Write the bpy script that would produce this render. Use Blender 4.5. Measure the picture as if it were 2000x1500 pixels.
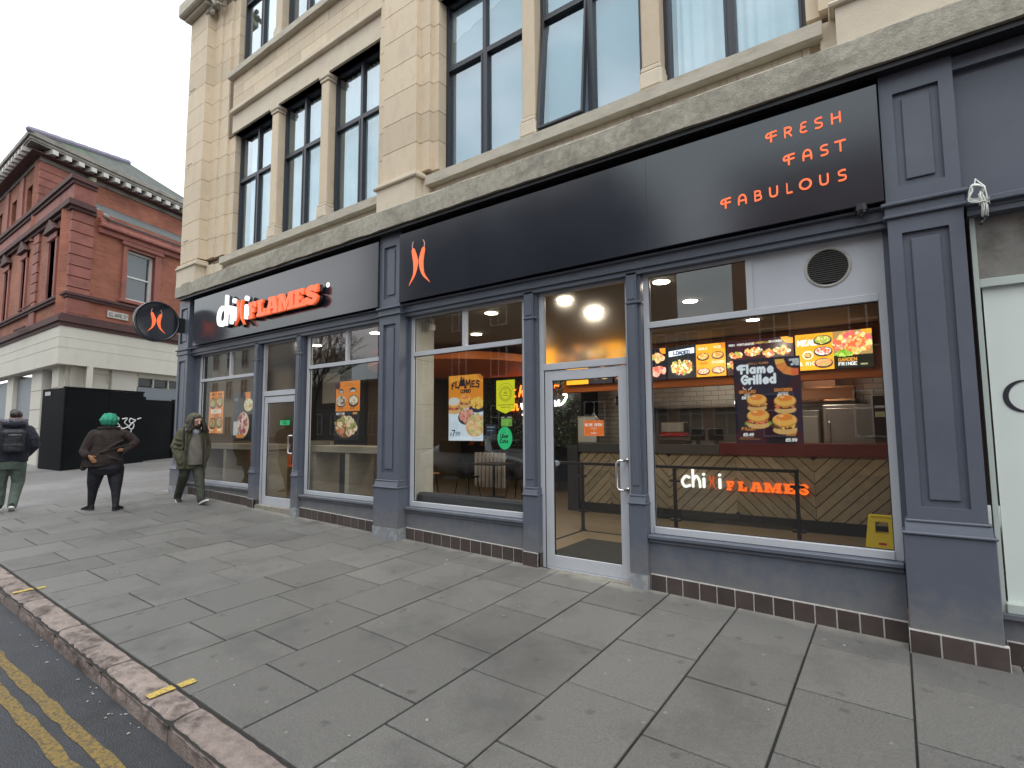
import bpy, bmesh, math, random
import numpy as np
from mathutils import Vector, Matrix

random.seed(7)
RNG = np.random.RandomState(11)
SC = bpy.context.scene
for o in list(bpy.data.objects):
    bpy.data.objects.remove(o)
COL = SC.collection

# ------------------------------------------------------------------ camera
cam_d = bpy.data.cameras.new("camera")
cam = bpy.data.objects.new("camera", cam_d)
COL.objects.link(cam)
YAW, PITCH, ROLL, FPX = 0.623925, 0.0859137, -0.0059383, 1038.09
_f = Vector((-math.sin(YAW) * math.cos(PITCH), math.cos(YAW) * math.cos(PITCH), math.sin(PITCH)))
_r = Vector((math.cos(YAW), math.sin(YAW), 0.0))
_u = _r.cross(_f)
_r2 = _r * math.cos(ROLL) + _u * math.sin(ROLL)
_u2 = -_r * math.sin(ROLL) + _u * math.cos(ROLL)
cam.matrix_world = Matrix(((_r2.x, _u2.x, -_f.x, 0), (_r2.y, _u2.y, -_f.y, -5.0), (_r2.z, _u2.z, -_f.z, 1.5), (0, 0, 0, 1)))
cam_d.sensor_width = 36.0
cam_d.lens = FPX / 2000 * 36.0
cam_d.clip_start = 0.05
cam_d.clip_end = 600
SC.camera = cam

# ------------------------------------------------------------------ world: overcast daylight
SUN_EL, SUN_ROT = math.radians(62), math.radians(140)
world = bpy.data.worlds.new("World")
SC.world = world
world.use_nodes = True
wn, wl = world.node_tree.nodes, world.node_tree.links
wn.clear()
w_out = wn.new("ShaderNodeOutputWorld")
w_bg = wn.new("ShaderNodeBackground")
w_bg.inputs["Strength"].default_value = 0.13
sky = wn.new("ShaderNodeTexSky")
sky.sky_type = 'NISHITA'
sky.sun_disc = False
sky.sun_elevation = SUN_EL
sky.sun_rotation = SUN_ROT
w_tc = wn.new("ShaderNodeTexCoord")
w_map = wn.new("ShaderNodeMapping")
w_map.inputs["Scale"].default_value = (1.0, 1.0, 2.2)
w_noise = wn.new("ShaderNodeTexNoise")
w_noise.inputs["Scale"].default_value = 2.1
w_noise.inputs["Detail"].default_value = 6
w_ramp = wn.new("ShaderNodeValToRGB")
w_ramp.color_ramp.elements[0].position = 0.38
w_ramp.color_ramp.elements[0].color = (5.9, 6.9, 7.1, 1)
w_ramp.color_ramp.elements[1].position = 0.60
w_ramp.color_ramp.elements[1].color = (10.5, 10.4, 10.5, 1)
w_sep = wn.new("ShaderNodeSeparateXYZ")
w_grad = wn.new("ShaderNodeMapRange")
w_grad.inputs["From Min"].default_value = 0.0
w_grad.inputs["From Max"].default_value = 1.0
w_grad.inputs["To Min"].default_value = 1.0
w_grad.inputs["To Max"].default_value = 1.45
w_mul = wn.new("ShaderNodeVectorMath")
w_mul.operation = 'SCALE'
w_mix = wn.new("ShaderNodeMixRGB")
w_mix.inputs[0].default_value = 0.93
wl.new(w_tc.outputs["Generated"], w_map.inputs[0])
wl.new(w_map.outputs[0], w_noise.inputs["Vector"])
wl.new(w_noise.outputs["Fac"], w_ramp.inputs[0])
wl.new(w_tc.outputs["Generated"], w_sep.inputs[0])
wl.new(w_sep.outputs["Z"], w_grad.inputs["Value"])
wl.new(w_ramp.outputs[0], w_mul.inputs[0])
wl.new(w_grad.outputs[0], w_mul.inputs["Scale"])
wl.new(sky.outputs[0], w_mix.inputs[1])
wl.new(w_mul.outputs[0], w_mix.inputs[2])
wl.new(w_mix.outputs[0], w_bg.inputs["Color"])
wl.new(w_bg.outputs[0], w_out.inputs["Surface"])

sun_d = bpy.data.lights.new("sun", 'SUN')
sun_d.energy = 0.7
sun_d.angle = math.radians(25)
sun_d.color = (1.0, 0.96, 0.9)
sun = bpy.data.objects.new("sun", sun_d)
COL.objects.link(sun)
_sd = Vector((math.sin(SUN_ROT) * math.cos(SUN_EL), math.cos(SUN_ROT) * math.cos(SUN_EL), math.sin(SUN_EL)))
sun.rotation_euler = _sd.to_track_quat('Z', 'Y').to_euler()

SC.view_settings.view_transform = 'Standard'
SC.view_settings.look = 'None'
SC.view_settings.exposure = 0.5
SC.view_settings.gamma = 1.0
SC.view_settings.use_curve_mapping = False
SC.render.engine = 'CYCLES'
SC.cycles.max_bounces = 8
SC.cycles.transparent_max_bounces = 24
SC.cycles.glossy_bounces = 4
SC.cycles.diffuse_bounces = 4
SC.cycles.sample_clamp_indirect = 4.0
SC.cycles.caustics_reflective = False
SC.cycles.caustics_refractive = False
SC.cycles.use_denoising = True

# ------------------------------------------------------------------ materials
MATS = {}


def mat(name, color, rough=0.6, var=0.0, vscale=6.0, bump=0.0, bscale=60.0, metal=0.0, emit=None, estr=0.0,
        dirt=None, dscale=1.2, damt=0.4, dlo=0.5, dhi=0.7, spec=0.5, rvar=0.0, obj_rand=0.0, stretch=(1, 1, 1), clear=0.0):
    """Principled surface with world-anchored noise variation, wear blotches and relief."""
    if name in MATS:
        return MATS[name]
    m = bpy.data.materials.new(name)
    m.use_nodes = True
    n, l = m.node_tree.nodes, m.node_tree.links
    b = n["Principled BSDF"]
    b.inputs["Roughness"].default_value = rough
    b.inputs["Metallic"].default_value = metal
    b.inputs["Specular IOR Level"].default_value = spec
    b.inputs["Coat Weight"].default_value = clear
    geo = n.new("ShaderNodeNewGeometry")
    mp = n.new("ShaderNodeMapping")
    mp.inputs["Scale"].default_value = stretch
    l.new(geo.outputs["Position"], mp.inputs[0])
    cur = None
    rgb = n.new("ShaderNodeRGB")
    rgb.outputs[0].default_value = (*color, 1)
    cur = rgb.outputs[0]
    if var > 0:
        t = n.new("ShaderNodeTexNoise")
        t.inputs["Scale"].default_value = vscale
        t.inputs["Detail"].default_value = 8
        t.inputs["Roughness"].default_value = 0.65
        l.new(mp.outputs[0], t.inputs["Vector"])
        mr = n.new("ShaderNodeMapRange")
        mr.inputs["From Min"].default_value = 0.25
        mr.inputs["From Max"].default_value = 0.75
        mr.inputs["To Min"].default_value = 1 - var
        mr.inputs["To Max"].default_value = 1 + var
        l.new(t.outputs["Fac"], mr.inputs["Value"])
        s = n.new("ShaderNodeVectorMath")
        s.operation = 'SCALE'
        l.new(cur, s.inputs[0])
        l.new(mr.outputs[0], s.inputs["Scale"])
        cur = s.outputs[0]
        if rvar > 0:
            m2 = n.new("ShaderNodeMapRange")
            m2.inputs["From Min"].default_value = 0.3
            m2.inputs["From Max"].default_value = 0.7
            m2.inputs["To Min"].default_value = max(0.02, rough - rvar)
            m2.inputs["To Max"].default_value = min(1, rough + rvar)
            l.new(t.outputs["Fac"], m2.inputs["Value"])
            l.new(m2.outputs[0], b.inputs["Roughness"])
    if obj_rand > 0:
        oi = n.new("ShaderNodeObjectInfo")
        mr = n.new("ShaderNodeMapRange")
        mr.inputs["To Min"].default_value = 1 - obj_rand
        mr.inputs["To Max"].default_value = 1 + obj_rand
        l.new(oi.outputs["Random"], mr.inputs["Value"])
        s = n.new("ShaderNodeVectorMath")
        s.operation = 'SCALE'
        l.new(cur, s.inputs[0])
        l.new(mr.outputs[0], s.inputs["Scale"])
        cur = s.outputs[0]
    if dirt is not None:
        t = n.new("ShaderNodeTexNoise")
        t.inputs["Scale"].default_value = dscale
        t.inputs["Detail"].default_value = 10
        t.inputs["Roughness"].default_value = 0.7
        l.new(mp.outputs[0], t.inputs["Vector"])
        mr = n.new("ShaderNodeMapRange")
        mr.inputs["From Min"].default_value = dlo
        mr.inputs["From Max"].default_value = dhi
        mr.inputs["To Min"].default_value = 0
        mr.inputs["To Max"].default_value = damt
        l.new(t.outputs["Fac"], mr.inputs["Value"])
        mx = n.new("ShaderNodeMixRGB")
        mx.inputs[2].default_value = (*dirt, 1)
        l.new(mr.outputs[0], mx.inputs[0])
        l.new(cur, mx.inputs[1])
        cur = mx.outputs[0]
    l.new(cur, b.inputs["Base Color"])
    if bump > 0:
        t = n.new("ShaderNodeTexNoise")
        t.inputs["Scale"].default_value = bscale
        t.inputs["Detail"].default_value = 6
        l.new(geo.outputs["Position"], t.inputs["Vector"])
        bp = n.new("ShaderNodeBump")
        bp.inputs["Strength"].default_value = bump
        bp.inputs["Distance"].default_value = 0.01
        l.new(t.outputs["Fac"], bp.inputs["Height"])
        l.new(bp.outputs[0], b.inputs["Normal"])
    if emit is not None:
        b.inputs["Emission Color"].default_value = (*emit, 1)
        b.inputs["Emission Strength"].default_value = estr
    MATS[name] = m
    return m


def glass_mat(name, tint=(0.93, 0.96, 0.95), refl=1.7, rcol=(0.95, 0.98, 1.0), rough=0.0, add=0.0):
    m = bpy.data.materials.new(name)
    m.use_nodes = True
    n, l = m.node_tree.nodes, m.node_tree.links
    n.clear()
    out = n.new("ShaderNodeOutputMaterial")
    tr = n.new("ShaderNodeBsdfTransparent")
    tr.inputs[0].default_value = (*tint, 1)
    gl = n.new("ShaderNodeBsdfGlossy")
    gl.inputs[0].default_value = (*rcol, 1)
    gl.inputs["Roughness"].default_value = rough
    mix = n.new("ShaderNodeMixShader")
    geo = n.new("ShaderNodeNewGeometry")
    dot = n.new("ShaderNodeVectorMath")
    dot.operation = 'DOT_PRODUCT'
    l.new(geo.outputs["Normal"], dot.inputs[0])
    l.new(geo.outputs["Incoming"], dot.inputs[1])
    ab = n.new("ShaderNodeMath"); ab.operation = 'ABSOLUTE'
    l.new(dot.outputs["Value"], ab.inputs[0])
    iv = n.new("ShaderNodeMath"); iv.operation = 'SUBTRACT'; iv.inputs[0].default_value = 1.0
    l.new(ab.outputs[0], iv.inputs[1])
    pw = n.new("ShaderNodeMath"); pw.operation = 'POWER'; pw.inputs[1].default_value = 5.0
    l.new(iv.outputs[0], pw.inputs[0])
    ma = n.new("ShaderNodeMath"); ma.operation = 'MULTIPLY_ADD'
    ma.inputs[1].default_value = 0.96 * refl * 0.75
    ma.inputs[2].default_value = 0.04 * refl + add
    l.new(pw.outputs[0], ma.inputs[0])
    cl = n.new("ShaderNodeClamp")
    l.new(ma.outputs[0], cl.inputs[0])
    l.new(cl.outputs[0], mix.inputs[0])
    l.new(tr.outputs[0], mix.inputs[1])
    l.new(gl.outputs[0], mix.inputs[2])
    l.new(mix.outputs[0], out.inputs[0])
    MATS[name] = m
    return m


def emis_mat(name, color, strength):
    m = bpy.data.materials.new(name)
    m.use_nodes = True
    b = m.node_tree.nodes["Principled BSDF"]
    b.inputs["Base Color"].default_value = (*[c * 0.5 for c in color], 1)
    b.inputs["Emission Color"].default_value = (*color, 1)
    b.inputs["Emission Strength"].default_value = strength
    b.inputs["Roughness"].default_value = 0.4
    MATS[name] = m
    return m


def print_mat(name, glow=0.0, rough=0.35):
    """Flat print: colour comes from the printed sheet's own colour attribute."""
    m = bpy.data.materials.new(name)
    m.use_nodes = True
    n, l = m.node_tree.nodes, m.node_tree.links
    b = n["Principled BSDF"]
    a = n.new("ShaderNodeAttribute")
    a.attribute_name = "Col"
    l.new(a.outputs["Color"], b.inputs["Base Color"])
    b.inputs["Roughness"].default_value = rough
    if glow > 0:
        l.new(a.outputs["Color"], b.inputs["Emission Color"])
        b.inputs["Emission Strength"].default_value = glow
    MATS[name] = m
    return m


# stone and masonry
M_STONE = mat("pale_stone", (0.66, 0.55, 0.41), 0.8, var=0.13, vscale=2.2, bump=0.25, bscale=90, dirt=(0.36, 0.24, 0.15), dscale=2.2, damt=0.55, dlo=0.52, dhi=0.76, obj_rand=0.10, stretch=(1.6, 1, .8))
M_STONEP = mat("plain_stone", (0.66, 0.575, 0.455), 0.8, var=0.12, vscale=2.0, bump=0.25, bscale=90, dirt=(0.5, 0.36, 0.31), dscale=1.1, damt=0.35, dlo=0.5, dhi=0.75)
M_SILL = mat("weathered_sill_stone", (0.50, 0.46, 0.38), 0.85, var=0.16, vscale=5, bump=0.3, dirt=(0.16, 0.13, 0.10), dscale=3.2, damt=0.6, dlo=0.55, dhi=0.8, stretch=(1, 1, 2.5))
M_STAIN = mat("streaked_stone", (0.55, 0.48, 0.38), 0.85, var=0.14, vscale=4, bump=0.3, dirt=(0.10, 0.08, 0.06), dscale=2.6, damt=0.75, dlo=0.52, dhi=0.74, stretch=(4.5, 1, 0.9))
M_CONC = mat("lichened_ledge", (0.37, 0.345, 0.285), 0.9, var=0.3, vscale=22, bump=0.5, bscale=70, dirt=(0.12, 0.112, 0.09), dscale=2.2, damt=0.62, dlo=0.49, dhi=0.70)
M_MORTAR = mat("dark_joint", (0.20, 0.15, 0.105), 0.95, var=0.2, vscale=20)
M_GREY = mat("slate_grey_paint", (0.098, 0.112, 0.146), 0.42, var=0.07, vscale=3, bump=0.12, bscale=140, rvar=0.06, dirt=(0.17, 0.18, 0.205), dscale=2.4, damt=0.35, dlo=0.56, dhi=0.8)
M_GREYWORN = mat("scuffed_grey_paint", (0.22, 0.235, 0.26), 0.6, var=0.25, vscale=14, bump=0.3, bscale=60, dirt=(0.42, 0.40, 0.36), dscale=6, damt=0.7, dlo=0.5, dhi=0.62)
M_TILE = mat("brown_glazed_tile", (0.062, 0.047, 0.044), 0.38, var=0.25, vscale=8, obj_rand=0.18, rvar=0.1)
M_GROUT = mat("pale_grout", (0.58, 0.56, 0.53), 0.9, var=0.25, vscale=20)
M_ALU = mat("silver_frame_paint", (0.47, 0.49, 0.53), 0.38, var=0.05, vscale=4, metal=0.0, bump=0.03)
M_ANTH = mat("anthracite_frame", (0.028, 0.031, 0.042), 0.4, var=0.15, vscale=5)
M_SIGN = mat("gloss_black_panel", (0.012, 0.015, 0.026), 0.17, var=0.12, vscale=1.2, bump=0.015, bscale=8, rvar=0.02, spec=1.0)
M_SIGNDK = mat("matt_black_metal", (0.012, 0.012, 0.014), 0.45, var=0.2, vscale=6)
M_ORANGE = mat("orange_vinyl_added_glow", (1.0, 0.19, 0.065), 0.45, emit=(1.0, .15, .05), estr=.4)  # vinyl letters and chillies are no lamps; emission added to brighten them
M_ORLIT = mat("orange_acrylic_lit", (0.92, 0.16, 0.05), 0.35, emit=(1.0, 0.15, 0.04), estr=0.32)
M_WHLIT = mat("white_acrylic_lit", (0.85, 0.86, 0.86), 0.35, emit=(1.0, 1.0, 0.98), estr=0.75)
M_PEACH = mat("peach_vinyl", (0.75, 0.42, 0.38), 0.4)
M_RETURN = mat("dark_letter_return", (0.05, 0.02, 0.018), 0.3)
# pavement
M_SLAB = mat("concrete_slab", (0.160, 0.156, 0.149), 0.50, var=0.42, vscale=85, bump=0.9, bscale=190, obj_rand=0.13, rvar=0.12, dirt=(0.055, 0.055, 0.054), dscale=1.3, damt=0.62, dlo=0.50, dhi=0.72)
M_BED = mat("dark_sand_joint", (0.022, 0.021, 0.02), 0.95, var=0.4, vscale=40, bump=0.5)
M_KERB = mat("pink_granite", (0.255, 0.205, 0.185), 0.75, var=0.35, vscale=16, bump=0.8, bscale=70, dirt=(0.05, 0.035, 0.03), dscale=4.2, damt=0.9, dlo=0.49, dhi=0.63, obj_rand=0.12)
M_ROAD = mat("asphalt", (0.036, 0.039, 0.048), 0.6, var=0.6, vscale=110, bump=1.0, bscale=120, dirt=(0.016, 0.015, 0.015), dscale=1.8, damt=0.7, dlo=0.5, dhi=0.65, rvar=0.2)
M_SIDE = mat("side_street_paving", (0.16, 0.152, 0.15), 0.6, var=0.14, vscale=9, bump=0.4, bscale=120, dirt=(0.24, 0.235, 0.24), dscale=0.45, damt=0.7, dlo=0.48, dhi=0.6)
M_CEMENT = mat("pale_cement", (0.25, 0.235, 0.20), 0.9, var=0.3, vscale=8, bump=0.5)
# glass
M_GLASS = glass_mat("shop_glass", tint=(0.93, 0.95, 0.94), refl=2.1)
M_GLASSUP = glass_mat("upper_glass", tint=(0.84, 0.92, 0.95), refl=2.8, rcol=(0.80, 0.92, 1.0), add=0.15)
M_GLASSRB = glass_mat("sash_glass", tint=(0.5, 0.52, 0.52), refl=1.8, add=0.03)

# slab: chewing gum dots, faint pale cement along the building foot
def dress_slab(m):
    n, l = m.node_tree.nodes, m.node_tree.links
    b = n["Principled BSDF"]
    src = b.inputs["Base Color"].links[0].from_socket
    geo = n.new("ShaderNodeNewGeometry")
    vo = n.new("ShaderNodeTexVoronoi")
    vo.voronoi_dimensions = '2D'; vo.inputs["Scale"].default_value = 2.6
    l.new(geo.outputs["Position"], vo.inputs["Vector"])
    jit = n.new("ShaderNodeTexNoise"); jit.inputs["Scale"].default_value = 38
    l.new(geo.outputs["Position"], jit.inputs["Vector"])
    ad = n.new("ShaderNodeMath"); ad.operation = 'MULTIPLY_ADD'; ad.inputs[1].default_value = 0.05
    l.new(jit.outputs["Fac"], ad.inputs[0]); l.new(vo.outputs["Distance"], ad.inputs[2])
    mr = n.new("ShaderNodeMapRange")
    mr.inputs["From Min"].default_value = 0.062; mr.inputs["From Max"].default_value = 0.05
    mr.inputs["To Min"].default_value = 0.0; mr.inputs["To Max"].default_value = 0.6
    l.new(ad.outputs[0], mr.inputs["Value"])
    sep = n.new("ShaderNodeSeparateColor")
    l.new(vo.outputs["Color"], sep.inputs[0])
    gt = n.new("ShaderNodeMath"); gt.operation = 'GREATER_THAN'; gt.inputs[1].default_value = 0.62
    l.new(sep.outputs[0], gt.inputs[0])
    mu = n.new("ShaderNodeMath"); mu.operation = 'MULTIPLY'
    l.new(mr.outputs[0], mu.inputs[0]); l.new(gt.outputs[0], mu.inputs[1])
    mx = n.new("ShaderNodeMixRGB"); mx.inputs[2].default_value = (0.30, 0.29, 0.265, 1)
    l.new(mu.outputs[0], mx.inputs[0]); l.new(src, mx.inputs[1])
    # dark spots
    v2 = n.new("ShaderNodeTexVoronoi"); v2.voronoi_dimensions = '2D'; v2.inputs["Scale"].default_value = 1.7
    l.new(geo.outputs["Position"], v2.inputs["Vector"])
    a2 = n.new("ShaderNodeMath"); a2.operation = 'MULTIPLY_ADD'; a2.inputs[1].default_value = 0.12
    l.new(jit.outputs["Fac"], a2.inputs[0]); l.new(v2.outputs["Distance"], a2.inputs[2])
    r2 = n.new("ShaderNodeMapRange")
    r2.inputs["From Min"].default_value = 0.12; r2.inputs["From Max"].default_value = 0.085
    r2.inputs["To Min"].default_value = 0.0; r2.inputs["To Max"].default_value = 0.5
    l.new(a2.outputs[0], r2.inputs["Value"])
    m3 = n.new("ShaderNodeMixRGB"); m3.inputs[2].default_value = (0.05, 0.05, 0.048, 1)
    l.new(r2.outputs[0], m3.inputs[0]); l.new(mx.outputs[0], m3.inputs[1])
    # cement smeared along the foot of the wall (y near 0)
    sp = n.new("ShaderNodeSeparateXYZ"); l.new(geo.outputs["Position"], sp.inputs[0])
    ns = n.new("ShaderNodeTexNoise"); ns.inputs["Scale"].default_value = 5; ns.inputs["Detail"].default_value = 6
    l.new(geo.outputs["Position"], ns.inputs["Vector"])
    a3 = n.new("ShaderNodeMath"); a3.operation = 'MULTIPLY_ADD'; a3.inputs[1].default_value = 0.45
    l.new(ns.outputs["Fac"], a3.inputs[0]); l.new(sp.outputs["Y"], a3.inputs[2])
    r3 = n.new("ShaderNodeMapRange")
    r3.inputs["From Min"].default_value = 0.05; r3.inputs["From Max"].default_value = 0.2
    r3.inputs["To Min"].default_value = 0.0; r3.inputs["To Max"].default_value = 0.8
    l.new(a3.outputs[0], r3.inputs["Value"])
    m4 = n.new("ShaderNodeMixRGB"); m4.inputs[2].default_value = (0.30, 0.285, 0.25, 1)
    l.new(r3.outputs[0], m4.inputs[0]); l.new(m3.outputs[0], m4.inputs[1])
    l.new(m4.outputs[0], b.inputs["Base Color"])


dress_slab(M_SLAB)


def splash(m):
    """road dirt thrown on the paint just above the sloping pavement"""
    n, l = m.node_tree.nodes, m.node_tree.links
    b = n["Principled BSDF"]
    src = b.inputs["Base Color"].links[0].from_socket
    geo = n.new("ShaderNodeNewGeometry"); sp = n.new("ShaderNodeSeparateXYZ"); l.new(geo.outputs["Position"], sp.inputs[0])
    h = n.new("ShaderNodeMath"); h.operation = 'MULTIPLY_ADD'; h.inputs[1].default_value = 0.028745; l.new(sp.outputs["X"], h.inputs[0]); l.new(sp.outputs["Z"], h.inputs[2])
    ns = n.new("ShaderNodeTexNoise"); ns.inputs["Scale"].default_value = 7; ns.inputs["Detail"].default_value = 9; ns.inputs["Roughness"].default_value = .7
    l.new(geo.outputs["Position"], ns.inputs["Vector"])
    a = n.new("ShaderNodeMath"); a.operation = 'MULTIPLY_ADD'; a.inputs[1].default_value = -0.9; l.new(ns.outputs["Fac"], a.inputs[0]); l.new(h.outputs[0], a.inputs[2])
    r = n.new("ShaderNodeMapRange"); r.inputs["From Min"].default_value = -.05; r.inputs["From Max"].default_value = -.48; r.inputs["To Min"].default_value = 0; r.inputs["To Max"].default_value = .75
    l.new(a.outputs[0], r.inputs["Value"])
    mx = n.new("ShaderNodeMixRGB"); mx.inputs[2].default_value = (.19, .185, .175, 1)
    l.new(r.outputs[0], mx.inputs[0]); l.new(src, mx.inputs[1]); l.new(mx.outputs[0], b.inputs["Base Color"])


splash(M_GREY)


def brick_mat(name, c1, c2, mortar, bw, bh, msize, axis='xz', rot=0.0, rough=0.85, bump=0.5, dirt=None):
    m = bpy.data.materials.new(name)
    m.use_nodes = True
    n, l = m.node_tree.nodes, m.node_tree.links
    b = n["Principled BSDF"]
    b.inputs["Roughness"].default_value = rough
    geo = n.new("ShaderNodeNewGeometry")
    rt = n.new("ShaderNodeVectorRotate"); rt.rotation_type = 'Z_AXIS'; rt.inputs["Angle"].default_value = rot
    l.new(geo.outputs["Position"], rt.inputs["Vector"])
    sp = n.new("ShaderNodeSeparateXYZ"); cb = n.new("ShaderNodeCombineXYZ")
    l.new(rt.outputs[0], sp.inputs[0])
    l.new(sp.outputs["X" if axis[0] == 'x' else "Y"], cb.inputs[0])
    l.new(sp.outputs["Z" if axis[1] == 'z' else "Y"], cb.inputs[1])
    br = n.new("ShaderNodeTexBrick")
    br.inputs["Scale"].default_value = 1.0
    br.inputs["Brick Width"].default_value = bw
    br.inputs["Row Height"].default_value = bh
    br.inputs["Mortar Size"].default_value = msize
    br.inputs["Color1"].default_value = (*c1, 1)
    br.inputs["Color2"].default_value = (*c2, 1)
    br.inputs["Mortar"].default_value = (*mortar, 1)
    l.new(cb.outputs[0], br.inputs["Vector"])
    ns = n.new("ShaderNodeTexNoise"); ns.inputs["Scale"].default_value = 1.1; ns.inputs["Detail"].default_value = 8
    l.new(geo.outputs["Position"], ns.inputs["Vector"])
    mr = n.new("ShaderNodeMapRange"); mr.inputs["From Min"].default_value = 0.3; mr.inputs["From Max"].default_value = 0.7
    mr.inputs["To Min"].default_value = 0.72; mr.inputs["To Max"].default_value = 1.22
    l.new(ns.outputs["Fac"], mr.inputs["Value"])
    s = n.new("ShaderNodeVectorMath"); s.operation = 'SCALE'
    l.new(br.outputs["Color"], s.inputs[0]); l.new(mr.outputs[0], s.inputs["Scale"])
    l.new(s.outputs[0], b.inputs["Base Color"])
    bp = n.new("ShaderNodeBump"); bp.inputs["Strength"].default_value = bump; bp.inputs["Distance"].default_value = 0.01; bp.invert = True
    l.new(br.outputs["Fac"], bp.inputs["Height"])
    l.new(bp.outputs[0], b.inputs["Normal"])
    MATS[name] = m
    return m


# ------------------------------------------------------------------ object bookkeeping
WORLD = {}


def tag(o, label=None, cat=None, group=None, kind=None):
    if label: o["label"] = label
    if cat: o["category"] = cat
    if group: o["group"] = group
    if kind: o["kind"] = kind
    return o


def empty(name, loc=(0, 0, 0), rz=0.0, label=None, cat=None, group=None, kind=None, parent=None):
    o = bpy.data.objects.new(name, None)
    o.empty_display_size = 0.2
    COL.objects.link(o)
    if parent is not None:
        o.parent = parent
        o.location = Vector(loc) - WORLD[parent]
    else:
        o.location = loc
    WORLD[o] = Vector(loc)
    o.rotation_euler = (0, 0, rz)
    if rz: WORLD[o] = Vector((0, 0, 0))   # children of turned things are written in local coordinates
    return tag(o, label, cat, group, kind)


def link_mesh(name, me, m=None, parent=None, origin=None, smooth=False):
    """me holds world-space coordinates; origin shifts the object's own origin."""
    base = WORLD[parent] if parent is not None else Vector((0, 0, 0))
    org = Vector(origin) if origin is not None else base.copy()
    if org.length > 0:
        me.transform(Matrix.Translation(-org))
    o = bpy.data.objects.new(name, me)
    COL.objects.link(o)
    if m is not None:
        me.materials.clear()
        for mm in (m if isinstance(m, (list, tuple)) else [m]):
            me.materials.append(mm)
    if parent is not None:
        o.parent = parent
        o.location = org - base
    else:
        o.location = org
    WORLD[o] = org
    if smooth:
        for p in me.polygons: p.use_smooth = True
    return o


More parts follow.
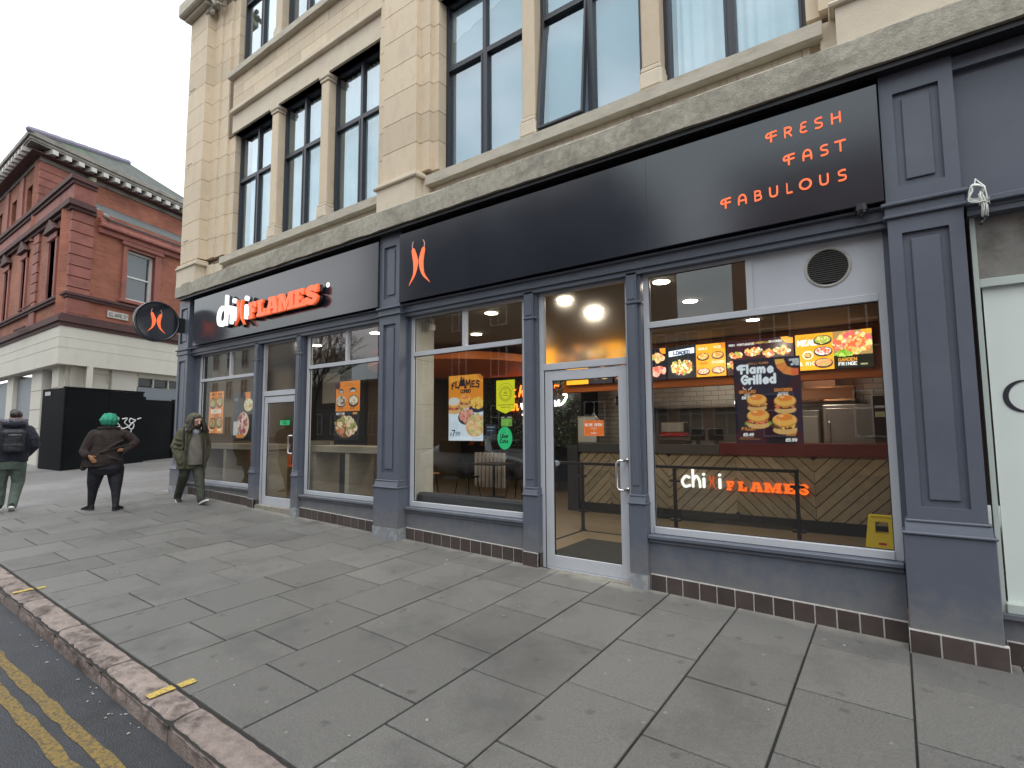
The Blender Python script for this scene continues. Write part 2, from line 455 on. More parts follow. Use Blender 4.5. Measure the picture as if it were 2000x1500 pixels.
class MB:
    def __init__(self, T=None):
        self.v, self.f, self.T, self.mi = [], [], T, []
        self.cur = 0

    def add(self, vs, fs):
        k = len(self.v)
        if self.T is not None:
            vs = [self.T @ Vector(p) for p in vs]
        self.v += [tuple(p) for p in vs]
        self.f += [tuple(i + k for i in f) for f in fs]
        self.mi += [self.cur] * len(fs)
        return self

    def box(self, x0, x1, y0, y1, z0, z1, b=0.0):
        if x0 > x1: x0, x1 = x1, x0
        if y0 > y1: y0, y1 = y1, y0
        if z0 > z1: z0, z1 = z1, z0
        if b <= 0:
            vs = [(x, y, z) for x in (x0, x1) for y in (y0, y1) for z in (z0, z1)]
            fs = [(0, 1, 3, 2), (4, 6, 7, 5), (0, 4, 5, 1), (2, 3, 7, 6), (0, 2, 6, 4), (1, 5, 7, 3)]
            return self.add(vs, fs)
        b = min(b, (x1 - x0) * .45, (y1 - y0) * .45, (z1 - z0) * .45)
        lo, hi = (x0, y0, z0), (x1, y1, z1)
        vs, idx = [], {}
        for sx in (0, 1):
            for sy in (0, 1):
                for sz in (0, 1):
                    s = (sx, sy, sz)
                    for a in range(3):
                        p = []
                        for c in range(3):
                            e = hi[c] if s[c] else lo[c]
                            if c != a: e += -b if s[c] else b
                            p.append(e)
                        idx[(s, a)] = len(vs); vs.append(tuple(p))
        fs = []
        for a in range(3):
            c, d = [q for q in range(3) if q != a]
            for sg in (0, 1):
                cyc = []
                for (i, j) in ((0, 0), (1, 0), (1, 1), (0, 1)):
                    s = [0, 0, 0]; s[a] = sg; s[c] = i; s[d] = j
                    cyc.append(idx[(tuple(s), a)])
                fs.append(tuple(cyc))
        for c in range(3):
            a, d = [q for q in range(3) if q != c]
            for i in (0, 1):
                for j in (0, 1):
                    s0 = [0, 0, 0]; s0[a] = i; s0[d] = j; s1 = list(s0); s1[c] = 1
                    s0, s1 = tuple(s0), tuple(s1)
                    fs.append((idx[(s0, a)], idx[(s1, a)], idx[(s1, d)], idx[(s0, d)]))
        for sx in (0, 1):
            for sy in (0, 1):
                for sz in (0, 1):
                    s = (sx, sy, sz)
                    fs.append((idx[(s, 0)], idx[(s, 1)], idx[(s, 2)]))
        return self.add(vs, fs)

    def prism(self, poly, a0, a1, axis='z'):
        n = len(poly)
        def P(p, a):
            if axis == 'z': return (p[0], p[1], a)
            if axis == 'y': return (p[0], a, p[1])
            return (a, p[0], p[1])
        vs = [P(p, a0) for p in poly] + [P(p, a1) for p in poly]
        fs = [tuple(range(n)), tuple(range(2 * n - 1, n - 1, -1))]
        fs += [(i, (i + 1) % n, n + (i + 1) % n, n + i) for i in range(n)]
        return self.add(vs, fs)

    def quad(self, a, b, c, d):
        return self.add([a, b, c, d], [(0, 1, 2, 3)])

    def ring_tube(self, rings, caps=True):
        n = len(rings[0])
        vs = [p for r in rings for p in r]
        fs = []
        for k in range(len(rings) - 1):
            for i in range(n):
                fs.append((k * n + i, k * n + (i + 1) % n, (k + 1) * n + (i + 1) % n, (k + 1) * n + i))
        if caps:
            fs.append(tuple(range(n)))
            fs.append(tuple(range(len(vs) - 1, len(vs) - 1 - n, -1)))
        return self.add(vs, fs)

    def tube(self, pts, r, n=8, flat=1.0, up=None):
        pts = [Vector(p) for p in pts]
        rs = r if isinstance(r, (list, tuple)) else [r] * len(pts)
        rings = []
        prev = None
        for i, p in enumerate(pts):
            d = (pts[min(i + 1, len(pts) - 1)] - pts[max(i - 1, 0)])
            d = d.normalized() if d.length > 1e-9 else Vector((0, 0, 1))
            if prev is None:
                a = Vector((0, 0, 1)) if abs(d.z) < 0.9 else Vector((1, 0, 0))
                if up is not None: a = Vector(up)
                u = d.cross(a).normalized()
            else:
                u = (prev - d * prev.dot(d))
                u = u.normalized() if u.length > 1e-6 else d.orthogonal().normalized()
            prev = u
            v = d.cross(u)
            rings.append([tuple(p + (u * math.cos(2 * math.pi * k / n) + v * math.sin(2 * math.pi * k / n) * flat) * rs[i]) for k in range(n)])
        return self.ring_tube(rings)

    def limb(self, pts, rs, n=14, flat=1.0, up=None):
        """tube with rounded ends"""
        pts = [Vector(p) for p in pts]
        a, b = (pts[0] - pts[1]).normalized(), (pts[-1] - pts[-2]).normalized()
        P, R_ = [], []
        for t in (0.98, 0.8, 0.5):
            P.append(pts[0] + a * rs[0] * t); R_.append(rs[0] * math.sqrt(1 - t * t))
        P += pts; R_ += list(rs)
        for t in (0.5, 0.8, 0.98):
            P.append(pts[-1] + b * rs[-1] * t); R_.append(rs[-1] * math.sqrt(1 - t * t))
        return self.tube(P, R_, n, flat, up)

    def ell(self, c, r, n=16, m=10, rot=None):
        c = Vector(c)
        if not isinstance(r, (tuple, list)): r = (r, r, r)
        rings = []
        for j in range(m + 1):
            th = math.pi * (j + (0.02 if j == 0 else (-0.02 if j == m else 0))) / m
            ring = []
            for i in range(n):
                ph = 2 * math.pi * i / n
                q = Vector((r[0] * math.sin(th) * math.cos(ph), r[1] * math.sin(th) * math.sin(ph), r[2] * math.cos(th)))
                if rot is not None: q = rot @ q
                ring.append(tuple(c + q))
            rings.append(ring)
        return self.ring_tube(rings)

    def cyl(self, c, axis, r, h, n=20, r2=None):
        c, ax = Vector(c), Vector(axis).normalized()
        return self.tube([c, c + ax * h], [r, r if r2 is None else r2], n)

    def lathe(self, prof, c, n=24):
        rings = [[(c[0] + r * math.cos(2 * math.pi * k / n), c[1] + r * math.sin(2 * math.pi * k / n), c[2] + z) for k in range(n)] for r, z in prof]
        return self.ring_tube(rings)

    def mesh(self, name, fix=True):
        me = bpy.data.meshes.new(name)
        me.from_pydata(self.v, [], self.f)
        if any(self.mi):
            me.polygons.foreach_set("material_index", self.mi)
        if fix and len(self.f) > 2:
            bm = bmesh.new(); bm.from_mesh(me)
            bmesh.ops.recalc_face_normals(bm, faces=bm.faces)
            bm.to_mesh(me); bm.free()
        me.update()
        return me

    def build(self, name, m, parent=None, smooth=False, origin=None, fix=True):
        return link_mesh(name, self.mesh(name, fix), m, parent, origin, smooth)


def bx(name, m, parent, *a, b=0.0, origin=None):
    return MB().box(*a, b=b).build(name, m, parent, origin=origin)


def rounded(verts_mesh, voxel, smooth_it=3):
    """one continuous skin over joined shapes"""
    o = bpy.data.objects.new("tmp", verts_mesh)
    COL.objects.link(o)
    md = o.modifiers.new("r", 'REMESH'); md.mode = 'VOXEL'; md.voxel_size = voxel
    s = o.modifiers.new("s", 'SMOOTH'); s.iterations = smooth_it; s.factor = 0.6
    dg = bpy.context.evaluated_depsgraph_get()
    me = bpy.data.meshes.new_from_object(o.evaluated_get(dg))
    bpy.data.objects.remove(o)
    for p in me.polygons: p.use_smooth = True
    return me


# ---------------- text and drawn shapes -> extruded meshes in the XY plane
def text_mesh(s, size=1.0, ext=0.01, off=0.0, align='LEFT', space=1.0, shear=0.0, bevel=0.0):
    cu = bpy.data.curves.new("t", 'FONT')
    cu.body = s; cu.size = size; cu.extrude = ext; cu.offset = off; cu.align_x = align
    cu.space_character = space; cu.shear = shear; cu.bevel_depth = bevel; cu.resolution_u = 4
    o = bpy.data.objects.new("t", cu)
    COL.objects.link(o)
    dg = bpy.context.evaluated_depsgraph_get()
    me = bpy.data.meshes.new_from_object(o.evaluated_get(dg))
    bpy.data.objects.remove(o)
    return me


def shape_mesh(fn, bbox, n, ext):
    """outline of fn(x,y)<0 (numpy signed distance) as an extruded slab, XY plane"""
    x0, x1, y0, y1 = bbox
    nx = n; ny = max(8, int(n * (y1 - y0) / (x1 - x0)))
    xs, ys = np.linspace(x0, x1, nx), np.linspace(y0, y1, ny)
    X, Y = np.meshgrid(xs, ys, indexing='ij')
    F = fn(X, Y)
    F[0, :] = F[-1, :] = 1; F[:, 0] = F[:, -1] = 1
    pts = {}
    def edge(i, j, k, l):
        key = (i, j, k, l)
        if key not in pts:
            a, b = F[i, j], F[k, l]
            t = a / (a - b)
            pts[key] = (xs[i] + (xs[k] - xs[i]) * t, ys[j] + (ys[l] - ys[j]) * t)
        return key
    nxt = {}
    I = F < 0
    for i in range(nx - 1):
        for j in range(ny - 1):
            c = (I[i, j], I[i + 1, j], I[i + 1, j + 1], I[i, j + 1])
            if all(c) or not any(c): continue
            E_ = [(i, j, i + 1, j), (i + 1, j, i + 1, j + 1), (i, j + 1, i + 1, j + 1), (i, j, i, j + 1)]
            out_, in_ = [], []
            for q in range(4):
                a, b = c[q], c[(q + 1) % 4]
                if a and not b: out_.append(q)
                if b and not a: in_.append(q)
            if len(out_) == 1:
                nxt[edge(*E_[in_[0]])] = edge(*E_[out_[0]])
            else:
                for q in in_:
                    nxt[edge(*E_[q])] = edge(*E_[(q + 1) % 4])
    loops, seen = [], set()
    for s in nxt:
        if s in seen: continue
        lp, k = [], s
        while k not in seen and k in nxt:
            seen.add(k); lp.append(pts[k]); k = nxt[k]
        if len(lp) > 5:
            q = [lp[0]]
            for p in range(1, len(lp) - 1):
                a, b, c = np.array(q[-1]), np.array(lp[p]), np.array(lp[p + 1])
                d1, d2 = b - a, c - b
                if abs(d1[0] * d2[1] - d1[1] * d2[0]) > 0.06 * (np.hypot(*d1) * np.hypot(*d2) + 1e-12) or np.hypot(*d1) > (x1 - x0) * .25:
                    q.append(lp[p])
            loops.append(q)
    cu = bpy.data.curves.new("s", 'CURVE')
    cu.dimensions = '2D'; cu.fill_mode = 'BOTH'; cu.extrude = ext
    for lp in loops:
        sp = cu.splines.new('POLY'); sp.points.add(len(lp) - 1)
        for i, p in enumerate(lp): sp.points[i].co = (p[0], p[1], 0, 1)
        sp.use_cyclic_u = True
    o = bpy.data.objects.new("s", cu)
    COL.objects.link(o)
    dg = bpy.context.evaluated_depsgraph_get()
    me = bpy.data.meshes.new_from_object(o.evaluated_get(dg))
    bpy.data.objects.remove(o)
    return me


def d_stroke(X, Y, pts, r):
    rs = r if isinstance(r, (list, tuple)) else [r] * len(pts)
    D = np.full(X.shape, 1e9)
    for (a, b, ra, rb) in zip(pts[:-1], pts[1:], rs[:-1], rs[1:]):
        dx, dy = b[0] - a[0], b[1] - a[1]
        L = dx * dx + dy * dy + 1e-12
        t = np.clip(((X - a[0]) * dx + (Y - a[1]) * dy) / L, 0, 1)
        D = np.minimum(D, np.hypot(X - a[0] - t * dx, Y - a[1] - t * dy) - (ra + (rb - ra) * t))
    return D


def d_poly(X, Y, poly):
    D = np.full(X.shape, 1e9); ins = np.zeros(X.shape, bool)
    n = len(poly)
    for i in range(n):
        a, b = poly[i], poly[(i + 1) % n]
        dx, dy = b[0] - a[0], b[1] - a[1]
        t = np.clip(((X - a[0]) * dx + (Y - a[1]) * dy) / (dx * dx + dy * dy + 1e-12), 0, 1)
        D = np.minimum(D, np.hypot(X - a[0] - t * dx, Y - a[1] - t * dy))
        c = ((a[1] > Y) != (b[1] > Y)) & (X < (b[0] - a[0]) * (Y - a[1]) / ((b[1] - a[1]) if b[1] != a[1] else 1e-12) + a[0])
        ins ^= c
    return np.where(ins, -D, D)


def spline(pts, k=8):
    P = [np.array(p, float) for p in pts]
    if len(P) < 3: return [tuple(p) for p in P]
    P = [2 * P[0] - P[1]] + P + [2 * P[-1] - P[-2]]
    out = []
    for i in range(1, len(P) - 2):
        for t in np.linspace(0, 1, k, endpoint=False):
            a, b, c, d = P[i - 1:i + 3]
            out.append(tuple(0.5 * ((2 * b) + (c - a) * t + (2 * a - 5 * b + 4 * c - d) * t * t + (3 * b - a - 3 * c + d) * t ** 3)))
    out.append(tuple(P[-2]))
    return out


def on_front(me, x, y, z, sx=1.0, sz=1.0):
    """XY-plane mesh -> upright, facing the street (-Y)"""
    me.transform(Matrix(((sx, 0, 0, x), (0, 0, -1, y), (0, sz, 0, z), (0, 0, 0, 1))))
    return me


def on_east(me, x, y, z):
    """XY-plane mesh -> upright, facing +X"""
    me.transform(Matrix(((0, 0, 1, x), (1, 0, 0, y), (0, 1, 0, z), (0, 0, 0, 1))))
    return me


# chilli pair, unit height 1 (top of stems) with its base at 0, centred on x=0
CH_L = spline([(-.16, .80), (-.105, .62), (-.083, .48), (-.13, .24), (-.285, .02)], 7)
CH_R = spline([(.145, .77), (.10, .62), (.083, .48), (.145, .22), (.34, .0)], 7)
def _taper(n, mx=.066): return [mx * (.78 + .3 * math.sin(math.pi * min(1, i / n * 1.3))) * (1 - max(0, (i / n - .45) / .55) ** 1.6 * .93) for i in range(n + 1)]
def chilli_fn(side):
    P = CH_L if side < 0 else CH_R
    rs = _taper(len(P) - 1)
    return lambda X, Y: d_stroke(X, Y, P, rs)
def stem_fn(side):
    P = spline([(-.175, .83), (-.19, .92), (-.165, 1.0)], 5) if side < 0 else spline([(.165, .80), (.18, .90), (.14, .98)], 5)
    return lambda X, Y: d_stroke(X, Y, P, .012)


# ---------------- printed sheets
GL = {
'A': [[(0,0),(2,6),(4,0)],[(.8,2.1),(3.2,2.1)]], 'B': [[(0,0),(0,6),(3,6),(3.8,5.2),(3.8,4),(3,3.1),(0,3.1)],[(3,3.1),(4,2.2),(4,.9),(3,0),(0,0)]],
'C': [[(4,5),(3,6),(1,6),(0,5),(0,1),(1,0),(3,0),(4,1)]], 'D': [[(0,0),(0,6),(2.6,6),(4,4.6),(4,1.4),(2.6,0),(0,0)]],
'E': [[(4,6),(0,6),(0,0),(4,0)],[(0,3.1),(3,3.1)]], 'F': [[(4,6),(0,6),(0,0)],[(0,3.1),(3,3.1)]],
'G': [[(4,5),(3,6),(1,6),(0,5),(0,1),(1,0),(3,0),(4,1),(4,2.8),(2.2,2.8)]], 'H': [[(0,0),(0,6)],[(4,0),(4,6)],[(0,3),(4,3)]],
'I': [[(2,0),(2,6)]], 'J': [[(3.5,6),(3.5,1),(2.5,0),(1,0),(0,1)]], 'K': [[(0,0),(0,6)],[(4,6),(0,2.6)],[(1.3,3.6),(4,0)]],
'L': [[(0,6),(0,0),(4,0)]], 'M': [[(0,0),(0,6),(2,2.5),(4,6),(4,0)]], 'N': [[(0,0),(0,6),(4,0),(4,6)]],
'O': [[(1,0),(0,1),(0,5),(1,6),(3,6),(4,5),(4,1),(3,0),(1,0)]], 'P': [[(0,0),(0,6),(3,6),(4,5),(4,4),(3,3),(0,3)]],
'Q': [[(1,0),(0,1),(0,5),(1,6),(3,6),(4,5),(4,1),(3,0),(1,0)],[(2.5,1.5),(4,-.3)]], 'R': [[(0,0),(0,6),(3,6),(4,5),(4,4),(3,3),(0,3)],[(2,3),(4,0)]],
'S': [[(4,5),(3,6),(1,6),(0,5),(0,4),(1,3.2),(3,2.8),(4,2),(4,1),(3,0),(1,0),(0,1)]], 'T': [[(0,6),(4,6)],[(2,6),(2,0)]],
'U': [[(0,6),(0,1),(1,0),(3,0),(4,1),(4,6)]], 'V': [[(0,6),(2,0),(4,6)]], 'W': [[(0,6),(1,0),(2,4),(3,0),(4,6)]],
'X': [[(0,0),(4,6)],[(0,6),(4,0)]], 'Y': [[(0,6),(2,3),(4,6)],[(2,3),(2,0)]], 'Z': [[(0,6),(4,6),(0,0),(4,0)]],
'0': [[(1,0),(0,1),(0,5),(1,6),(3,6),(4,5),(4,1),(3,0),(1,0)]], '1': [[(1,5),(2.4,6),(2.4,0)]], '4': [[(3,0),(3,6),(0,2),(4,2)]],
'5': [[(4,6),(.4,6),(0,3.4),(3,3.6),(4,2.6),(4,1),(3,0),(1,0),(0,.8)]], '6': [[(3.6,6),(1,5),(0,3),(0,1),(1,0),(3,0),(4,1),(4,2.4),(3,3.3),(0,3)]],
'7': [[(0,6),(4,6),(1.5,0)]], '8': [[(1,3.2),(0,4.2),(0,5.2),(1,6),(3,6),(4,5.2),(4,4.2),(3,3.2),(1,3.2),(0,2),(0,.9),(1,0),(3,0),(4,.9),(4,2),(3,3.2)]],
'9': [[(.4,0),(3,1),(4,3),(4,5),(3,6),(1,6),(0,5),(0,3.6),(1,2.8),(4,3)]], '.': [[(1.6,.1),(1.7,.1)]], "'": [[(2,6),(1.8,4.8)]], '&': [[(4,0),(.8,4.6),(1,5.6),(2,6),(2.8,5.4),(2.4,4.3),(.2,2.2),(0,1),(1,0),(2.4,0),(4,2)]],
'£': [[(4,5),(3,6),(2,6),(1.2,5),(1.2,1.5),(.2,0),(4,0)],[(0,3),(3,3)]], '/': [[(0,0),(4,6)]],
}


class Sheet:
    def __init__(s, w, h, n, bg=(1, 1, 1)):
        s.w, s.h = w, h
        s.nx = n; s.ny = max(8, int(n * h / w))
        s.xs = np.linspace(0, w, s.nx); s.ys = np.linspace(0, h, s.ny)
        s.X, s.Y = np.meshgrid(s.xs, s.ys, indexing='ij')
        s.C = np.zeros((s.nx, s.ny, 3)); s.C[:] = bg
        s.A = np.ones((s.nx, s.ny), bool)
        s.px = w / n
    def paint(s, D, col):
        a = np.clip(0.5 - D / s.px, 0, 1)[..., None]
        s.C = s.C * (1 - a) + np.array(col) * a
    def ell(s, x, y, a, b, col, rot=0):
        c, q = math.cos(rot), math.sin(rot)
        u = (s.X - x) * c + (s.Y - y) * q; v = -(s.X - x) * q + (s.Y - y) * c
        s.paint((np.hypot(u / a, v / b) - 1) * min(a, b), col)
    def rect(s, x0, x1, y0, y1, col):
        s.paint(np.maximum(np.abs(s.X - (x0 + x1) / 2) - (x1 - x0) / 2, np.abs(s.Y - (y0 + y1) / 2) - (y1 - y0) / 2), col)
    def poly(s, p, col): s.paint(d_poly(s.X, s.Y, p), col)
    def line(s, p, r, col): s.paint(d_stroke(s.X, s.Y, p, r), col)
    def text(s, t, x, y, h, col, r=None, align='l', rot=0.0):
        r = r if r else h * .09
        adv = h * .9
        W = adv * len(t) - h * .25
        if align == 'c': x -= W / 2
        if align == 'r': x -= W
        for ch in t:
            for st in GL.get(ch, []):
                s.line([(x + a / 6 * h, y + b / 6 * h) for a, b in st], r, col)
            x += adv * (.45 if ch in ".'" else 1)
    def blobs(s, x, y, a, b, cols, n, size, seed=0):
        rg = np.random.RandomState(seed)
        for _ in range(n):
            t, q = rg.rand() * 6.283, math.sqrt(rg.rand())
            z = size * (.6 + .8 * rg.rand())
            s.ell(x + a * q * math.cos(t), y + b * q * math.sin(t), z, z * (.5 + .5 * rg.rand()), cols[rg.randint(len(cols))], rg.rand() * 3)
    def burger(s, x, y, w, fill=((.42, .22, .09), (.85, .55, .12)), lettuce=False, seed=1):
        if lettuce:
            s.ell(x, y - .18 * w, .62 * w, .2 * w, (.10, .22, .03)); s.ell(x, y - .16 * w, .56 * w, .15 * w, (.28, .42, .06))
        s.ell(x, y - .24 * w, .48 * w, .19 * w, (.70, .42, .15))
        s.ell(x, y - .06 * w, .51 * w, .15 * w, (.10, .04, .02))
        s.blobs(x, y - .06 * w, .47 * w, .11 * w, list(fill) + [(.55, .08, .03)], 26, .065 * w, seed)
        s.ell(x, y + .19 * w, .50 * w, .30 * w, (.60, .27, .05)); s.ell(x, y + .22 * w, .46 * w, .27 * w, (.85, .45, .10))
        s.ell(x, y + .32 * w, .33 * w, .14 * w, (.80, .24, .04)); s.ell(x - .12 * w, y + .38 * w, .10 * w, .035 * w, (.95, .62, .30))
    def bowl(s, x, y, a, b, rim=(.03, .03, .035), cols=((.6, .25, .05), (.75, .5, .15)), n=26, seed=3):
        s.ell(x, y - b * .25, a, b, (.02, .02, .022)); s.ell(x, y, a, b, rim)
        s.ell(x, y, a * .86, b * .82, cols[0]); s.blobs(x, y, a * .74, b * .66, cols, n, a * .17, seed)
    def mesh(s):
        nx, ny = s.nx, s.ny
        co = np.zeros((nx * ny, 3)); co[:, 0] = s.X.ravel(); co[:, 1] = s.Y.ravel()
        i, j = np.meshgrid(np.arange(nx - 1), np.arange(ny - 1), indexing='ij')
        i, j = i.ravel(), j.ravel()
        keep = s.A[i, j] | s.A[i + 1, j + 1]
        i, j = i[keep], j[keep]
        q = np.stack([i * ny + j, (i + 1) * ny + j, (i + 1) * ny + j + 1, i * ny + j + 1], 1)
        me = bpy.data.meshes.new("sheet")
        me.vertices.add(nx * ny); me.vertices.foreach_set("co", co.ravel())
        me.loops.add(q.size); me.loops.foreach_set("vertex_index", q.ravel().astype(np.int32))
        me.polygons.add(len(q)); me.polygons.foreach_set("loop_start", np.arange(0, q.size, 4, dtype=np.int32))
        me.update()
        ca = me.color_attributes.new("Col", 'FLOAT_COLOR', 'POINT')
        c4 = np.ones((nx * ny, 4)); c4[:, :3] = np.clip(s.C, 0, 1).reshape(-1, 3)
        ca.data.foreach_set("color", c4.ravel())
        bm = bmesh.new(); bm.from_mesh(me)
        bmesh.ops.delete(bm, geom=[v for v in bm.verts if not v.link_faces], context='VERTS')
        bm.to_mesh(me); bm.free()
        return me
    def place(s, name, m, x, y, z, parent=None, label=None, cat=None, group=None):
        me = on_front(s.mesh(), x, y, z)
        o = link_mesh(name, me, m, parent, origin=(x, y, z) if parent is None else None)
        return tag(o, label, cat, group)

# =================================================================== GROUND
GA, GC, GZ = -0.028745, 0.03739, -0.078396
def zp(x, y): return GZ + GA * x + GC * y
KY0, KY1 = -3.60, -3.41            # kerb outer / inner line
KDROP = 0.115
def zr(x): return zp(x, KY0) - KDROP

g = MB()
g.quad((-160, -140, zr(-160)), (160, -140, zr(160)), (160, -3.5, zr(160)), (-160, -3.5, zr(-160)))
tag(g.build("road", M_ROAD, origin=(0, -10, zr(0)), fix=False), "dark asphalt road with worn double yellow lines beside the kerb", kind="structure")
g = MB()
g.quad((-160, -0.0, zp(-160, 0) - .25), (160, -0.0, zp(160, 0) - .25), (160, 160, zp(160, 0) - .25), (-160, 160, zp(-160, 0) - .25))
tag(g.build("ground", M_SIDE, origin=(0, 60, -.3), fix=False), "ground beneath and behind the buildings", kind="structure")
# bed below the slabs
g = MB()
for (xa, xb, ya, yb, dz) in ((-12.62, 16, -3.6, .12, -.012),):
    g.quad((xa, ya, zp(xa, ya) + dz), (xb, ya, zp(xb, ya) + dz), (xb, yb, zp(xb, yb) + dz), (xa, yb, zp(xa, yb) + dz))
pav = g.build("pavement", M_BED, origin=(0, -1.7, zp(0, -1.7)), fix=False)
tag(pav, "grey concrete slab pavement sloping down along the shopfront", kind="structure")

def slab(x0, x1, y0, y1):
    b = .004
    dz = RNG.uniform(-.0025, .0025); tx = RNG.uniform(-.004, .004); ty = RNG.uniform(-.003, .003)
    xm, ym = (x0 + x1) / 2, (y0 + y1) / 2
    def P(x, y, d): return (x, y, zp(x, y) + dz + tx * (x - xm) + ty * (y - ym) + d)
    top = [P(x0 + b, y0 + b, 0), P(x1 - b, y0 + b, 0), P(x1 - b, y1 - b, 0), P(x0 + b, y1 - b, 0)]
    mid = [P(x0, y0, -b * .8), P(x1, y0, -b * .8), P(x1, y1, -b * .8), P(x0, y1, -b * .8)]
    bot = [P(x0, y0, -.04), P(x1, y0, -.04), P(x1, y1, -.04), P(x0, y1, -.04)]
    m = MB().add(top + mid + bot, [(0, 1, 2, 3)] + [(k, k + 4, (k + 1) % 4 + 4, (k + 1) % 4) for k in range(4)] + [(k + 4, k + 8, (k + 1) % 4 + 8, (k + 1) % 4 + 4) for k in range(4)])
    m.build("paving_slab", M_SLAB, pav, origin=(xm, ym, zp(xm, ym)))

XJ = [-0.005 - .5975 * k for k in range(-4, 22)]
for k in range(len(XJ) - 1):
    xr, xl = XJ[k], XJ[k + 1]
    g1 = .006 + RNG.uniform(-.001, .0025)
    even = (k % 2 == 0)
    ys = [-.005]
    y = (-.67 if not even else -.42)
    y += RNG.uniform(-.012, .012)
    while y > KY1 + .12:
        ys.append(y); y -= .748 + RNG.uniform(-.006, .006)
    ys.append(KY1 + .012)
    for a, b in zip(ys[:-1], ys[1:]):
        g2 = .006 + RNG.uniform(-.001, .0035)
        slab(xl + g1, xr - g1, b + g2, a - g2)

g = MB()
def sheet_plane(mb, xa, xb, ya, yb, dz):
    mb.quad((xa, ya, zp(xa, ya) + dz), (xb, ya, zp(xb, ya) + dz), (xb, yb, zp(xb, yb) + dz), (xa, yb, zp(xa, yb) + dz))
sheet_plane(g, -90, -12.551, KY0, 0, -.001)
sheet_plane(g, -90, -12.10, 0, 60, -.002)
tag(g.build("side_street_paving", M_SIDE, origin=(-30, 0, .8), fix=False), "grey side street surface in front of the red building", kind="structure")

# kerb
kb = MB()
kb.quad((-60, KY0, zp(-60, KY0) - .03), (8, KY0, zp(8, KY0) - .03), (8, KY1, zp(8, KY1) - .03), (-60, KY1, zp(-60, KY1) - .03))
kb.quad((-60, KY0 + .01, zp(-60, KY0) - .03), (8, KY0 + .01, zp(8, KY0) - .03), (8, KY0 + .01, zr(8) - .05), (-60, KY0 + .01, zr(-60) - .05))
kerb = kb.build("kerb", M_BED, origin=(-5, -3.5, zp(-5, -3.5)), fix=False)
tag(kerb, "row of pinkish granite kerbstones between pavement and road", kind="structure")
kj = -3.396 - 1.03 * -5
ki = 0
while kj > -36:
    xa, xb = kj - 1.03 + .008, kj - .008
    n = 16
    prof = [(KY1 - .004, -.01), (KY1 - .012, .0), (KY1 - .06, .004), (KY1 - .11, .004), (KY0 + .045, .0), (KY0 + .018, -.009), (KY0 + .003, -.028), (KY0 - .002, -.07), (KY0 - .004, -.16)]
    rings = []
    for i in range(n + 1):
        x = xa + (xb - xa) * i / n
        e = 0.006 if i in (0, n) else 0
        ring = []
        for q, (y, d) in enumerate(prof):
            w = .0055 * (1 if q in (3, 4, 5, 6) else .5)
            ring.append((x, y + RNG.normal() * w * .6 + (e if q > 4 else 0), zp(x, y) + d + RNG.normal() * w * .6 - (e if q < 7 else 0)))
        ring.append((x, KY1 - .004, zp(x, KY1) - .16))
        rings.append(ring)
    MB().ring_tube(rings).build("kerbstone", M_KERB, kerb, origin=(kj - .5, -3.5, zp(kj - .5, -3.5)), smooth=False)
    kj -= 1.03; ki += 1

# road markings: worn yellow paint, ragged edges
def worn_paint(name, col, under):
    m = bpy.data.materials.new(name); m.use_nodes = True
    n, l = m.node_tree.nodes, m.node_tree.links
    b = n["Principled BSDF"]; b.inputs["Roughness"].default_value = .75
    geo = n.new("ShaderNodeNewGeometry")
    t = n.new("ShaderNodeTexNoise"); t.inputs["Scale"].default_value = 48; t.inputs["Detail"].default_value = 10; t.inputs["Roughness"].default_value = .75
    l.new(geo.outputs["Position"], t.inputs["Vector"])
    r = n.new("ShaderNodeValToRGB")
    r.color_ramp.elements[0].position = .44; r.color_ramp.elements[0].color = (*under, 1)
    r.color_ramp.elements[1].position = .53; r.color_ramp.elements[1].color = (*col, 1)
    l.new(t.outputs["Fac"], r.inputs[0]); l.new(r.outputs[0], b.inputs["Base Color"])
    bp = n.new("ShaderNodeBump"); bp.inputs["Strength"].default_value = .6; bp.inputs["Distance"].default_value = .01
    l.new(t.outputs["Fac"], bp.inputs["Height"]); l.new(bp.outputs[0], b.inputs["Normal"])
    return m
M_YEL = worn_paint("worn_yellow_paint", (.235, .155, .038), (.085, .068, .042))
M_YEL2 = worn_paint("fresh_yellow_paint", (.60, .42, .07), (.30, .24, .12))
road_obj = [o for o in COL.objects if o.name == "road"][0]
for (ya, yb) in ((-3.885, -3.812), (-4.015, -3.943)):
    g = MB(); vs = []; N = 420
    for i in range(N + 1):
        x = -40 + 46 * i / N if i else -40
        off = .026 * (x + 3.3) * (-1 if x > -8 else 1) if x > -8 else -.12 + .0
        off = -.026 * (-(x + 3.3)) if x > -8 else -.122
        j1, j2 = RNG.normal() * .006, RNG.normal() * .006
        vs += [(x, ya + off + j1, zr(x) + .004), (x, yb + off + j2, zr(x) + .004)]
    g.add(vs, [(2 * i, 2 * i + 2, 2 * i + 3, 2 * i + 1) for i in range(N)])
    g.build("yellow_line", M_YEL, road_obj, fix=False)
for k, xm in enumerate((-3.752, -6.84)):
    for (ya, yb, dz, host, nm) in ((-3.395, -3.30 - (.0 if k == 0 else .03), .0045, pav, "yellow_dash"), (KY0 + .03, KY1 - .015, .0125, kerb, "yellow_dash")):
        g = MB(); vs = []; N = 14
        for i in range(N + 1):
            y = ya + (yb - ya) * i / N
            w = .036 + RNG.normal() * .002 - (.01 if i == N and host is pav else 0)
            vs += [(xm - w, y, zp(xm, y) + dz), (xm + w, y, zp(xm, y) + dz)]
        g.add(vs, [(2 * i, 2 * i + 1, 2 * i + 3, 2 * i + 2) for i in range(N)])
        g.build(nm, M_YEL2, host, fix=False)

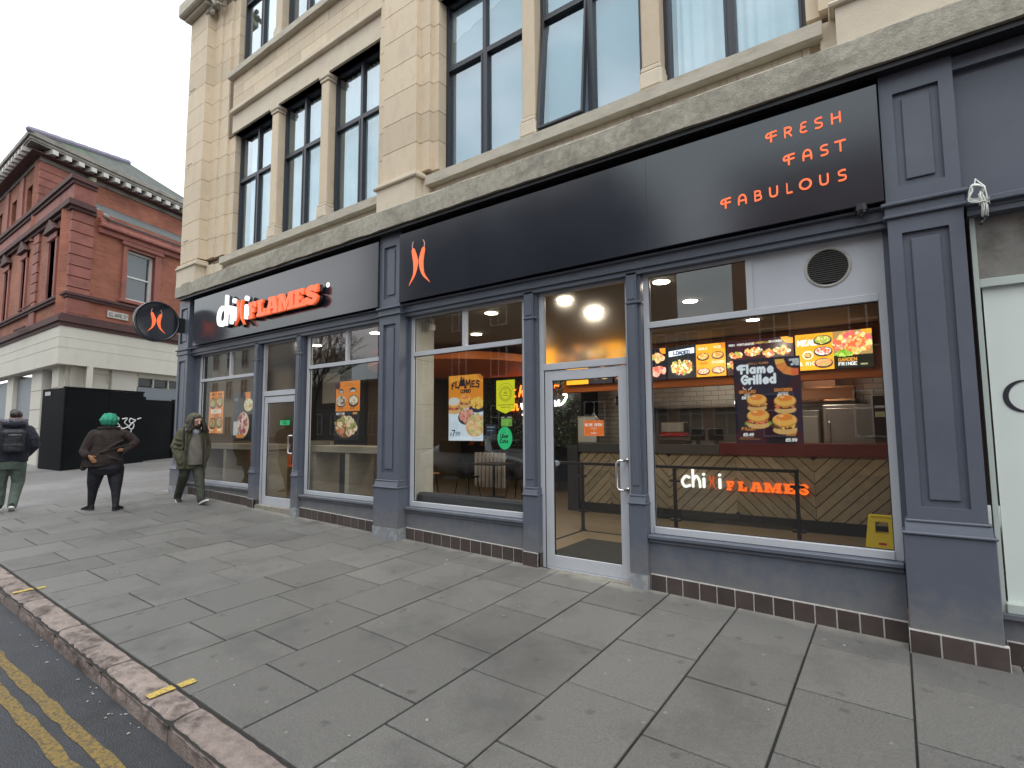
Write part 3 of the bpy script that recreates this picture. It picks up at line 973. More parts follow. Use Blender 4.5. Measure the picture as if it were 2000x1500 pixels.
# =================================================================== CORNER BUILDING (stone upper storeys)
bld = empty("corner_building", (-6, .3, 0), label="pale stone corner building with dark framed windows above grey shopfront", cat="building")
XL_, XR_ = -12.05, 9.0
# ledge above the signs
def rough_bar(name, m, parent, x0, x1, prof, step=.22, amp=.006):
    n = int((x1 - x0) / step)
    rings = []
    for i in range(n + 1):
        x = x0 + (x1 - x0) * i / n
        rings.append([(x, y + RNG.normal() * amp * w, z + RNG.normal() * amp * w) for (y, z, w) in prof])
    return MB().ring_tube(rings).build(name, m, parent)
rough_bar("ledge", M_CONC, bld, -12.1, XR_, [(-.25, 4.272, 1), (-.253, 4.40, .4), (-.25, 4.53, 1), (-.235, 4.548, 1), (.02, 4.56, 0), (.3, 4.56, 0), (.3, 4.268, 0), (-.02, 4.268, 0)], amp=.004)
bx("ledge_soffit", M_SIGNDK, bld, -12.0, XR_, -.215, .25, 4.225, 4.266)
# wall core behind everything above the ledge
WY = .15          # window plane
core = MB()
core.box(XL_ + .02, XR_, .02, .4, 4.48, 4.93)
for (a, b_) in ((XL_ + .02, -10.46), (-5.88, -4.88), (-.38, .62), (4.9, XR_)):
    core.box(a, b_, .06, .45, 4.93, 13.4)
core.box(XL_ + .02, XR_, .03, .40, 7.42, 8.72)
core.box(XL_ + .02, XR_, .03, .40, 11.2, 13.4)
core.box(XL_, XL_ + .3, .4, 9, 0, 13.4); core.box(XL_, XR_, 8.8, 9, 0, 13.4); core.box(XL_, XR_, .3, 9, 13.2, 13.4)
core.box(XR_ - .2, XR_, .4, 9, 0, 13.4)
core.build("wall", M_MORTAR, bld)

def block(poly, z0, z1, m=M_STONE, name="stone_block", gap=.0045):
    cx = sum(p[0] for p in poly) / len(poly)
    MB().prism(poly, z0 + gap, z1 - gap).build(name, m, bld, origin=(cx, -.1, z0))

def shaft_poly(xc, left=True, right=True):
    h = .3375
    p = []
    p += [(xc - .61, .2), (xc - .61, .0), (xc - .51, .0), (xc - .51, -.07), (xc - h, -.07), (xc - h, -.15)] if left else [(xc - h, .2), (xc - h, -.15)]
    p += [(xc + h, -.15), (xc + h, -.07), (xc + .51, -.07), (xc + .51, .0), (xc + .61, .0), (xc + .61, .2)] if right else [(xc + h, -.15), (xc + h, .2)]
    return p
PC = [(-5.41, True, True), (.17, True, True), (5.6, True, True)]
JZ = [5.0] + [5.406 + .4165 * k for k in range(0, 19)]
for (xc, L_, R__) in PC:
    P = shaft_poly(xc)
    for a, b_ in zip(JZ[:-1], JZ[1:]):
        block(P, a, b_)
    # plinth and moulded base
    q = MB()
    q.prism([(p[0] * 1 + (-.05 if p[0] < xc else .05) * (abs(p[0] - xc) < .4), p[1] - .055 * (p[1] < -.1)) for p in P], 4.49, 4.88)
    q.build("pilaster_plinth", M_STONEP, bld)
    for (z, r, o_) in ((4.905, .028, .085), (4.957, .02, .055)):
        t = MB()
        y = -.15 - o_ + .02
        t.tube([(xc - .3375 - o_, .0, z), (xc - .3375 - o_, y, z), (xc + .3375 + o_, y, z), (xc + .3375 + o_, .0, z)], r, 8)
        t.box(xc - .3375 - o_ + .005, xc + .3375 + o_ - .005, y + .004, 0, z - r * .9, z + r * .9)
        t.build("base_moulding", M_STONEP, bld)
# corner pier
CP = [(-12.05, .25), (-12.05, -.2), (-11.27, -.2), (-11.27, -.04), (-10.98, -.04), (-10.98, .0), (-10.66, .0), (-10.66, .05), (-10.42, .05), (-10.42, .25)]
for k, (a, b_) in enumerate(zip(JZ[:-1], JZ[1:])):
    if a > 10.3: break
    block(CP, a, b_)
    if k % 4 == 1:
        bx("stone_inset", M_MORTAR, bld, -11.95, -11.72, -.204, -.2, a + .05, a + .062)
MB().prism([(p[0] - .03 * (p[0] < -12), p[1] - .05 * (p[1] < -.1)) for p in CP], 4.49, 4.86).build("pilaster_plinth", M_STONEP, bld)
t = MB()
for (z, r, o_) in ((4.88, .03, .075), (4.935, .022, .05)):
    t.box(-12.05 - o_ * .6, -11.27 + o_, -.2 - o_, 0, z - r, z + r, b=.012)
t.build("base_moulding", M_STONEP, bld)
topz = JZ[[i for i, z in enumerate(JZ) if z > 10.3][0]]
t = MB(); t.box(-12.20, -11.05, -.42, .3, topz + .06, topz + .36, b=.03); t.box(-12.13, -11.15, -.32, .3, topz - .0, topz + .06, b=.02); t.box(-12.10, -10.42, -.18, .3, topz + .36, 13.4)
t.build("pier_cornice", M_SILL, bld)
t = MB()
for k in range(34):
    t.ell((-11.25 + RNG.uniform(-.14, .62), -.16 + RNG.uniform(-.08, .05), topz - .02 + RNG.uniform(-.12, .10)), (RNG.uniform(.03, .06), .04, RNG.uniform(.03, .07)), 7, 5)
t.build("carved_ornament", M_CONC, bld, smooth=True)

BAYS = [(-10.42, -5.92, [(-10.40, -9.0), (-8.80, -7.50), (-7.30, -5.92)]), (-4.80, -.36 - .08, [(-4.80, -3.43), (-3.25, -1.93), (-1.735, -.44)]), (.78, 4.99, [(.78, 2.1), (2.3, 3.5), (3.7, 4.99)])]
M_CURT = mat("pale_net_curtain", (.70, .80, .84), .9, var=.1, vscale=3)
M_ROOM = mat("dim_room", (.05, .055, .06), .9)

def curtain(x0, x1, z0, z1, y, parent):
    n = int((x1 - x0) / .022); rings = []
    vs = []
    for i in range(n + 1):
        x = x0 + (x1 - x0) * i / n
        yy = y + .022 * math.sin(i * 1.15 + math.sin(i * .21) * 2) + RNG.normal() * .003
        vs += [(x, yy, z0), (x, yy * 1.0, z1)]
    MB().add(vs, [(2 * i, 2 * i + 2, 2 * i + 3, 2 * i + 1) for i in range(n)]).build("curtain", M_CURT, parent, smooth=True, fix=False)

def upper_window(x0, x1, z0, z1, zt, mode):
    y0, y1 = WY - .0, WY + .07
    fw = .042
    w = MB()
    w.box(x0, x0 + fw, y0, y1, z0, z1); w.box(x1 - fw, x1, y0, y1, z0, z1)
    w.box(x0 + fw, x1 - fw, y0, y1, z0, z0 + fw); w.box(x0 + fw, x1 - fw, y0, y1, z1 - fw, z1)
    win = w.build("window", M_ANTH, bld)
    xm = (x0 + x1) / 2
    bars = MB()
    bars.box(xm - .027, xm + .027, y0 - .012, y1 - .004, z0 + fw, z1 - fw)
    bars.box(x0 + fw, xm - .027, y0 - .008, y1 - .004, zt - .028, zt + .028); bars.box(xm + .027, x1 - fw, y0 - .008, y1 - .004, zt - .028, zt + .028)
    bars.build("glazing_bar", M_ANTH, win)
    cells = [(x0 + fw, xm - .027, z0 + fw, zt - .028), (xm + .027, x1 - fw, z0 + fw, zt - .028), (x0 + fw, xm - .027, zt + .028, z1 - fw), (xm + .027, x1 - fw, zt + .028, z1 - fw)]
    for i, (a, b_, c, d) in enumerate(cells):
        T = None
        if mode == 'open' and i == 0:
            T = Matrix.Translation((a, y0, d)) @ Matrix.Rotation(math.radians(-5.5), 4, 'X') @ Matrix.Translation((-a, -y0, -d))
        if i < 2:
            s = MB(T)
            e = .024
            s.box(a, a + e, y0 - .02, y1 - .02, c, d); s.box(b_ - e, b_, y0 - .02, y1 - .02, c, d)
            s.box(a + e, b_ - e, y0 - .02, y1 - .02, c, c + e); s.box(a + e, b_ - e, y0 - .02, y1 - .02, d - e, d)
            s.build("sash", M_ANTH, win)
            a, b_, c, d = a + e, b_ - e, c + e, d - e
        tilt = RNG.normal() * .0015
        MB(T).quad((a, y0 + .03, c), (b_, y0 + .03 + tilt, c), (b_, y0 + .03 + tilt, d), (a, y0 + .03, d)).build("pane", M_GLASSUP, win, fix=False)
    # room behind
    if mode in ('curtain', 'open', 'half'):
        lo = z0 + .05
        if mode == 'half':
            curtain(x0 + .40, x1 - .02, lo, z1 - .1, y1 + .09, win)
        elif mode == 'curtain':
            curtain(x0 + (.22 if x0 < -10 else .10), x1 - .05, lo, z1 - .05, y1 + .06, win)
    if mode == 'tatty' or mode == 'open':
        M_FILM = mat("peeling_film", (.50, .62, .68), .6, var=.1, vscale=2)
        M_FROST = mat("window_film", (.20, .29, .37), .6, var=.1, vscale=1.2)
        MB().quad((x0 + .06, y1 + .015, z0 + .04), (x1 - .06, y1 + .015, z0 + .04), (x1 - .06, y1 + .015, z1 - .06), (x0 + .06, y1 + .015, z1 - .06)).build("film", M_FROST, win, fix=False)
        if mode == 'tatty':
            pts = [(x0 + .06, z1 - .06), (x0 + .06, zt + .42)]
            xx = x0 + .06
            while xx < x1 - .06:
                pts.append((xx, zt + .40 + .42 * (xx - x0) / (x1 - x0) + RNG.uniform(-.03, .03))); xx += .06
            pts += [(x1 - .06, zt + .8), (x1 - .06, z1 - .06)]
            MB().prism(pts, y1 + .006, y1 + .008, 'y').build("film", M_FILM, win)
    M_REV = mat("pale_reveal", (.33, .33, .29), .8, var=.1)
    bx("reveal", M_REV, win, x0 - .03, x0 + .004, y1 + .002, y1 + .5, z0, z1); bx("reveal", M_REV, win, x1 - .004, x1 + .03, y1 + .002, y1 + .5, z0, z1)
    bx("room_back", M_ROOM, win, x0 - .08, x1 + .08, 1.6, 1.62, z0, z1)

def col_box(x0, x1, z0, z1):
    xm = (x0 + x1) / 2
    c = MB(); c.box(x0, x1, 0, .2, z0 + .24, z1 - .13, b=.018)
    shaft = c.build("window_column", M_STONE, bld)
    b_ = MB(); b_.box(x0 - .022, x1 + .022, -.03, .2, z0, z0 + .19, b=.02); b_.box(x0 - .01, x1 + .01, -.014, .2, z0 + .19, z0 + .245, b=.012)
    b_.build("column_base", M_STONEP, shaft)
    h = MB(); h.box(x0 - .012, x1 + .012, -.016, .2, z1 - .13, z1 - .08, b=.01); h.box(x0 - .03, x1 + .03, -.032, .2, z1 - .08, z1, b=.015)
    h.build("capital", M_STONEP, shaft)

for bi, (b0, b1, wins) in enumerate(BAYS):
    modes = [['curtain', 'curtain', 'curtain'], ['tatty', 'open', 'curtain'], ['curtain'] * 3][bi]
    for li, (z0, z1, zt) in enumerate(((4.95, 7.42, 6.47), (8.74, 11.2, 10.25))):
        for wi, (a, b_) in enumerate(wins):
            upper_window(a, b_, z0, z1, zt, modes[wi] if li == 0 else 'half')
            if wi < 2: col_box(b_, wins[wi + 1][0], z0, z1)
    e0, e1 = b0 - .02, b1 + .02
    rough_bar("window_sill", M_SILL, bld, e0 - .1, e1 + .1, [(-.12, 4.76, 1), (-.12, 4.885, .6), (.0, 4.93, .3), (.3, 4.96, 0), (.3, 4.75, 0), (-.1, 4.745, .5)], amp=.002)
    rough_bar("window_sill", M_SILL, bld, e0 - .06, e1 + .06, [(-.12, 8.55, 1), (-.12, 8.665, .6), (.0, 8.71, .3), (.3, 8.74, 0), (.3, 8.54, 0), (-.1, 8.54, .5)], amp=.002)
    # narrow course under the sill, broken into stones
    x = e0
    while x < e1 - .05:
        x2 = min(e1, x + .62)
        MB().box(x + .002, x2 - .002, -.03, .1, 4.492, 4.742).build("stone_block", M_STAIN, bld, origin=(x, 0, 4.5))
        x = x2
    # plain lintel with string course, then two courses of blocks
    bx("lintel", M_STONEP, bld, e0, e1, -.012, .2, 7.42, 7.80)
    s = MB(); s.box(e0, e1, -.085, .1, 7.80, 7.875, b=.012); s.box(e0, e1, -.055, .1, 7.875, 7.93, b=.015); s.build("string_course", M_STONEP, bld)
    for r, (za, zb) in enumerate(((7.93, 8.135), (8.135, 8.34), (8.34, 8.545))):
        x = e0; first = True
        while x < e1 - .05:
            x2 = min(e1, x + (.78 if not (first and r % 2) else .39)); first = False
            MB().box(x + .003, x2 - .003, -.02, .1, za + .003, zb - .003).build("stone_block", M_STONE, bld, origin=(x, 0, za))
            x = x2
bx("upper_frieze", M_STONEP, bld, -10.42, XR_, -.012, .1, 11.2, 13.4)

# =================================================================== GREY SHOPFRONT (parts of the building)
FY = .05            # frame plane
def moulded_panel(x0, x1, z0, z1, y, parent, name="raised_panel"):
    """sunk panel with a bead: frame lines then fielded centre"""
    p = MB()
    p.box(x0, x1, y + .028, y + .04, z0, z1)
    p.box(x0 + .05, x1 - .05, y + .012, y + .028, z0 + .05, z1 - .05, b=.006)
    p.build(name, M_GREY, parent)

def framed_shaft(mb, x0, x1, y0, y1, z0, z1, px0, px1, pz0, pz1):
    mb.box(x0, px0, y0, y1, z0, z1); mb.box(px1, x1, y0, y1, z0, z1)
    mb.box(px0, px1, y0, y1, z0, pz0); mb.box(px0, px1, y0, y1, pz1, z1)
    mb.box(px0, px1, y0 + .04, y1, pz0, pz1)

def big_pilaster(x0, x1, zb, worn=True):
    g_ = zp((x0 + x1) / 2, 0)
    y0, y1 = -.12, .12
    m = .085
    s = MB()
    framed_shaft(s, x0, x1, y0, y1, .84, 3.08, x0 + m, x1 - m, .93, 2.96)
    sh = s.build("pilaster", M_GREY, bld)
    moulded_panel(x0 + m, x1 - m, .93, 2.96, y0, sh)
    s = MB(); framed_shaft(s, x0, x1, y0, y1, 3.20, 4.224, x0 + m, x1 - m, 3.32, 4.06)
    s.build("pilaster_head", M_GREY, sh)
    moulded_panel(x0 + m, x1 - m, 3.32, 4.06, y0, sh)
    c = MB(); c.box(x0 - .025, x1 + .025, y0 - .025, y1, 3.08, 3.105, b=.006); c.box(x0 - .012, x1 + .012, y0 - .012, y1, 3.105, 3.17); c.box(x0 - .035, x1 + .035, y0 - .04, y1, 3.17, 3.20, b=.008)
    c.build("capital", M_GREY, sh)
    b_ = MB(); b_.box(x0 - .012, x1 + .012, y0 - .02, y1, .82, .84, b=.006)
    b_.prism([(y0 - .012, .82), (y0 - .035, .755), (y1, .755), (y1, .82)], x0 - .018, x1 + .018, 'x'); b_.box(x0 - .04, x1 + .04, y0 - .05, y1, .735, .755, b=.006)
    b_.build("base_moulding", M_GREY, sh)
    base = MB(); base.box(x0 - .03, x1 + .03, y0 - .035, y1, g_ + .14, .735, b=.006)
    base.build("plinth", M_GREY, sh)
    return sh

def tiles(x0, x1, y, parent=bld, side=None, tile_h=.142, ret=0.0):
    n = max(1, round((x1 - x0) / .155))
    bk = MB(); vs = [(x0, y + .006), (x1, y + .006)]
    bk.add([(x0, y + .005, zp(x0, 0) - .03), (x1, y + .005, zp(x1, 0) - .03), (x1, y + .005, zp(x1, 0) + tile_h + .009), (x0, y + .005, zp(x0, 0) + tile_h + .009),
            (x0, y + .04, zp(x0, 0) - .03), (x1, y + .04, zp(x1, 0) - .03), (x1, y + .04, zp(x1, 0) + tile_h + .009), (x0, y + .04, zp(x0, 0) + tile_h + .009)],
           [(0, 1, 2, 3), (4, 5, 6, 7), (3, 2, 6, 7), (1, 5, 6, 2), (0, 4, 7, 3)])
    bed = bk.build("tile_grout", M_GROUT, parent)
    for i in range(n):
        a, b_ = x0 + (x1 - x0) * i / n + .005, x0 + (x1 - x0) * (i + 1) / n - .005
        za, zb = zp(a, 0), zp(b_, 0)
        MB().add([(a, y, za - .03), (b_, y, zb - .03), (b_, y, zb + tile_h), (a, y, za + tile_h), (a, y + .02, za - .03), (b_, y + .02, zb - .03), (b_, y + .02, zb + tile_h), (a, y + .02, za + tile_h)],
                 [(0, 1, 2, 3), (3, 2, 6, 7), (0, 4, 7, 3), (1, 2, 6, 5), (4, 5, 6, 7)]).build("base_tile", M_TILE, bed, origin=(a, y, za))

pilC = big_pilaster(-5.80, -5.38, 0)
pilR = big_pilaster(.03, .475, 0)
pilL = big_pilaster(-12.16, -11.70, 0)
bx("corner_fillet", M_GREY, bld, -.006, .035, .035, .13, .16, 3.10)
bx("corner_fillet", M_GREY, bld, -5.84, -5.79, .04, .13, .3, 3.10)
bx("corner_fillet", M_GREY, bld, -5.385, -5.33, .04, .13, .3, 3.10)
bx("corner_fillet", M_GREY, bld, -11.71, -11.49, .04, .13, .5, 3.10)
# feet
def foot(x0, x1, y0, m, nm="pilaster_foot"):
    MB().add([(x, y, z) for x in (x0, x1) for y in (y0, .1) for z in (zp(x, 0) - .04, zp((x0 + x1) / 2, 0) + .14)], [(0, 1, 3, 2), (4, 6, 7, 5), (0, 4, 5, 1), (2, 3, 7, 6), (0, 2, 6, 4), (1, 5, 7, 3)]).build(nm, m, bld)
foot(-5.835, -5.345, -.158, M_GREYWORN)
foot(-12.195, -11.67, -.158, M_GREYWORN)
tiles(-.005, .525, -.168)
bx("tile_return", M_TILE, bld, .512, .524, -.160, .05, zp(.5, 0) - .05, zp(.5, 0) + .142)
bx("pilaster_core", M_GREY, bld, .01, .505, -.12, .1, zp(.5, 0) - .05, zp(.0, 0) + .16)

def thin_pier(x0, x1, footmat=None):
    y0, y1 = -.035, .12
    g_ = zp((x0 + x1) / 2, 0)
    s = MB(); s.box(x0, x1, y0, y1, .86, 3.07); s.box(x1, x1 + .028, y0 + .03, y1, .86, 3.07)
    s.box(x0 + .02, x1 - .02, y0 - .008, y0, .95, 2.74, b=.003); s.box(x0 + .02, x1 - .02, y0 - .008, y0, 2.80, 2.99, b=.003)
    p = s.build("pier", M_GREY, bld)
    c = MB(); c.box(x0 - .006, x1 + .034, y0 - .014, y1, 2.755, 2.775, b=.004); c.build("capital", M_GREY, p)
    b_ = MB(); b_.box(x0 - .012, x1 + .04, y0 - .016, y1, .845, .865, b=.005); b_.prism([(y0 - .01, .845), (y0 - .028, .79), (y1, .79), (y1, .845)], x0 - .014, x1 + .044, 'x'); b_.box(x0 - .028, x1 + .056, y0 - .034, y1, .775, .79, b=.004)
    b_.box(x0 - .02, x1 + .05, y0 - .02, y1, g_ + .13, .775, b=.004)
    b_.build("base_moulding", M_GREY, p)
    return p
for (a, b_) in ((-9.255, -9.135), (-7.95, -7.83), (-3.40, -3.275), (-2.145, -2.035)):
    thin_pier(a, b_)
for (a, b_, mm) in ((-9.28, -9.09, None), (-3.425, -3.225, None)):
    tiles(a, b_, -.062)
    bx("tile_return", M_TILE, bld, b_ - .012, b_, -.055, .06, zp(b_, 0) - .04, zp(b_, 0) + .142)
    bx("pier_core", M_GREY, bld, a + .004, b_ - .016, -.05, .1, zp(b_, 0) - .05, zp(a, 0) + .14)
for (a, b_) in ((-7.975, -7.78), (-2.17, -1.985)):
    MB().add([(x, y, z) for x in (a, b_) for y in (-.06, .1) for z in (zp(x, 0) - .04, zp((a + b_) / 2, 0) + .135)], [(0, 1, 3, 2), (4, 6, 7, 5), (0, 4, 5, 1), (2, 3, 7, 6), (0, 2, 6, 4), (1, 5, 7, 3)]).build("pier_foot", M_GREYWORN, bld)

# fascia beam below the signs
for (a, b_) in ((-11.70, -5.80), (-5.38, .03)):
    s = MB(); s.box(a, b_, -.06, .12, 3.10, 3.19); s.box(a, b_, -.035, .12, 3.05, 3.10); s.box(a, b_, -.10, .12, 3.19, 3.21, b=.004); s.box(a, b_, 0, .12, 3.21, 4.22)
    s.build("fascia_beam", M_GREY, bld)

# stall risers
def riser(x0, x1):
    s = MB()
    za, zb = zp(x0, 0) + .14, zp(x1, 0) + .14
    s.add([(x0, 0, za), (x1, 0, zb), (x1, 0, .42), (x0, 0, .42), (x0, .1, za), (x1, .1, zb), (x1, .1, .42), (x0, .1, .42)], [(0, 1, 2, 3), (4, 5, 6, 7), (3, 2, 6, 7), (0, 1, 5, 4), (0, 4, 7, 3), (1, 2, 6, 5)])
    p = s.build("stall_riser", M_GREY, bld)
    t = MB(); t.box(x0, x1, -.045, .12, .455, .495, b=.008); t.box(x0, x1, -.02, .1, .42, .455, b=.006)
    t.build("sill_board", M_GREY, p)
    tiles(x0 + .01, x1, -.012)
riser(-11.67, -9.28); riser(-7.78, -5.835); riser(-5.345, -3.425); riser(-1.985, -.005)

def shop_window(x0, x1, vx, blank=None):
    z0, zt, z1 = .497, 2.53, 3.05
    fw = .055
    s = MB(); y0, y1 = FY, FY + .06
    s.box(x0, x0 + fw, y0, y1, z0, z1); s.box(x1 - fw, x1, y0, y1, z0, z1)
    s.box(x0 + fw, x1 - fw, y0 - .012, y1, z0, z0 + .065, b=.004); s.box(x0 + fw, x1 - fw, y0, y1, z1 - .03, z1)
    w = s.build("shop_window", M_ALU, bld)
    s = MB(); s.box(x0 + fw - .002, x1 - fw + .002, y0 - .006, y1 - .01, zt - .03, zt + .03, b=.003); s.box(vx - .027, vx + .027, y0 - .004, y1 - .01, zt + .03, z1 - .03)
    s.build("glazing_bar", M_ALU, w)
    gy = y0 + .03
    def pane(a, b_, c, d): MB().quad((a, gy, c), (b_, gy, c), (b_, gy, d), (a, gy, d)).build("pane", M_GLASS, w, fix=False)
    pane(x0 + fw, x1 - fw, z0 + .065, zt - .03)
    pane(x0 + fw, vx - .027, zt + .03, z1 - .03)
    if blank is None: pane(vx + .027, x1 - fw, zt + .03, z1 - .03)
    # black gasket lines
    s = MB()
    e = .006
    for (a, b_, c, d) in ((x0 + fw, x1 - fw, z0 + .065, zt - .03), (x0 + fw, vx - .027, zt + .03, z1 - .03)):
        s.box(a, a + e, gy - .006, gy + .006, c, d); s.box(b_ - e, b_, gy - .006, gy + .006, c, d); s.box(a + e, b_ - e, gy - .006, gy + .006, c, c + e); s.box(a + e, b_ - e, gy - .006, gy + .006, d - e, d)
    s.build("gasket", M_SIGNDK, w)
    return w
w1 = shop_window(-11.50, -9.29, -10.27)
w2 = shop_window(-7.76, -5.84, -6.74)
w3 = shop_window(-5.335, -3.43, -4.38)
w4 = shop_window(-2.0, -.005, -1.0, blank=True)
# solid upper light with round grille
bp_ = MB(); bp_.box(-.973, -.06, FY + .005, FY + .03, 2.56, 3.02); bpn = bp_.build("blank_panel", M_ALU, w4)
fanx, fanz = -.392, 2.835
rimm = MB()
pr = [(.142, .0), (.146, -.012), (.160, -.018), (.170, -.012), (.173, .0), (.142, .0)]
rings = []
for k in range(48):
    a = 2 * math.pi * k / 48
    rings.append([(fanx + r * math.cos(a), FY + .012 + y, fanz + r * math.sin(a)) for r, y in pr])
rings.append(rings[0])
vent = empty("ventilation_grille", (fanx, FY, fanz), label="round louvred ventilation grille in the panel above the big right window", cat="vent")
rimm.ring_tube(rings, caps=False).build("rim", mat("cream_plastic", (.44, .43, .40), .5, var=.1, dirt=(.1, .09, .08), dscale=9), vent, smooth=True)
bk = MB(); bk.cyl((fanx, FY - .002, fanz), (0, 1, 0), .146, .004, 40); bk.build("backing", mat("sooty_black", (.008, .008, .008), .9), vent)
for k in range(-8, 9):
    z = fanz + k * .0175
    hw = math.sqrt(max(0, (.143) ** 2 - (k * .0175) ** 2))
    if hw < .03: continue
    s = MB(); s.add([(fanx - hw, FY - .014, z - .006), (fanx + hw, FY - .014, z - .006), (fanx + hw, FY - .004, z + .006), (fanx - hw, FY - .004, z + .006),
                     (fanx - hw, FY - .012, z - .008), (fanx + hw, FY - .012, z - .008), (fanx + hw, FY - .002, z + .004), (fanx - hw, FY - .002, z + .004)], [(0, 1, 2, 3), (4, 5, 6, 7), (0, 1, 5, 4), (2, 3, 7, 6)])
    s.build("slat", mat("grille_slat", (.05, .048, .045), .6), vent)

M_FROSTG = bpy.data.materials.new("frosted_transom"); M_FROSTG.use_nodes = True
_b = M_FROSTG.node_tree.nodes["Principled BSDF"]
_b.inputs["Transmission Weight"].default_value = 1.0; _b.inputs["Roughness"].default_value = .27; _b.inputs["IOR"].default_value = 1.30; _b.inputs["Base Color"].default_value = (.80, .76, .70, 1)

def shop_door(x0, x1, zf, ztop, zbar, open_side):
    y0, y1 = FY, FY + .06
    fr = MB()
    fr.box(x0, x0 + .055, y0 - .004, y1, zf, 3.05); fr.box(x1 - .045, x1, y0 - .004, y1, zf, 3.05)
    fr.box(x0 + .055, x1 - .045, y0 - .008, y1, ztop + .012, zbar, b=.003); fr.box(x0 + .055, x1 - .045, y0, y1, 3.02, 3.05)
    dr = fr.build("shop_door", M_ALU, bld)
    a, b_ = x0 + .062, x1 - .052
    lf = MB(); st = .095
    lf.box(a, a + st, y0 + .004, y1 - .008, zf + .02, ztop, b=.004); lf.box(b_ - st, b_, y0 + .004, y1 - .008, zf + .02, ztop, b=.004)
    lf.box(a + st, b_ - st, y0 + .004, y1 - .008, zf + .02, zf + .15, b=.004); lf.box(a + st, b_ - st, y0 + .004, y1 - .008, ztop - .11, ztop, b=.004)
    leaf = lf.build("door_leaf", M_ALU, dr)
    gy = y0 + .03
    MB().quad((a + st, gy, zf + .15), (b_ - st, gy, zf + .15), (b_ - st, gy, ztop - .11), (a + st, gy, ztop - .11)).build("pane", M_GLASS, dr, fix=False)
    MB().quad((x0 + .055, gy, zbar), (x1 - .045, gy, zbar), (x1 - .045, gy, 3.02), (x0 + .055, gy, 3.02)).build("transom_pane", M_FROSTG, dr, fix=False)
    gk = MB(); e = .007
    for (p, q, c, d) in ((a + st, b_ - st, zf + .15, ztop - .11),):
        gk.box(p, p + e, gy - .008, gy + .008, c, d); gk.box(q - e, q, gy - .008, gy + .008, c, d); gk.box(p + e, q - e, gy - .008, gy + .008, c, c + e); gk.box(p + e, q - e, gy - .008, gy + .008, d - e, d)
    gk.box(a - .006, a - .001, y0 + .002, y1, zf + .02, ztop); gk.build("gasket", M_SIGNDK, dr)
    hx = b_ - .05 if open_side > 0 else a + .05
    hz0, hz1 = zf + .90, zf + 1.19
    h = MB()
    pts = spline([(hx, y0 + .01, hz1)], 1) if False else None
    ax_ = b_ - .012 if open_side > 0 else a + .012
    bxx = ax_ - .075 * open_side
    P = [(ax_, y0 + .01, hz1), (ax_ - .01 * open_side, y0 - .06, hz1), (ax_ - .02 * open_side, y0 - .082, hz1), (bxx + .02 * open_side, y0 - .09, hz1 - .002), (bxx, y0 - .09, hz1 - .03), (bxx, y0 - .09, hz0 + .03), (bxx + .02 * open_side, y0 - .09, hz0 + .002), (ax_ - .02 * open_side, y0 - .082, hz0), (ax_ - .01 * open_side, y0 - .06, hz0), (ax_, y0 + .01, hz0)]
    h.tube(P, .0135, 10)
    for z in (hz0, hz1): h.cyl((ax_, y0 + .006, z), (0, -1, 0), .022, .012, 16)
    h.build("handle", mat("brushed_steel", (.62, .61, .60), .28, metal=1.0), dr, smooth=True)
    th = MB(); th.add([(x, y, z) for x in (x0 - .02, x1 + .02) for y in (-.03, .16) for z in (zp(x, 0) - .05, zf + .018 if y > 0 else zf - .0)], [(0, 1, 3, 2), (4, 6, 7, 5), (0, 4, 5, 1), (2, 3, 7, 6), (0, 2, 6, 4), (1, 5, 7, 3)])
    th.build("threshold", M_CEMENT, dr)
    sp = MB(); sp.box(a + .01, b_ - .01, y0 - .012, y0 + .01, zf + .002, zf + .018); sp.build("weather_bar", M_ALU, dr)
    return dr
d1 = shop_door(-9.085, -7.96, .235, 2.10, 2.20, +1)
d2 = shop_door(-3.245, -2.15, -.005, 2.15, 2.235, +1)

# =================================================================== SIGNS
sg1 = empty("shop_sign", (-8.7, -.1, 3.7), label="black fascia sign with raised white and orange shop name letters", cat="sign")
s = MB(); s.box(-11.41, -5.80, -.155, -.03, 3.222, 4.165, b=.003); s.build("sign_board", M_SIGN, sg1)
sg2 = empty("shop_sign", (-2.7, -.1, 3.7), label="long black fascia sign reading FRESH FAST FABULOUS with a chilli pair", cat="sign")
s = MB(); s.box(-5.365, .020, -.155, -.03, 3.225, 4.165, b=.003); s.build("sign_board", M_SIGN, sg2)
bx("board_seam", M_SIGNDK, sg2, -1.86, -1.858, -.1562, -.155, 3.23, 4.16)

def letter(fn, bbox, n, ext, x, y, z, m, parent, name="letter", sx=1, sz=1):
    me = on_front(shape_mesh(fn, bbox, n, ext), x, y, z, sx, sz)
    return link_mesh(name, me, m, parent)

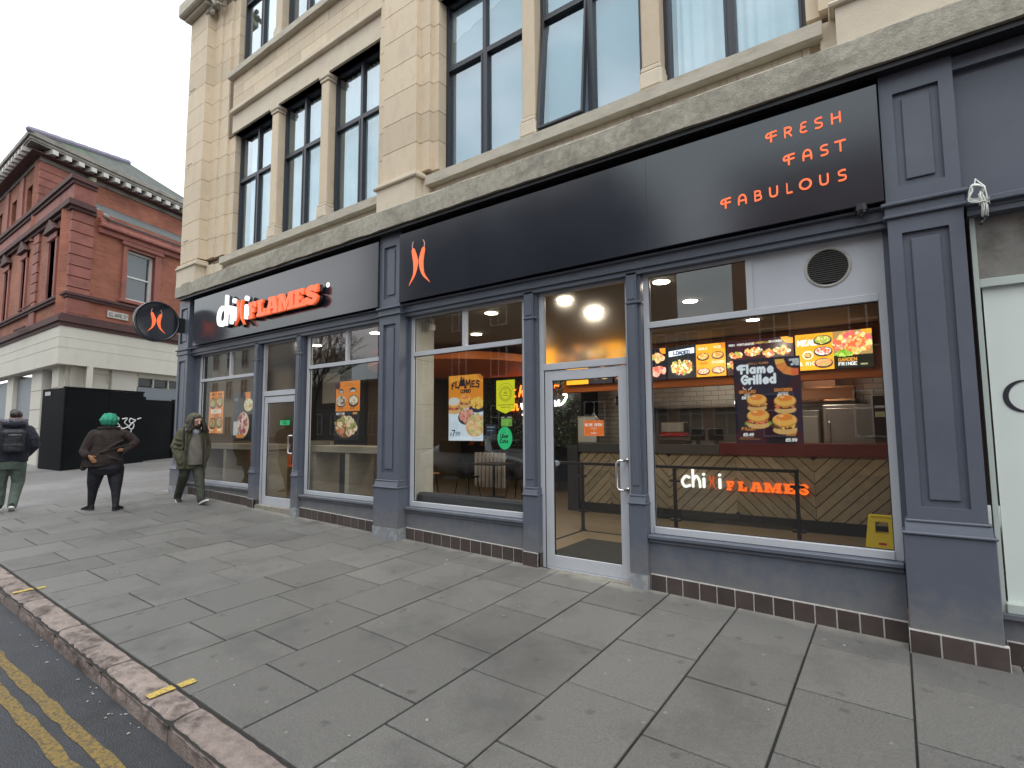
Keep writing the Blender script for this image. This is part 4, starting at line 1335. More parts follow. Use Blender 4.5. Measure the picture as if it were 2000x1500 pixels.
# -- FRESH / FAST / FABULOUS : rounded strokes on a unit-height letter
FR = {
'F': [spline([(.95, 1.0), (.45, .98), (.12, .90), (.0, .68), (.08, .50), (.26, .52)], 6), [(.45, .95), (.45, 0)], [(.45, .52), (.92, .54)]],
'R': [[(.12, 0), (.12, 1)], [(.12, 1)] + spline([(.5, 1.0), (.85, .88), (.85, .60), (.5, .46)], 6) + [(.12, .46)], [(.5, .46), (.9, 0)]],
'E': [spline([(.85, 1.0), (.5, 1.0), (.2, .88), (.22, .6), (.5, .52)], 6), spline([(.5, .52), (.15, .44), (.08, .16), (.4, .0), (.88, .02)], 6), [(.45, .52), (.72, .52)]],
'S': [spline([(.88, .98), (.5, 1.0), (.12, .88), (.14, .62), (.5, .5), (.86, .40), (.88, .12), (.5, .0), (.1, .02)], 6)],
'H': [[(.1, 0), (.1, 1)], [(.9, 0), (.9, 1)], [(.1, .5), (.9, .5)]],
'A': [spline([(.08, 0), (.08, .45), (.2, .85), (.5, 1.0), (.8, .85), (.92, .45), (.92, 0)], 6), [(.08, .38), (.92, .38)]],
'T': [[(.0, 1), (1.0, 1)], [(.5, 1), (.5, 0)]],
'B': [[(.12, 0), (.12, 1)], [(.12, 1)] + spline([(.5, 1.0), (.8, .9), (.8, .64), (.5, .53)], 6) + [(.12, .53)], [(.12, .53)] + spline([(.5, .53), (.9, .42), (.9, .1), (.5, 0)], 6) + [(.12, 0)]],
'U': [spline([(.1, 1), (.1, .5), (.18, .12), (.5, 0), (.82, .12), (.9, .5), (.9, 1)], 6)],
'L': [[(.12, 1), (.12, 0), (.85, 0)]],
'O': [[(.5 + .47 * math.cos(a * math.pi / 12), .5 + .5 * math.sin(a * math.pi / 12)) for a in range(25)]],
}
FRM = {}
def fr_letter(ch, x0, x1, zb, h=.088):
    key = ch
    if key not in FRM:
        st = FR[ch]
        FRM[key] = shape_mesh(lambda X, Y: np.min([d_stroke(X, Y, s_, .095) for s_ in st], axis=0), (-.2, 1.2, -.15, 1.15), 90, .004)
    me = FRM[key].copy()
    on_front(me, x0 * .9888, -.158, 1.5 + (zb - 1.5) * .9888, (x1 - x0) * .9888, h * .9888)
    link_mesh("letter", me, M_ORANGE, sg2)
for row, zb in (([('F', -.789, -.690), ('R', -.650, -.572), ('E', -.529, -.458), ('S', -.420, -.346), ('H', -.303, -.218)], 3.967),
                ([('F', -.661, -.563), ('A', -.520, -.435), ('S', -.390, -.318), ('T', -.283, -.200)], 3.723),
                ([('F', -1.183, -1.085), ('A', -1.040, -.953), ('B', -.907, -.831), ('U', -.787, -.700), ('L', -.654, -.588), ('O', -.553, -.452), ('U', -.410, -.326), ('S', -.278, -.204)], 3.476)):
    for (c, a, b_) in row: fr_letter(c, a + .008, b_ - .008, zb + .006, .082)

def chilli_pair(place, s, w, parent, m, mstem, stem=True, ext=.1):
    for side in (-1, 1):
        me = shape_mesh(chilli_fn(side), (-.40, .42, -.06, 1.02), 150, ext)
        me.transform(Matrix.Diagonal((w, s, s, 1)))
        link_mesh("chilli", place(me), m, parent)
        if stem:
            me = shape_mesh(stem_fn(side), (-.40, .42, .7, 1.02), 200, ext * .8)
            me.transform(Matrix.Diagonal((w, s, s, 1)))
            link_mesh("chilli_stem", place(me), mstem, parent)
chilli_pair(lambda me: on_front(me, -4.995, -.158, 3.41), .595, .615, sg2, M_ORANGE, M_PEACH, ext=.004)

# -- raised shop name on the left sign: letter bodies stand off the board
RY0, RY1 = -.17, -.26
def raised(fn, bbox, n, m, x, z, sx, sz, name="letter"):
    q_ = .9875; x *= q_; z = 1.5 + (z - 1.5) * q_; sx *= q_; sz *= q_
    me = shape_mesh(fn, bbox, n, .5)
    body = me.copy()
    d = (RY0 - RY1)
    me.transform(Matrix.Diagonal((1, 1, .05, 1))); 
    me = on_front(me, x, RY1, z, sx, sz)
    f = link_mesh(name, me, m, sg1)
    body.transform(Matrix.Diagonal((1, 1, d - .03, 1)))
    body = on_front(body, x, (RY0 + RY1) / 2, z, sx, sz)
    link_mesh("letter_side", body, M_RETURN if m is M_ORLIT else mat("grey_letter_return", (.10, .11, .13), .35), f)
R_ = .085
raised(lambda X, Y: d_stroke(X, Y, spline([(.82, .80), (.5, .92), (.2, .75), (.1, .45), (.2, .15), (.5, .05), (.86, .2)], 7), .105), (-.1, 1.1, -.15, 1.1), 110, M_WHLIT, -10.30, 3.475, .36, .36)
raised(lambda X, Y: np.minimum(d_stroke(X, Y, [(.15, 1.55), (.12, .05)], .11), d_stroke(X, Y, spline([(.15, .55), (.4, .88), (.7, .85), (.8, .55), (.82, .05)], 7), .105)), (-.1, 1.1, -.2, 1.75), 110, M_WHLIT, -10.02, 3.475, .30, .335)
for (xx, zz, tp) in ((-9.69, 3.50, .26), (-9.255, 3.475, .265)):
    raised(lambda X, Y: d_stroke(X, Y, [(0, .05), (0, tp - .03)], .042), (-.08, .08, -.05, .4), 60, M_WHLIT, xx, zz, 1, 1)
    raised(lambda X, Y: np.hypot(X, Y) - .044, (-.07, .07, -.07, .07), 40, M_WHLIT, xx, zz + tp + .12, 1, 1)
for side in (-1, 1):
    raised(chilli_fn(side), (-.40, .42, -.06, 1.02), 140, M_ORLIT, -9.475, 3.395, .52, .56, "chilli")
SLAB = {
'F': [[(0,0),(.62,0),(.62,.2),(.5,.2),(.5,.36),(.78,.36),(.78,.6),(.5,.6),(.5,.78),(.7,.78),(.7,.64),(.95,.64),(.95,1),(0,1),(0,.8),(.1,.8),(.1,.2),(0,.2)]],
'L': [[(0,0),(1,0),(1,.42),(.78,.42),(.78,.22),(.52,.22),(.52,.8),(.64,.8),(.64,1),(0,1),(0,.8),(.12,.8),(.12,.2),(0,.2)]],
'A': [[(-.05,0),(.42,0),(.42,.17),(.36,.17),(.39,.3),(.62,.3),(.65,.17),(.58,.17),(.58,0),(1.08,0),(1.08,.19),(1.02,.19),(.78,1),(.2,1),(.2,.82),(.26,.82),(.04,.19),(-.05,.19)]],
'M': [[(0,0),(.36,0),(.36,.18),(.29,.18),(.29,.6),(.45,.0),(.56,.0),(.72,.6),(.72,.18),(.64,.18),(.64,0),(1.04,0),(1.04,.18),(.97,.18),(.97,.82),(1.04,.82),(1.04,1),(.7,1),(.52,.42),(.34,1),(0,1),(0,.82),(.07,.82),(.07,.18),(0,.18)]],
'E': [[(0,0),(.98,0),(.98,.38),(.76,.38),(.76,.2),(.5,.2),(.5,.4),(.76,.4),(.76,.6),(.5,.6),(.5,.8),(.72,.8),(.72,.66),(.94,.66),(.94,1),(0,1),(0,.8),(.1,.8),(.1,.2),(0,.2)]],
}
def slab_fn(ch):
    if ch == 'S2':
        P = spline([(.86, .74), (.66, .90), (.34, .88), (.16, .70), (.36, .56), (.66, .44), (.86, .28), (.66, .10), (.34, .10), (.10, .26)], 7)
        return lambda X, Y: d_stroke(X, Y, P, .12)
    if ch == 'S':
        P = spline([(.80, .74), (.62, .86), (.36, .86), (.2, .72), (.32, .58), (.62, .46), (.80, .30), (.68, .14), (.4, .12), (.16, .27)], 7)
        return lambda X, Y: np.minimum(d_stroke(X, Y, P, .145), np.minimum(d_poly(X, Y, [(.72, .62), (.95, .62), (.95, 1), (.8, 1), (.72, .86)]), d_poly(X, Y, [(.0, 0), (.14, 0), (.26, .14), (.26, .4), (.0, .4)])))
    def f(X, Y):
        D = d_poly(X, Y, SLAB[ch][0])
        if ch == 'A': D = np.maximum(D, -d_poly(X, Y, [(.43, .46), (.59, .46), (.51, .76)]))
        return D
    return f
for ch, a, b_ in (('F', -9.165, -8.90), ('L', -8.885, -8.60), ('A', -8.59, -8.235), ('M', -8.235, -7.77), ('E', -7.76, -7.47), ('S', -7.46, -7.11)):
    raised(slab_fn(ch), (-.12, 1.15, -.06, 1.06), 150, M_ORLIT, a, 3.47, (b_ - a), .29 if ch != 'S' else .295)
me = on_front(shape_mesh(lambda X, Y: np.abs(np.hypot(X, Y) - .03) - .008, (-.05, .05, -.05, .05), 50, .004), -6.95, -.16, 3.73)
link_mesh("registered_mark", me, M_WHLIT, sg1)
t = MB(); t.box(-10.1, -9.1, -.17, -.156, 3.55, 3.59); t.box(-9.0, -7.1, -.17, -.156, 3.55, 3.61); t.build("mounting_rail", M_SIGNDK, sg1)

# -- projecting disc sign
sg3 = empty("projecting_sign", (-11.9, -.6, 3.7), label="round black projecting sign with two orange chillies on the building corner", cat="sign")
dcx, dcy, dcz, dr_ = -11.87, -.635, 3.70, .40
s = MB(); s.cyl((dcx - .11, dcy, dcz), (1, 0, 0), dr_, .11, 64); s.build("disc", M_SIGNDK, sg3, smooth=False)
rings = []
for k in range(65):
    a = 2 * math.pi * k / 64
    rings.append([(dcx + x_, dcy + r * math.cos(a), dcz + r * math.sin(a)) for r, x_ in ((dr_ + .004, -.02), (dr_ + .004, .012), (dr_ - .02, .016), (dr_ - .035, .003))])
MB().ring_tube(rings, caps=False).build("rim", M_SIGN, sg3, smooth=True)
s = MB(); s.cyl((dcx, dcy, dcz), (1, 0, 0), dr_ - .03, .002, 64); s.build("face", M_SIGN, sg3)
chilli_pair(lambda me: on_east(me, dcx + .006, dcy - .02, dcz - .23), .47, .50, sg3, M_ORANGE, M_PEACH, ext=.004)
s = MB(); s.box(dcx - .10, dcx - .01, dcy + .36, -.121, 3.54, 3.84, b=.004); s.build("bracket", M_SIGNDK, sg3)

# -- dome camera under the right sign, cable coil on the neighbour
dm = empty("dome_camera", (-.127, -.1, 3.2), label="small black dome camera under the right end of the long fascia sign", cat="camera")
s = MB(); s.ell((-.127, -.12, 3.185), .038, 18, 12); s.build("dome", mat("smoked_plastic", (.02, .02, .022), .12), dm, smooth=True)
s = MB(); s.cyl((-.127, -.12, 3.19), (0, 0, 1), .045, .05, 24); s.build("housing", M_SIGNDK, dm, smooth=False)
M_CABLE = mat("white_cable", (.72, .74, .70), .45)
cb = empty("cable_coil", (.55, -.2, 3.1), label="coiled white cable hanging beside the right grey pilaster", cat="cable")
cx_, cz_ = .552, 3.125
s = MB()
for k in range(5):
    r = .047 + .004 * math.sin(k * 2.1)
    s.tube([(cx_ - .012 + r * .72 * math.cos(a * .35) + .004 * k * math.sin(a), -.175 - .009 * k, cz_ + .012 * math.sin(k) + r * 1.25 * math.sin(a * .35)) for a in range(19)], .0048, 6)
s.build("coil", M_CABLE, cb, smooth=True)
s = MB()
s.tube([(cx_ + .002, -.10, 3.262), (cx_ - .004, -.15, 3.24), (cx_ - .014, -.17, 3.18)], .004, 6)
s.tube([(cx_ + .002, -.10, 3.262), (cx_ + .012, -.15, 3.22), (cx_ + .038, -.18, 3.17), (cx_ + .046, -.185, 3.09), (cx_ + .04, -.185, 3.02)], .005, 6)
for k in range(7):
    q = k * .9
    s.tube([(cx_ + .012 + .010 * math.cos(q), -.18 - .01 * math.sin(q), 3.125), (cx_ + .03 + .014 * math.cos(q), -.185 - .012 * math.sin(q), 3.03), (cx_ + .028 + .017 * math.cos(q + .5), -.185 - .013 * math.sin(q), 2.955)], .0048, 6)
s.build("bundle", M_CABLE, cb, smooth=True)
s = MB(); s.tube([(cx_ + .03, -.19, 2.955), (cx_ + .02, -.19, 2.925), (cx_ + .006, -.19, 2.905)], .004, 6); s.cyl((cx_ + .012, -.19, 2.925), (-.4, 0, -1), .008, .03, 8)
s.build("loose_end", M_SIGNDK, cb, smooth=True)
s = MB()
for z in (3.075, 3.05): s.tube([(cx_ + .03 + .028 * math.cos(a * .7), -.185 + .018 * math.sin(a * .7), z + .01 * math.cos(a)) for a in range(10)], .003, 5)
s.build("cable_tie", M_CABLE, cb)

# =================================================================== NEXT SHOP (right edge)
M_WPAN = mat("pale_window_board", (.68, .74, .71), .5, var=.03, vscale=2, rvar=.04)
nb = empty("neighbouring_shop", (1.6, .05, 1.5), label="grey framed shop with pale boarded window at the right edge", cat="shop")
bx("window_board", M_WPAN, nb, .56, 3.6, .055, .07, .30, 2.50)
s = MB(); s.box(.515, .545, .02, .11, .22, 3.02); s.box(.545, 3.6, .02, .11, 2.50, 2.56, b=.003); s.box(.545, 3.6, .0, .12, .235, .30, b=.004); s.build("frame", mat("pale_green_frame", (.48, .54, .51), .45), nb)
bx("upper_light", mat("dusty_grey_sheet", (.22, .215, .20), .35, var=.25, vscale=4, dirt=(.08, .075, .06), dscale=3, damt=.8), nb, .545, 3.6, .06, .075, 2.56, 3.02)
s = MB(); s.box(.50, 3.6, -.05, .12, 3.02, 3.06); s.box(.475, 3.6, -.10, .12, 3.085, 3.13, b=.006); s.box(.50, 3.6, -.06, .12, 3.06, 3.085); s.box(.475, 3.6, -.035, .12, 3.13, 4.22); s.box(.475, 3.6, -.09, -.035, 4.12, 4.22)
s.build("fascia", M_GREY, nb)
s = MB(); s.box(.52, 3.6, 0, .12, zp(.6, 0) + .12, .205); s.box(.51, 3.6, -.04, .12, .205, .235); s.build("stall_riser", M_GREY, nb)
tiles(.53, 3.6, -.01)
M_INK = mat("dark_lettering", (.02, .02, .03), .5)
me = shape_mesh(lambda X, Y: np.maximum(np.abs(np.hypot(X / 1.0, Y) - .108) - (.004 + .012 * np.clip(-X / .11, 0, 1)), X - .085), (-.16, .16, -.16, .16), 140, .002)
link_mesh("letter", on_front(me, .745, .052, 1.712), M_INK, nb)
me = shape_mesh(lambda X, Y: np.hypot(X, Y) - .035, (-.05, .05, -.05, .05), 40, .002)
link_mesh("letter", on_front(me, .71, .052, .755), M_INK, nb)

# =================================================================== SHOP INTERIOR
M_FLOORW = mat("oak_floor", (.20, .155, .10), .4, var=.2, vscale=3, stretch=(1, 6, 1), bump=.05)
M_CEIL = mat("taupe_ceiling", (.20, .17, .14), .8, var=.05)
M_DKWALL = mat("charcoal_wall", (.035, .037, .042), .7, var=.2, vscale=2)
M_OAK = mat("ash_board", (.29, .245, .175), .5, var=.18, vscale=2.2, stretch=(1, 1, 9), bump=.05)
M_PLANK = mat("chevron_oak", (.30, .245, .165), .5, var=.2, vscale=5, stretch=(2, 1, 2), bump=.08, obj_rand=.16)
M_BLK = mat("black_painted_steel", (.012, .012, .013), .4)
M_ORWALL = mat("orange_wall_paint", (.62, .155, .015), .55, var=.04)
M_MAROON = mat("maroon_panel", (.10, .008, .012), .4, var=.1)
M_STEEL = mat("stainless_steel", (.42, .41, .39), .3, metal=.9, var=.05)
M_TILEW = brick_mat("white_subway_tile", (.42, .42, .40), (.36, .36, .34), (.16, .16, .155), .3, .1, .006, bump=.2, rough=.25)
M_MARBLE = mat("pale_marble_tile", (.44, .44, .41), .4, var=.18, vscale=1.3, bump=.03)

g = MB(); g.box(-12.0, 0.0, .12, 8.6, -.06, .0); fl = g.build("shop_floor", M_FLOORW); tag(fl, "light wood floor inside the restaurant", kind="structure")
g = MB(); g.box(-12.0, -5.9, .12, 1.7, .001, .23); tag(g.build("raised_floor", M_FLOORW), "raised wood floor behind the left shop windows", kind="structure")
g = MB(); g.box(-12.0, 0.0, .12, 8.6, 3.075, 3.14); tag(g.build("shop_ceiling", M_CEIL), "taupe ceiling with round downlights inside the restaurant", kind="structure")
g = MB(); g.box(-11.99, 0.0, 8.4, 8.55, 0, 3.07); g.box(0.0, .03, .12, 8.4, 0, 3.07); g.box(-11.99, -11.9, .12, 8.4, 0, 3.07); g.box(-11.9, -9.6, 2.7, 2.8, .0, 3.07)
tag(g.build("shop_wall", M_DKWALL), "charcoal walls inside the restaurant", kind="structure")
g = MB(); g.box(-5.88, -5.36, .115, .52, 0, 3.07); cw = g.build("tiled_column_wall", M_MARBLE); tag(cw, "pale marble tiled return wall beside the window", kind="structure")
for z in (.62, 1.24, 1.86, 2.48): bx("tile_joint", M_MORTAR, cw, -5.362, -5.358, .12, .521, z, z + .004)
g = MB(); g.box(-5.8, 0, 6.6, 6.7, 0, 3.07); tag(g.build("kitchen_wall", M_TILEW), "white tiled kitchen wall behind the counter", kind="structure")
bk_ = bx("bulkhead", M_ORWALL, None, -5.6, -.002, 4.60, 4.8, 2.26, 3.07); tag(bk_, "orange bulkhead carrying the menu screens above the counter", kind="structure")
me = shape_mesh(lambda X, Y: np.hypot(X, Y) - 1.9, (-2, 2, -2, 2), 90, .07)
me.transform(Matrix.Translation((-7.6, 3.6, 2.86))); o = link_mesh("ceiling_raft", me, M_ORWALL); tag(o, "round orange ceiling raft over the seating", kind="structure")
bx("mat_well_edge", M_BLK, fl, -3.85, -2.0, 2.13, 2.15, 0.0, .012); bx("mat_well_edge", M_BLK, fl, -3.87, -3.85, .2, 2.15, 0, .012)
o = bx("door_mat", mat("dark_ribbed_mat", (.02, .02, .02), .95, bump=.6), None, -3.5, -2.45, .35, 1.62, .001, .014, origin=(-3, 1, 0)); tag(o, "dark entrance mat just inside the open glass door", "mat")

# counter with chevron boards
ct = empty("service_counter", (-2.5, 3.9, 0), label="service counter clad in chevron oak boards with dark top", cat="counter")
bx("carcass", M_BLK, ct, -5.0, -.002, 3.90, 4.55, 0, 1.08)
bx("skirting", M_BLK, ct, -4.8, -.002, 3.84, 3.898, 0, .17)
bx("end_panel", mat("dark_laminate", (.03, .032, .036), .5), ct, -5.06, -4.84, 3.80, 3.90, 0, 1.2)
bx("worktop", mat("grey_laminate", (.05, .054, .06), .4), ct, -4.838, -2.3, 3.82, 4.6, 1.085, 1.24, b=.004)
bx("worktop", M_MAROON, ct, -2.298, -.002, 3.82, 4.6, 1.085, 1.27, b=.004)
def clip_rect(poly, x0, x1, z0, z1):
    for (ax, lim, sg) in ((0, x0, 1), (0, x1, -1), (1, z0, 1), (1, z1, -1)):
        out = []
        for i in range(len(poly)):
            a, b_ = poly[i], poly[(i + 1) % len(poly)]
            ia, ib = sg * (a[ax] - lim) >= 0, sg * (b_[ax] - lim) >= 0
            if ia: out.append(a)
            if ia != ib:
                t = (lim - a[ax]) / (b_[ax] - a[ax]); out.append((a[0] + (b_[0] - a[0]) * t, a[1] + (b_[1] - a[1]) * t))
        poly = out
        if len(poly) < 3: return []
    return poly
def face_x(px): return px
zones = [(-4.83, -4.21, -1), (-4.21, -3.14, 1), (-3.14, -2.07, -1), (-2.07, -1.0, 1)]
zones = [(-4.83, -4.21, 1), (-4.21, -3.14, -1), (-3.14, -2.07, 1), (-2.07, -1.0, -1), (-1.0, -.004, 1)]
VS = .172
for (xa, xb, sg) in zones:
    L = xb - xa
    for k in range(-8, 16):
        z = k * VS
        # lines run at 45 degrees; sg=+1 climbs to the right
        xo = xa if sg > 0 else xb
        far = xb if sg > 0 else xa
        p = [(xo, z + .009), (far, z + abs(L) + .009), (far, z + abs(L) + VS - .009), (xo, z + VS - .009)]
        if abs(L - 1.07) > .01 and xa < -4.5:   # short left zone: line up with its neighbour
            pass
        q = clip_rect(p, xa + .0015, xb - .0015, .172, 1.083)
        if len(q) >= 3:
            ar = abs(sum(q[i][0] * q[(i + 1) % len(q)][1] - q[(i + 1) % len(q)][0] * q[i][1] for i in range(len(q)))) / 2
            if ar > .0015:
                MB().prism(q, 3.862, 3.898, 'y').build("plank", M_PLANK, ct, origin=(q[0][0], 3.87, q[0][1]))
# lit shop name on the counter
lg = empty("counter_sign", (-2, 3.84, .7), label="lit white and orange shop name letters on the counter front", cat="sign")
M_GLOWW = emis_mat("white_neon", (.95, .95, .88), .95); M_GLOWO = emis_mat("orange_neon", (1.0, .15, .01), .85)
LY = 3.83
def flat(fn, bb, n, m, x, z, sx, sz, par=lg, y=LY, ext=.012, name="letter"):
    return link_mesh(name, on_front(shape_mesh(fn, bb, n, ext), x, y, z, sx, sz), m, par)
flat(lambda X, Y: d_stroke(X, Y, spline([(.9, .9), (.5, 1), (.1, .5), (.4, .02), (.95, .12)], 6), .13), (-.15, 1.2, -.2, 1.2), 70, M_GLOWW, -2.925, .558, .145, .165)
flat(lambda X, Y: np.minimum(d_stroke(X, Y, [(.15, 1.75), (.15, .05)], .13), d_stroke(X, Y, spline([(.15, .6), (.5, 1.05), (.85, .7), (.95, .05)], 6), .13)), (-.15, 1.2, -.2, 2.0), 70, M_GLOWW, -2.755, .558, .14, .165)
for xx in (-2.56, -2.313):
    flat(lambda X, Y: d_stroke(X, Y, [(0, 0), (0, .125)], .022), (-.06, .06, -.06, .24), 40, M_GLOWW, xx, .57, 1, 1)
    flat(lambda X, Y: np.hypot(X, Y) - .023, (-.05, .05, -.05, .05), 30, M_GLOWW, xx, .765, 1, 1)
for sd in (-1, 1): flat(chilli_fn(sd), (-.40, .42, -.06, 1.02), 80, emis_mat("dim_orange_%d" % sd, (.8, .13, .015), .5), -2.435, .53, .20, .26, name="chilli")
for ch, a, b_ in (('F', -2.215, -2.095), ('L', -2.045, -1.916), ('A', -1.865, -1.70), ('M', -1.675, -1.435), ('E', -1.405, -1.245), ('S2', -1.205, -1.075)):
    flat(slab_fn(ch), (-.12, 1.15, -.06, 1.06), 80, M_GLOWO, a, .535, b_ - a, .145)

# railing
rl = empty("queue_railing", (-2.5, 2.2, 0), label="black steel railing with posts and glass clamps in front of the counter", cat="railing")
bx("top_rail", M_BLK, rl, -4.9, -.975, 2.18, 2.22, .965, 1.005, b=.004)
for x in (-3.885, -2.475, -1.0):
    p_ = bx("post", M_BLK, rl, x - .02, x + .02, 2.18, 2.22, .015, .964)
    s = MB(); s.cyl((x, 2.2, .0), (0, 0, 1), .055, .012, 20); s.build("base_plate", M_BLK, p_)
    for z in (.28, .80):
        s = MB(); s.box(x - .075, x + .075, 2.185, 2.215, z - .018, z + .018, b=.008); s.build("clamp", M_BLK, p_)
for (a, b_) in ((-3.80, -2.56), (-2.39, -1.08)):
    MB().quad((a, 2.2, .15), (b_, 2.2, .15), (b_, 2.2, .9), (a, 2.2, .9)).build("infill_pane", M_GLASS, rl, fix=False)

# wet floor sign
M_YP = mat("yellow_plastic", (.85, .62, .02), .4, var=.05)
M_REDINK = mat("red_print", (.5, .03, .02), .5)
wf = empty("wet_floor_sign", (-.11, 1.5, 0), label="yellow plastic wet floor sign standing inside the right window", cat="floor sign")
for sgn in (-1, 1):
    def P(u, v, d=0): return (-.17 + u * 1.08, 1.5 + sgn * (.15 - .14 * v / .62) + d, v)
    yo = .012
    s = MB()
    def plate(mb, pts):
        n = len(pts)
        mb.add([P(u, v, 0) for u, v in pts] + [P(u, v, yo) for u, v in pts], [tuple(range(n)), tuple(range(2 * n - 1, n - 1, -1))] + [(i, (i + 1) % n, n + (i + 1) % n, n + i) for i in range(n)])
    def hw(v): return .165 - .065 * v / .62
    plate(s, [(-hw(0), 0), (hw(0), 0), (hw(.46), .46), (-hw(.46), .46)])
    plate(s, [(-hw(.57), .57), (hw(.57), .57), (hw(.62), .62), (-hw(.62), .62)])
    plate(s, [(-hw(.46), .461), (-.05, .461), (-.05, .569), (-hw(.57), .569)]); plate(s, [(.05, .461), (hw(.46), .461), (hw(.57), .569), (.05, .569)])
    s.build("leg_panel", M_YP, wf)
    if sgn < 0:
        s = MB()
        for (a, b_, c, d) in ((-.03, .03, .355, .375), (-.07, .08, .29, .305), (-.06, .07, .265, .275)):
            s.add([P(a, c, -.003), (P(b_, c, -.003)), P(b_, d, -.003), P(a, d, -.003)], [(0, 1, 2, 3)])
        s.add([P(-.06, .05, -.003), P(-.045, .05, -.003), P(.007, .2, -.003), P(-.007, .2, -.003)], [(0, 1, 2, 3)]); s.add([P(.045, .05, -.003), P(.06, .05, -.003), P(.007, .2, -.003), P(-.007, .2, -.003)], [(0, 1, 2, 3)])
        s.add([P(-.06, .04, -.003), P(.06, .04, -.003), P(.06, .055, -.003), P(-.06, .055, -.003)], [(0, 1, 2, 3)])
        s.build("warning_print", M_REDINK, wf, fix=False)
bx("hinge", M_YP, wf, -.27, -.07, 1.485, 1.53, .60, .635, b=.008)

# ---- kitchen equipment
def thing_box(name, label, cat, parts, loc, group=None):
    e = empty(name, loc, label=label, cat=cat, group=group)
    for (pn, m, a, b_) in parts:
        s = MB(); s.box(*a, b=b_); s.build(pn, m, e)
    return e
thing_box("display_fridge", "stainless steel cabinet standing behind the right end of the counter", "cabinet",
          [("body", M_STEEL, (-.98, -.22, 5.2, 5.8, 0, 1.88), .01), ("door", mat("dull_steel", (.30, .29, .28), .35, metal=.8, var=.08), (-.93, -.27, 5.17, 5.198, .2, 1.82), .006), ("handle", M_STEEL, (-.90, -.88, 5.13, 5.168, .8, 1.6), .004)], (-.6, 5.5, 0))
thing_box("steel_fridge", "narrow grey steel unit beside the stainless cabinet", "cabinet",
          [("body", mat("grey_steel", (.22, .22, .21), .4, metal=.5), (-1.42, -1.04, 5.3, 5.8, 0, 1.80), .01), ("door", mat("pale_steel", (.33, .33, .31), .4, metal=.4), (-1.40, -1.06, 5.27, 5.298, .3, 1.70), .006)], (-1.2, 5.5, 0))
thing_box("extractor_hood", "wide sloping copper toned extraction hood above the kitchen line", "extractor hood",
          [("canopy", mat("copper_tint_steel", (.42, .22, .12), .25, metal=.9), (-1.6, -.5, 5.3, 6.3, 1.95, 2.2), .03), ("duct", M_STEEL, (-1.3, -.8, 5.6, 6.1, 2.21, 3.06), .01)], (-1, 5.8, 1.95))
thing_box("kitchen_shelf", "long steel wall shelf with a bright strip light under it", "shelf",
          [("shelf_board", M_STEEL, (-4.6, -1.8, 6.25, 6.598, 1.93, 1.97), .004), ("upright", M_STEEL, (-4.55, -4.5, 6.3, 6.59, 1.98, 2.2), .004), ("strip_light", emis_mat("strip_glow", (1, .98, .9), 3.0), (-2.6, -1.95, 6.22, 6.25, 1.99, 2.05), 0)], (-3, 6.4, 1.95))
thing_box("prep_bench", "steel preparation bench along the white tiled wall", "bench",
          [("worktop", M_STEEL, (-4.7, -1.5, 5.9, 6.58, .92, .97), .006), ("splashback", mat("grey_splash", (.16, .16, .155), .4, metal=.4), (-4.4, -1.6, 6.56, 6.59, .98, 1.90), 0), ("cupboard", M_STEEL, (-4.6, -1.6, 5.98, 6.5, .1, .915), .006)], (-3, 6.2, 0))
gr = thing_box("contact_grill", "red and black grill machine on the back counter behind the window post", "grill",
          [("lower_plate", M_BLK, (-3.45, -2.95, 4.25, 4.55, 1.242, 1.30), .01), ("upper_plate", mat("red_enamel", (.35, .015, .015), .3), (-3.43, -2.98, 4.27, 4.53, 1.36, 1.43), .02), ("housing", M_STEEL, (-3.42, -3.0, 4.3, 4.56, 1.435, 1.62), .015)], (-3.2, 4.4, 1.24))
for k, x in enumerate((-2.72, -2.42)):
    e = empty("till_screen", (x, 4.1, 1.24), label=("black till screen on the counter, nearer the door" if k == 0 else "black till screen on the counter, beside the red grilled poster"), cat="screen", group="till screens on the counter")
    s = MB(Matrix.Translation((x, 4.1, 1.40)) @ Matrix.Rotation(.2, 4, 'X')); s.box(-.12, .12, -.012, .012, -.10, .10, b=.006); s.build("screen", M_BLK, e)
    bx("stand", M_BLK, e, x - .03, x + .03, 4.11, 4.16, 1.242, 1.38)
e = empty("framed_notice", (-4.75, 4.0, 1.24), label="pale framed notice standing on the left end of the counter", cat="frame")
bx("notice_frame", M_STEEL, e, -4.93, -4.52, 3.98, 4.0, 1.242, 1.75, b=.004); bx("paper", mat("pale_paper", (.42, .42, .40), .7, var=.05), e, -4.91, -4.54, 3.972, 3.978, 1.265, 1.725)
bx("printed_ring", mat("grey_print", (.25, .25, .25), .7), e, -4.79, -4.69, 3.9695, 3.9715, 1.42, 1.52)
thing_box("wall_hood", "dark steel hood hanging on the tiled wall left of the shelf", "extractor hood", [("canopy", mat("dark_hood", (.05, .042, .036), .35, metal=.5), (-4.75, -4.25, 5.2, 6.2, 1.98, 2.2), .06), ("duct", M_BLK, (-4.5, -4.3, 5.6, 5.9, 1.5, 1.975), 0)], (-4.5, 6, 2))
thing_box("drinks_banner", "tall dark promotional banner behind the counter by the right wall", "banner", [("panel", mat("dark_banner", (.035, .02, .025), .5, var=.3, vscale=9), (-.27, -.03, 4.72, 4.74, .9, 1.98), 0), ("print", mat("cream_print", (.5, .5, .32), .5), (-.25, -.10, 4.715, 4.719, 1.66, 1.74), 0), ("print", mat("white_print", (.6, .6, .6), .5), (-.25, -.12, 4.715, 4.719, 1.80, 1.83), 0)], (-.15, 4.7, .9))

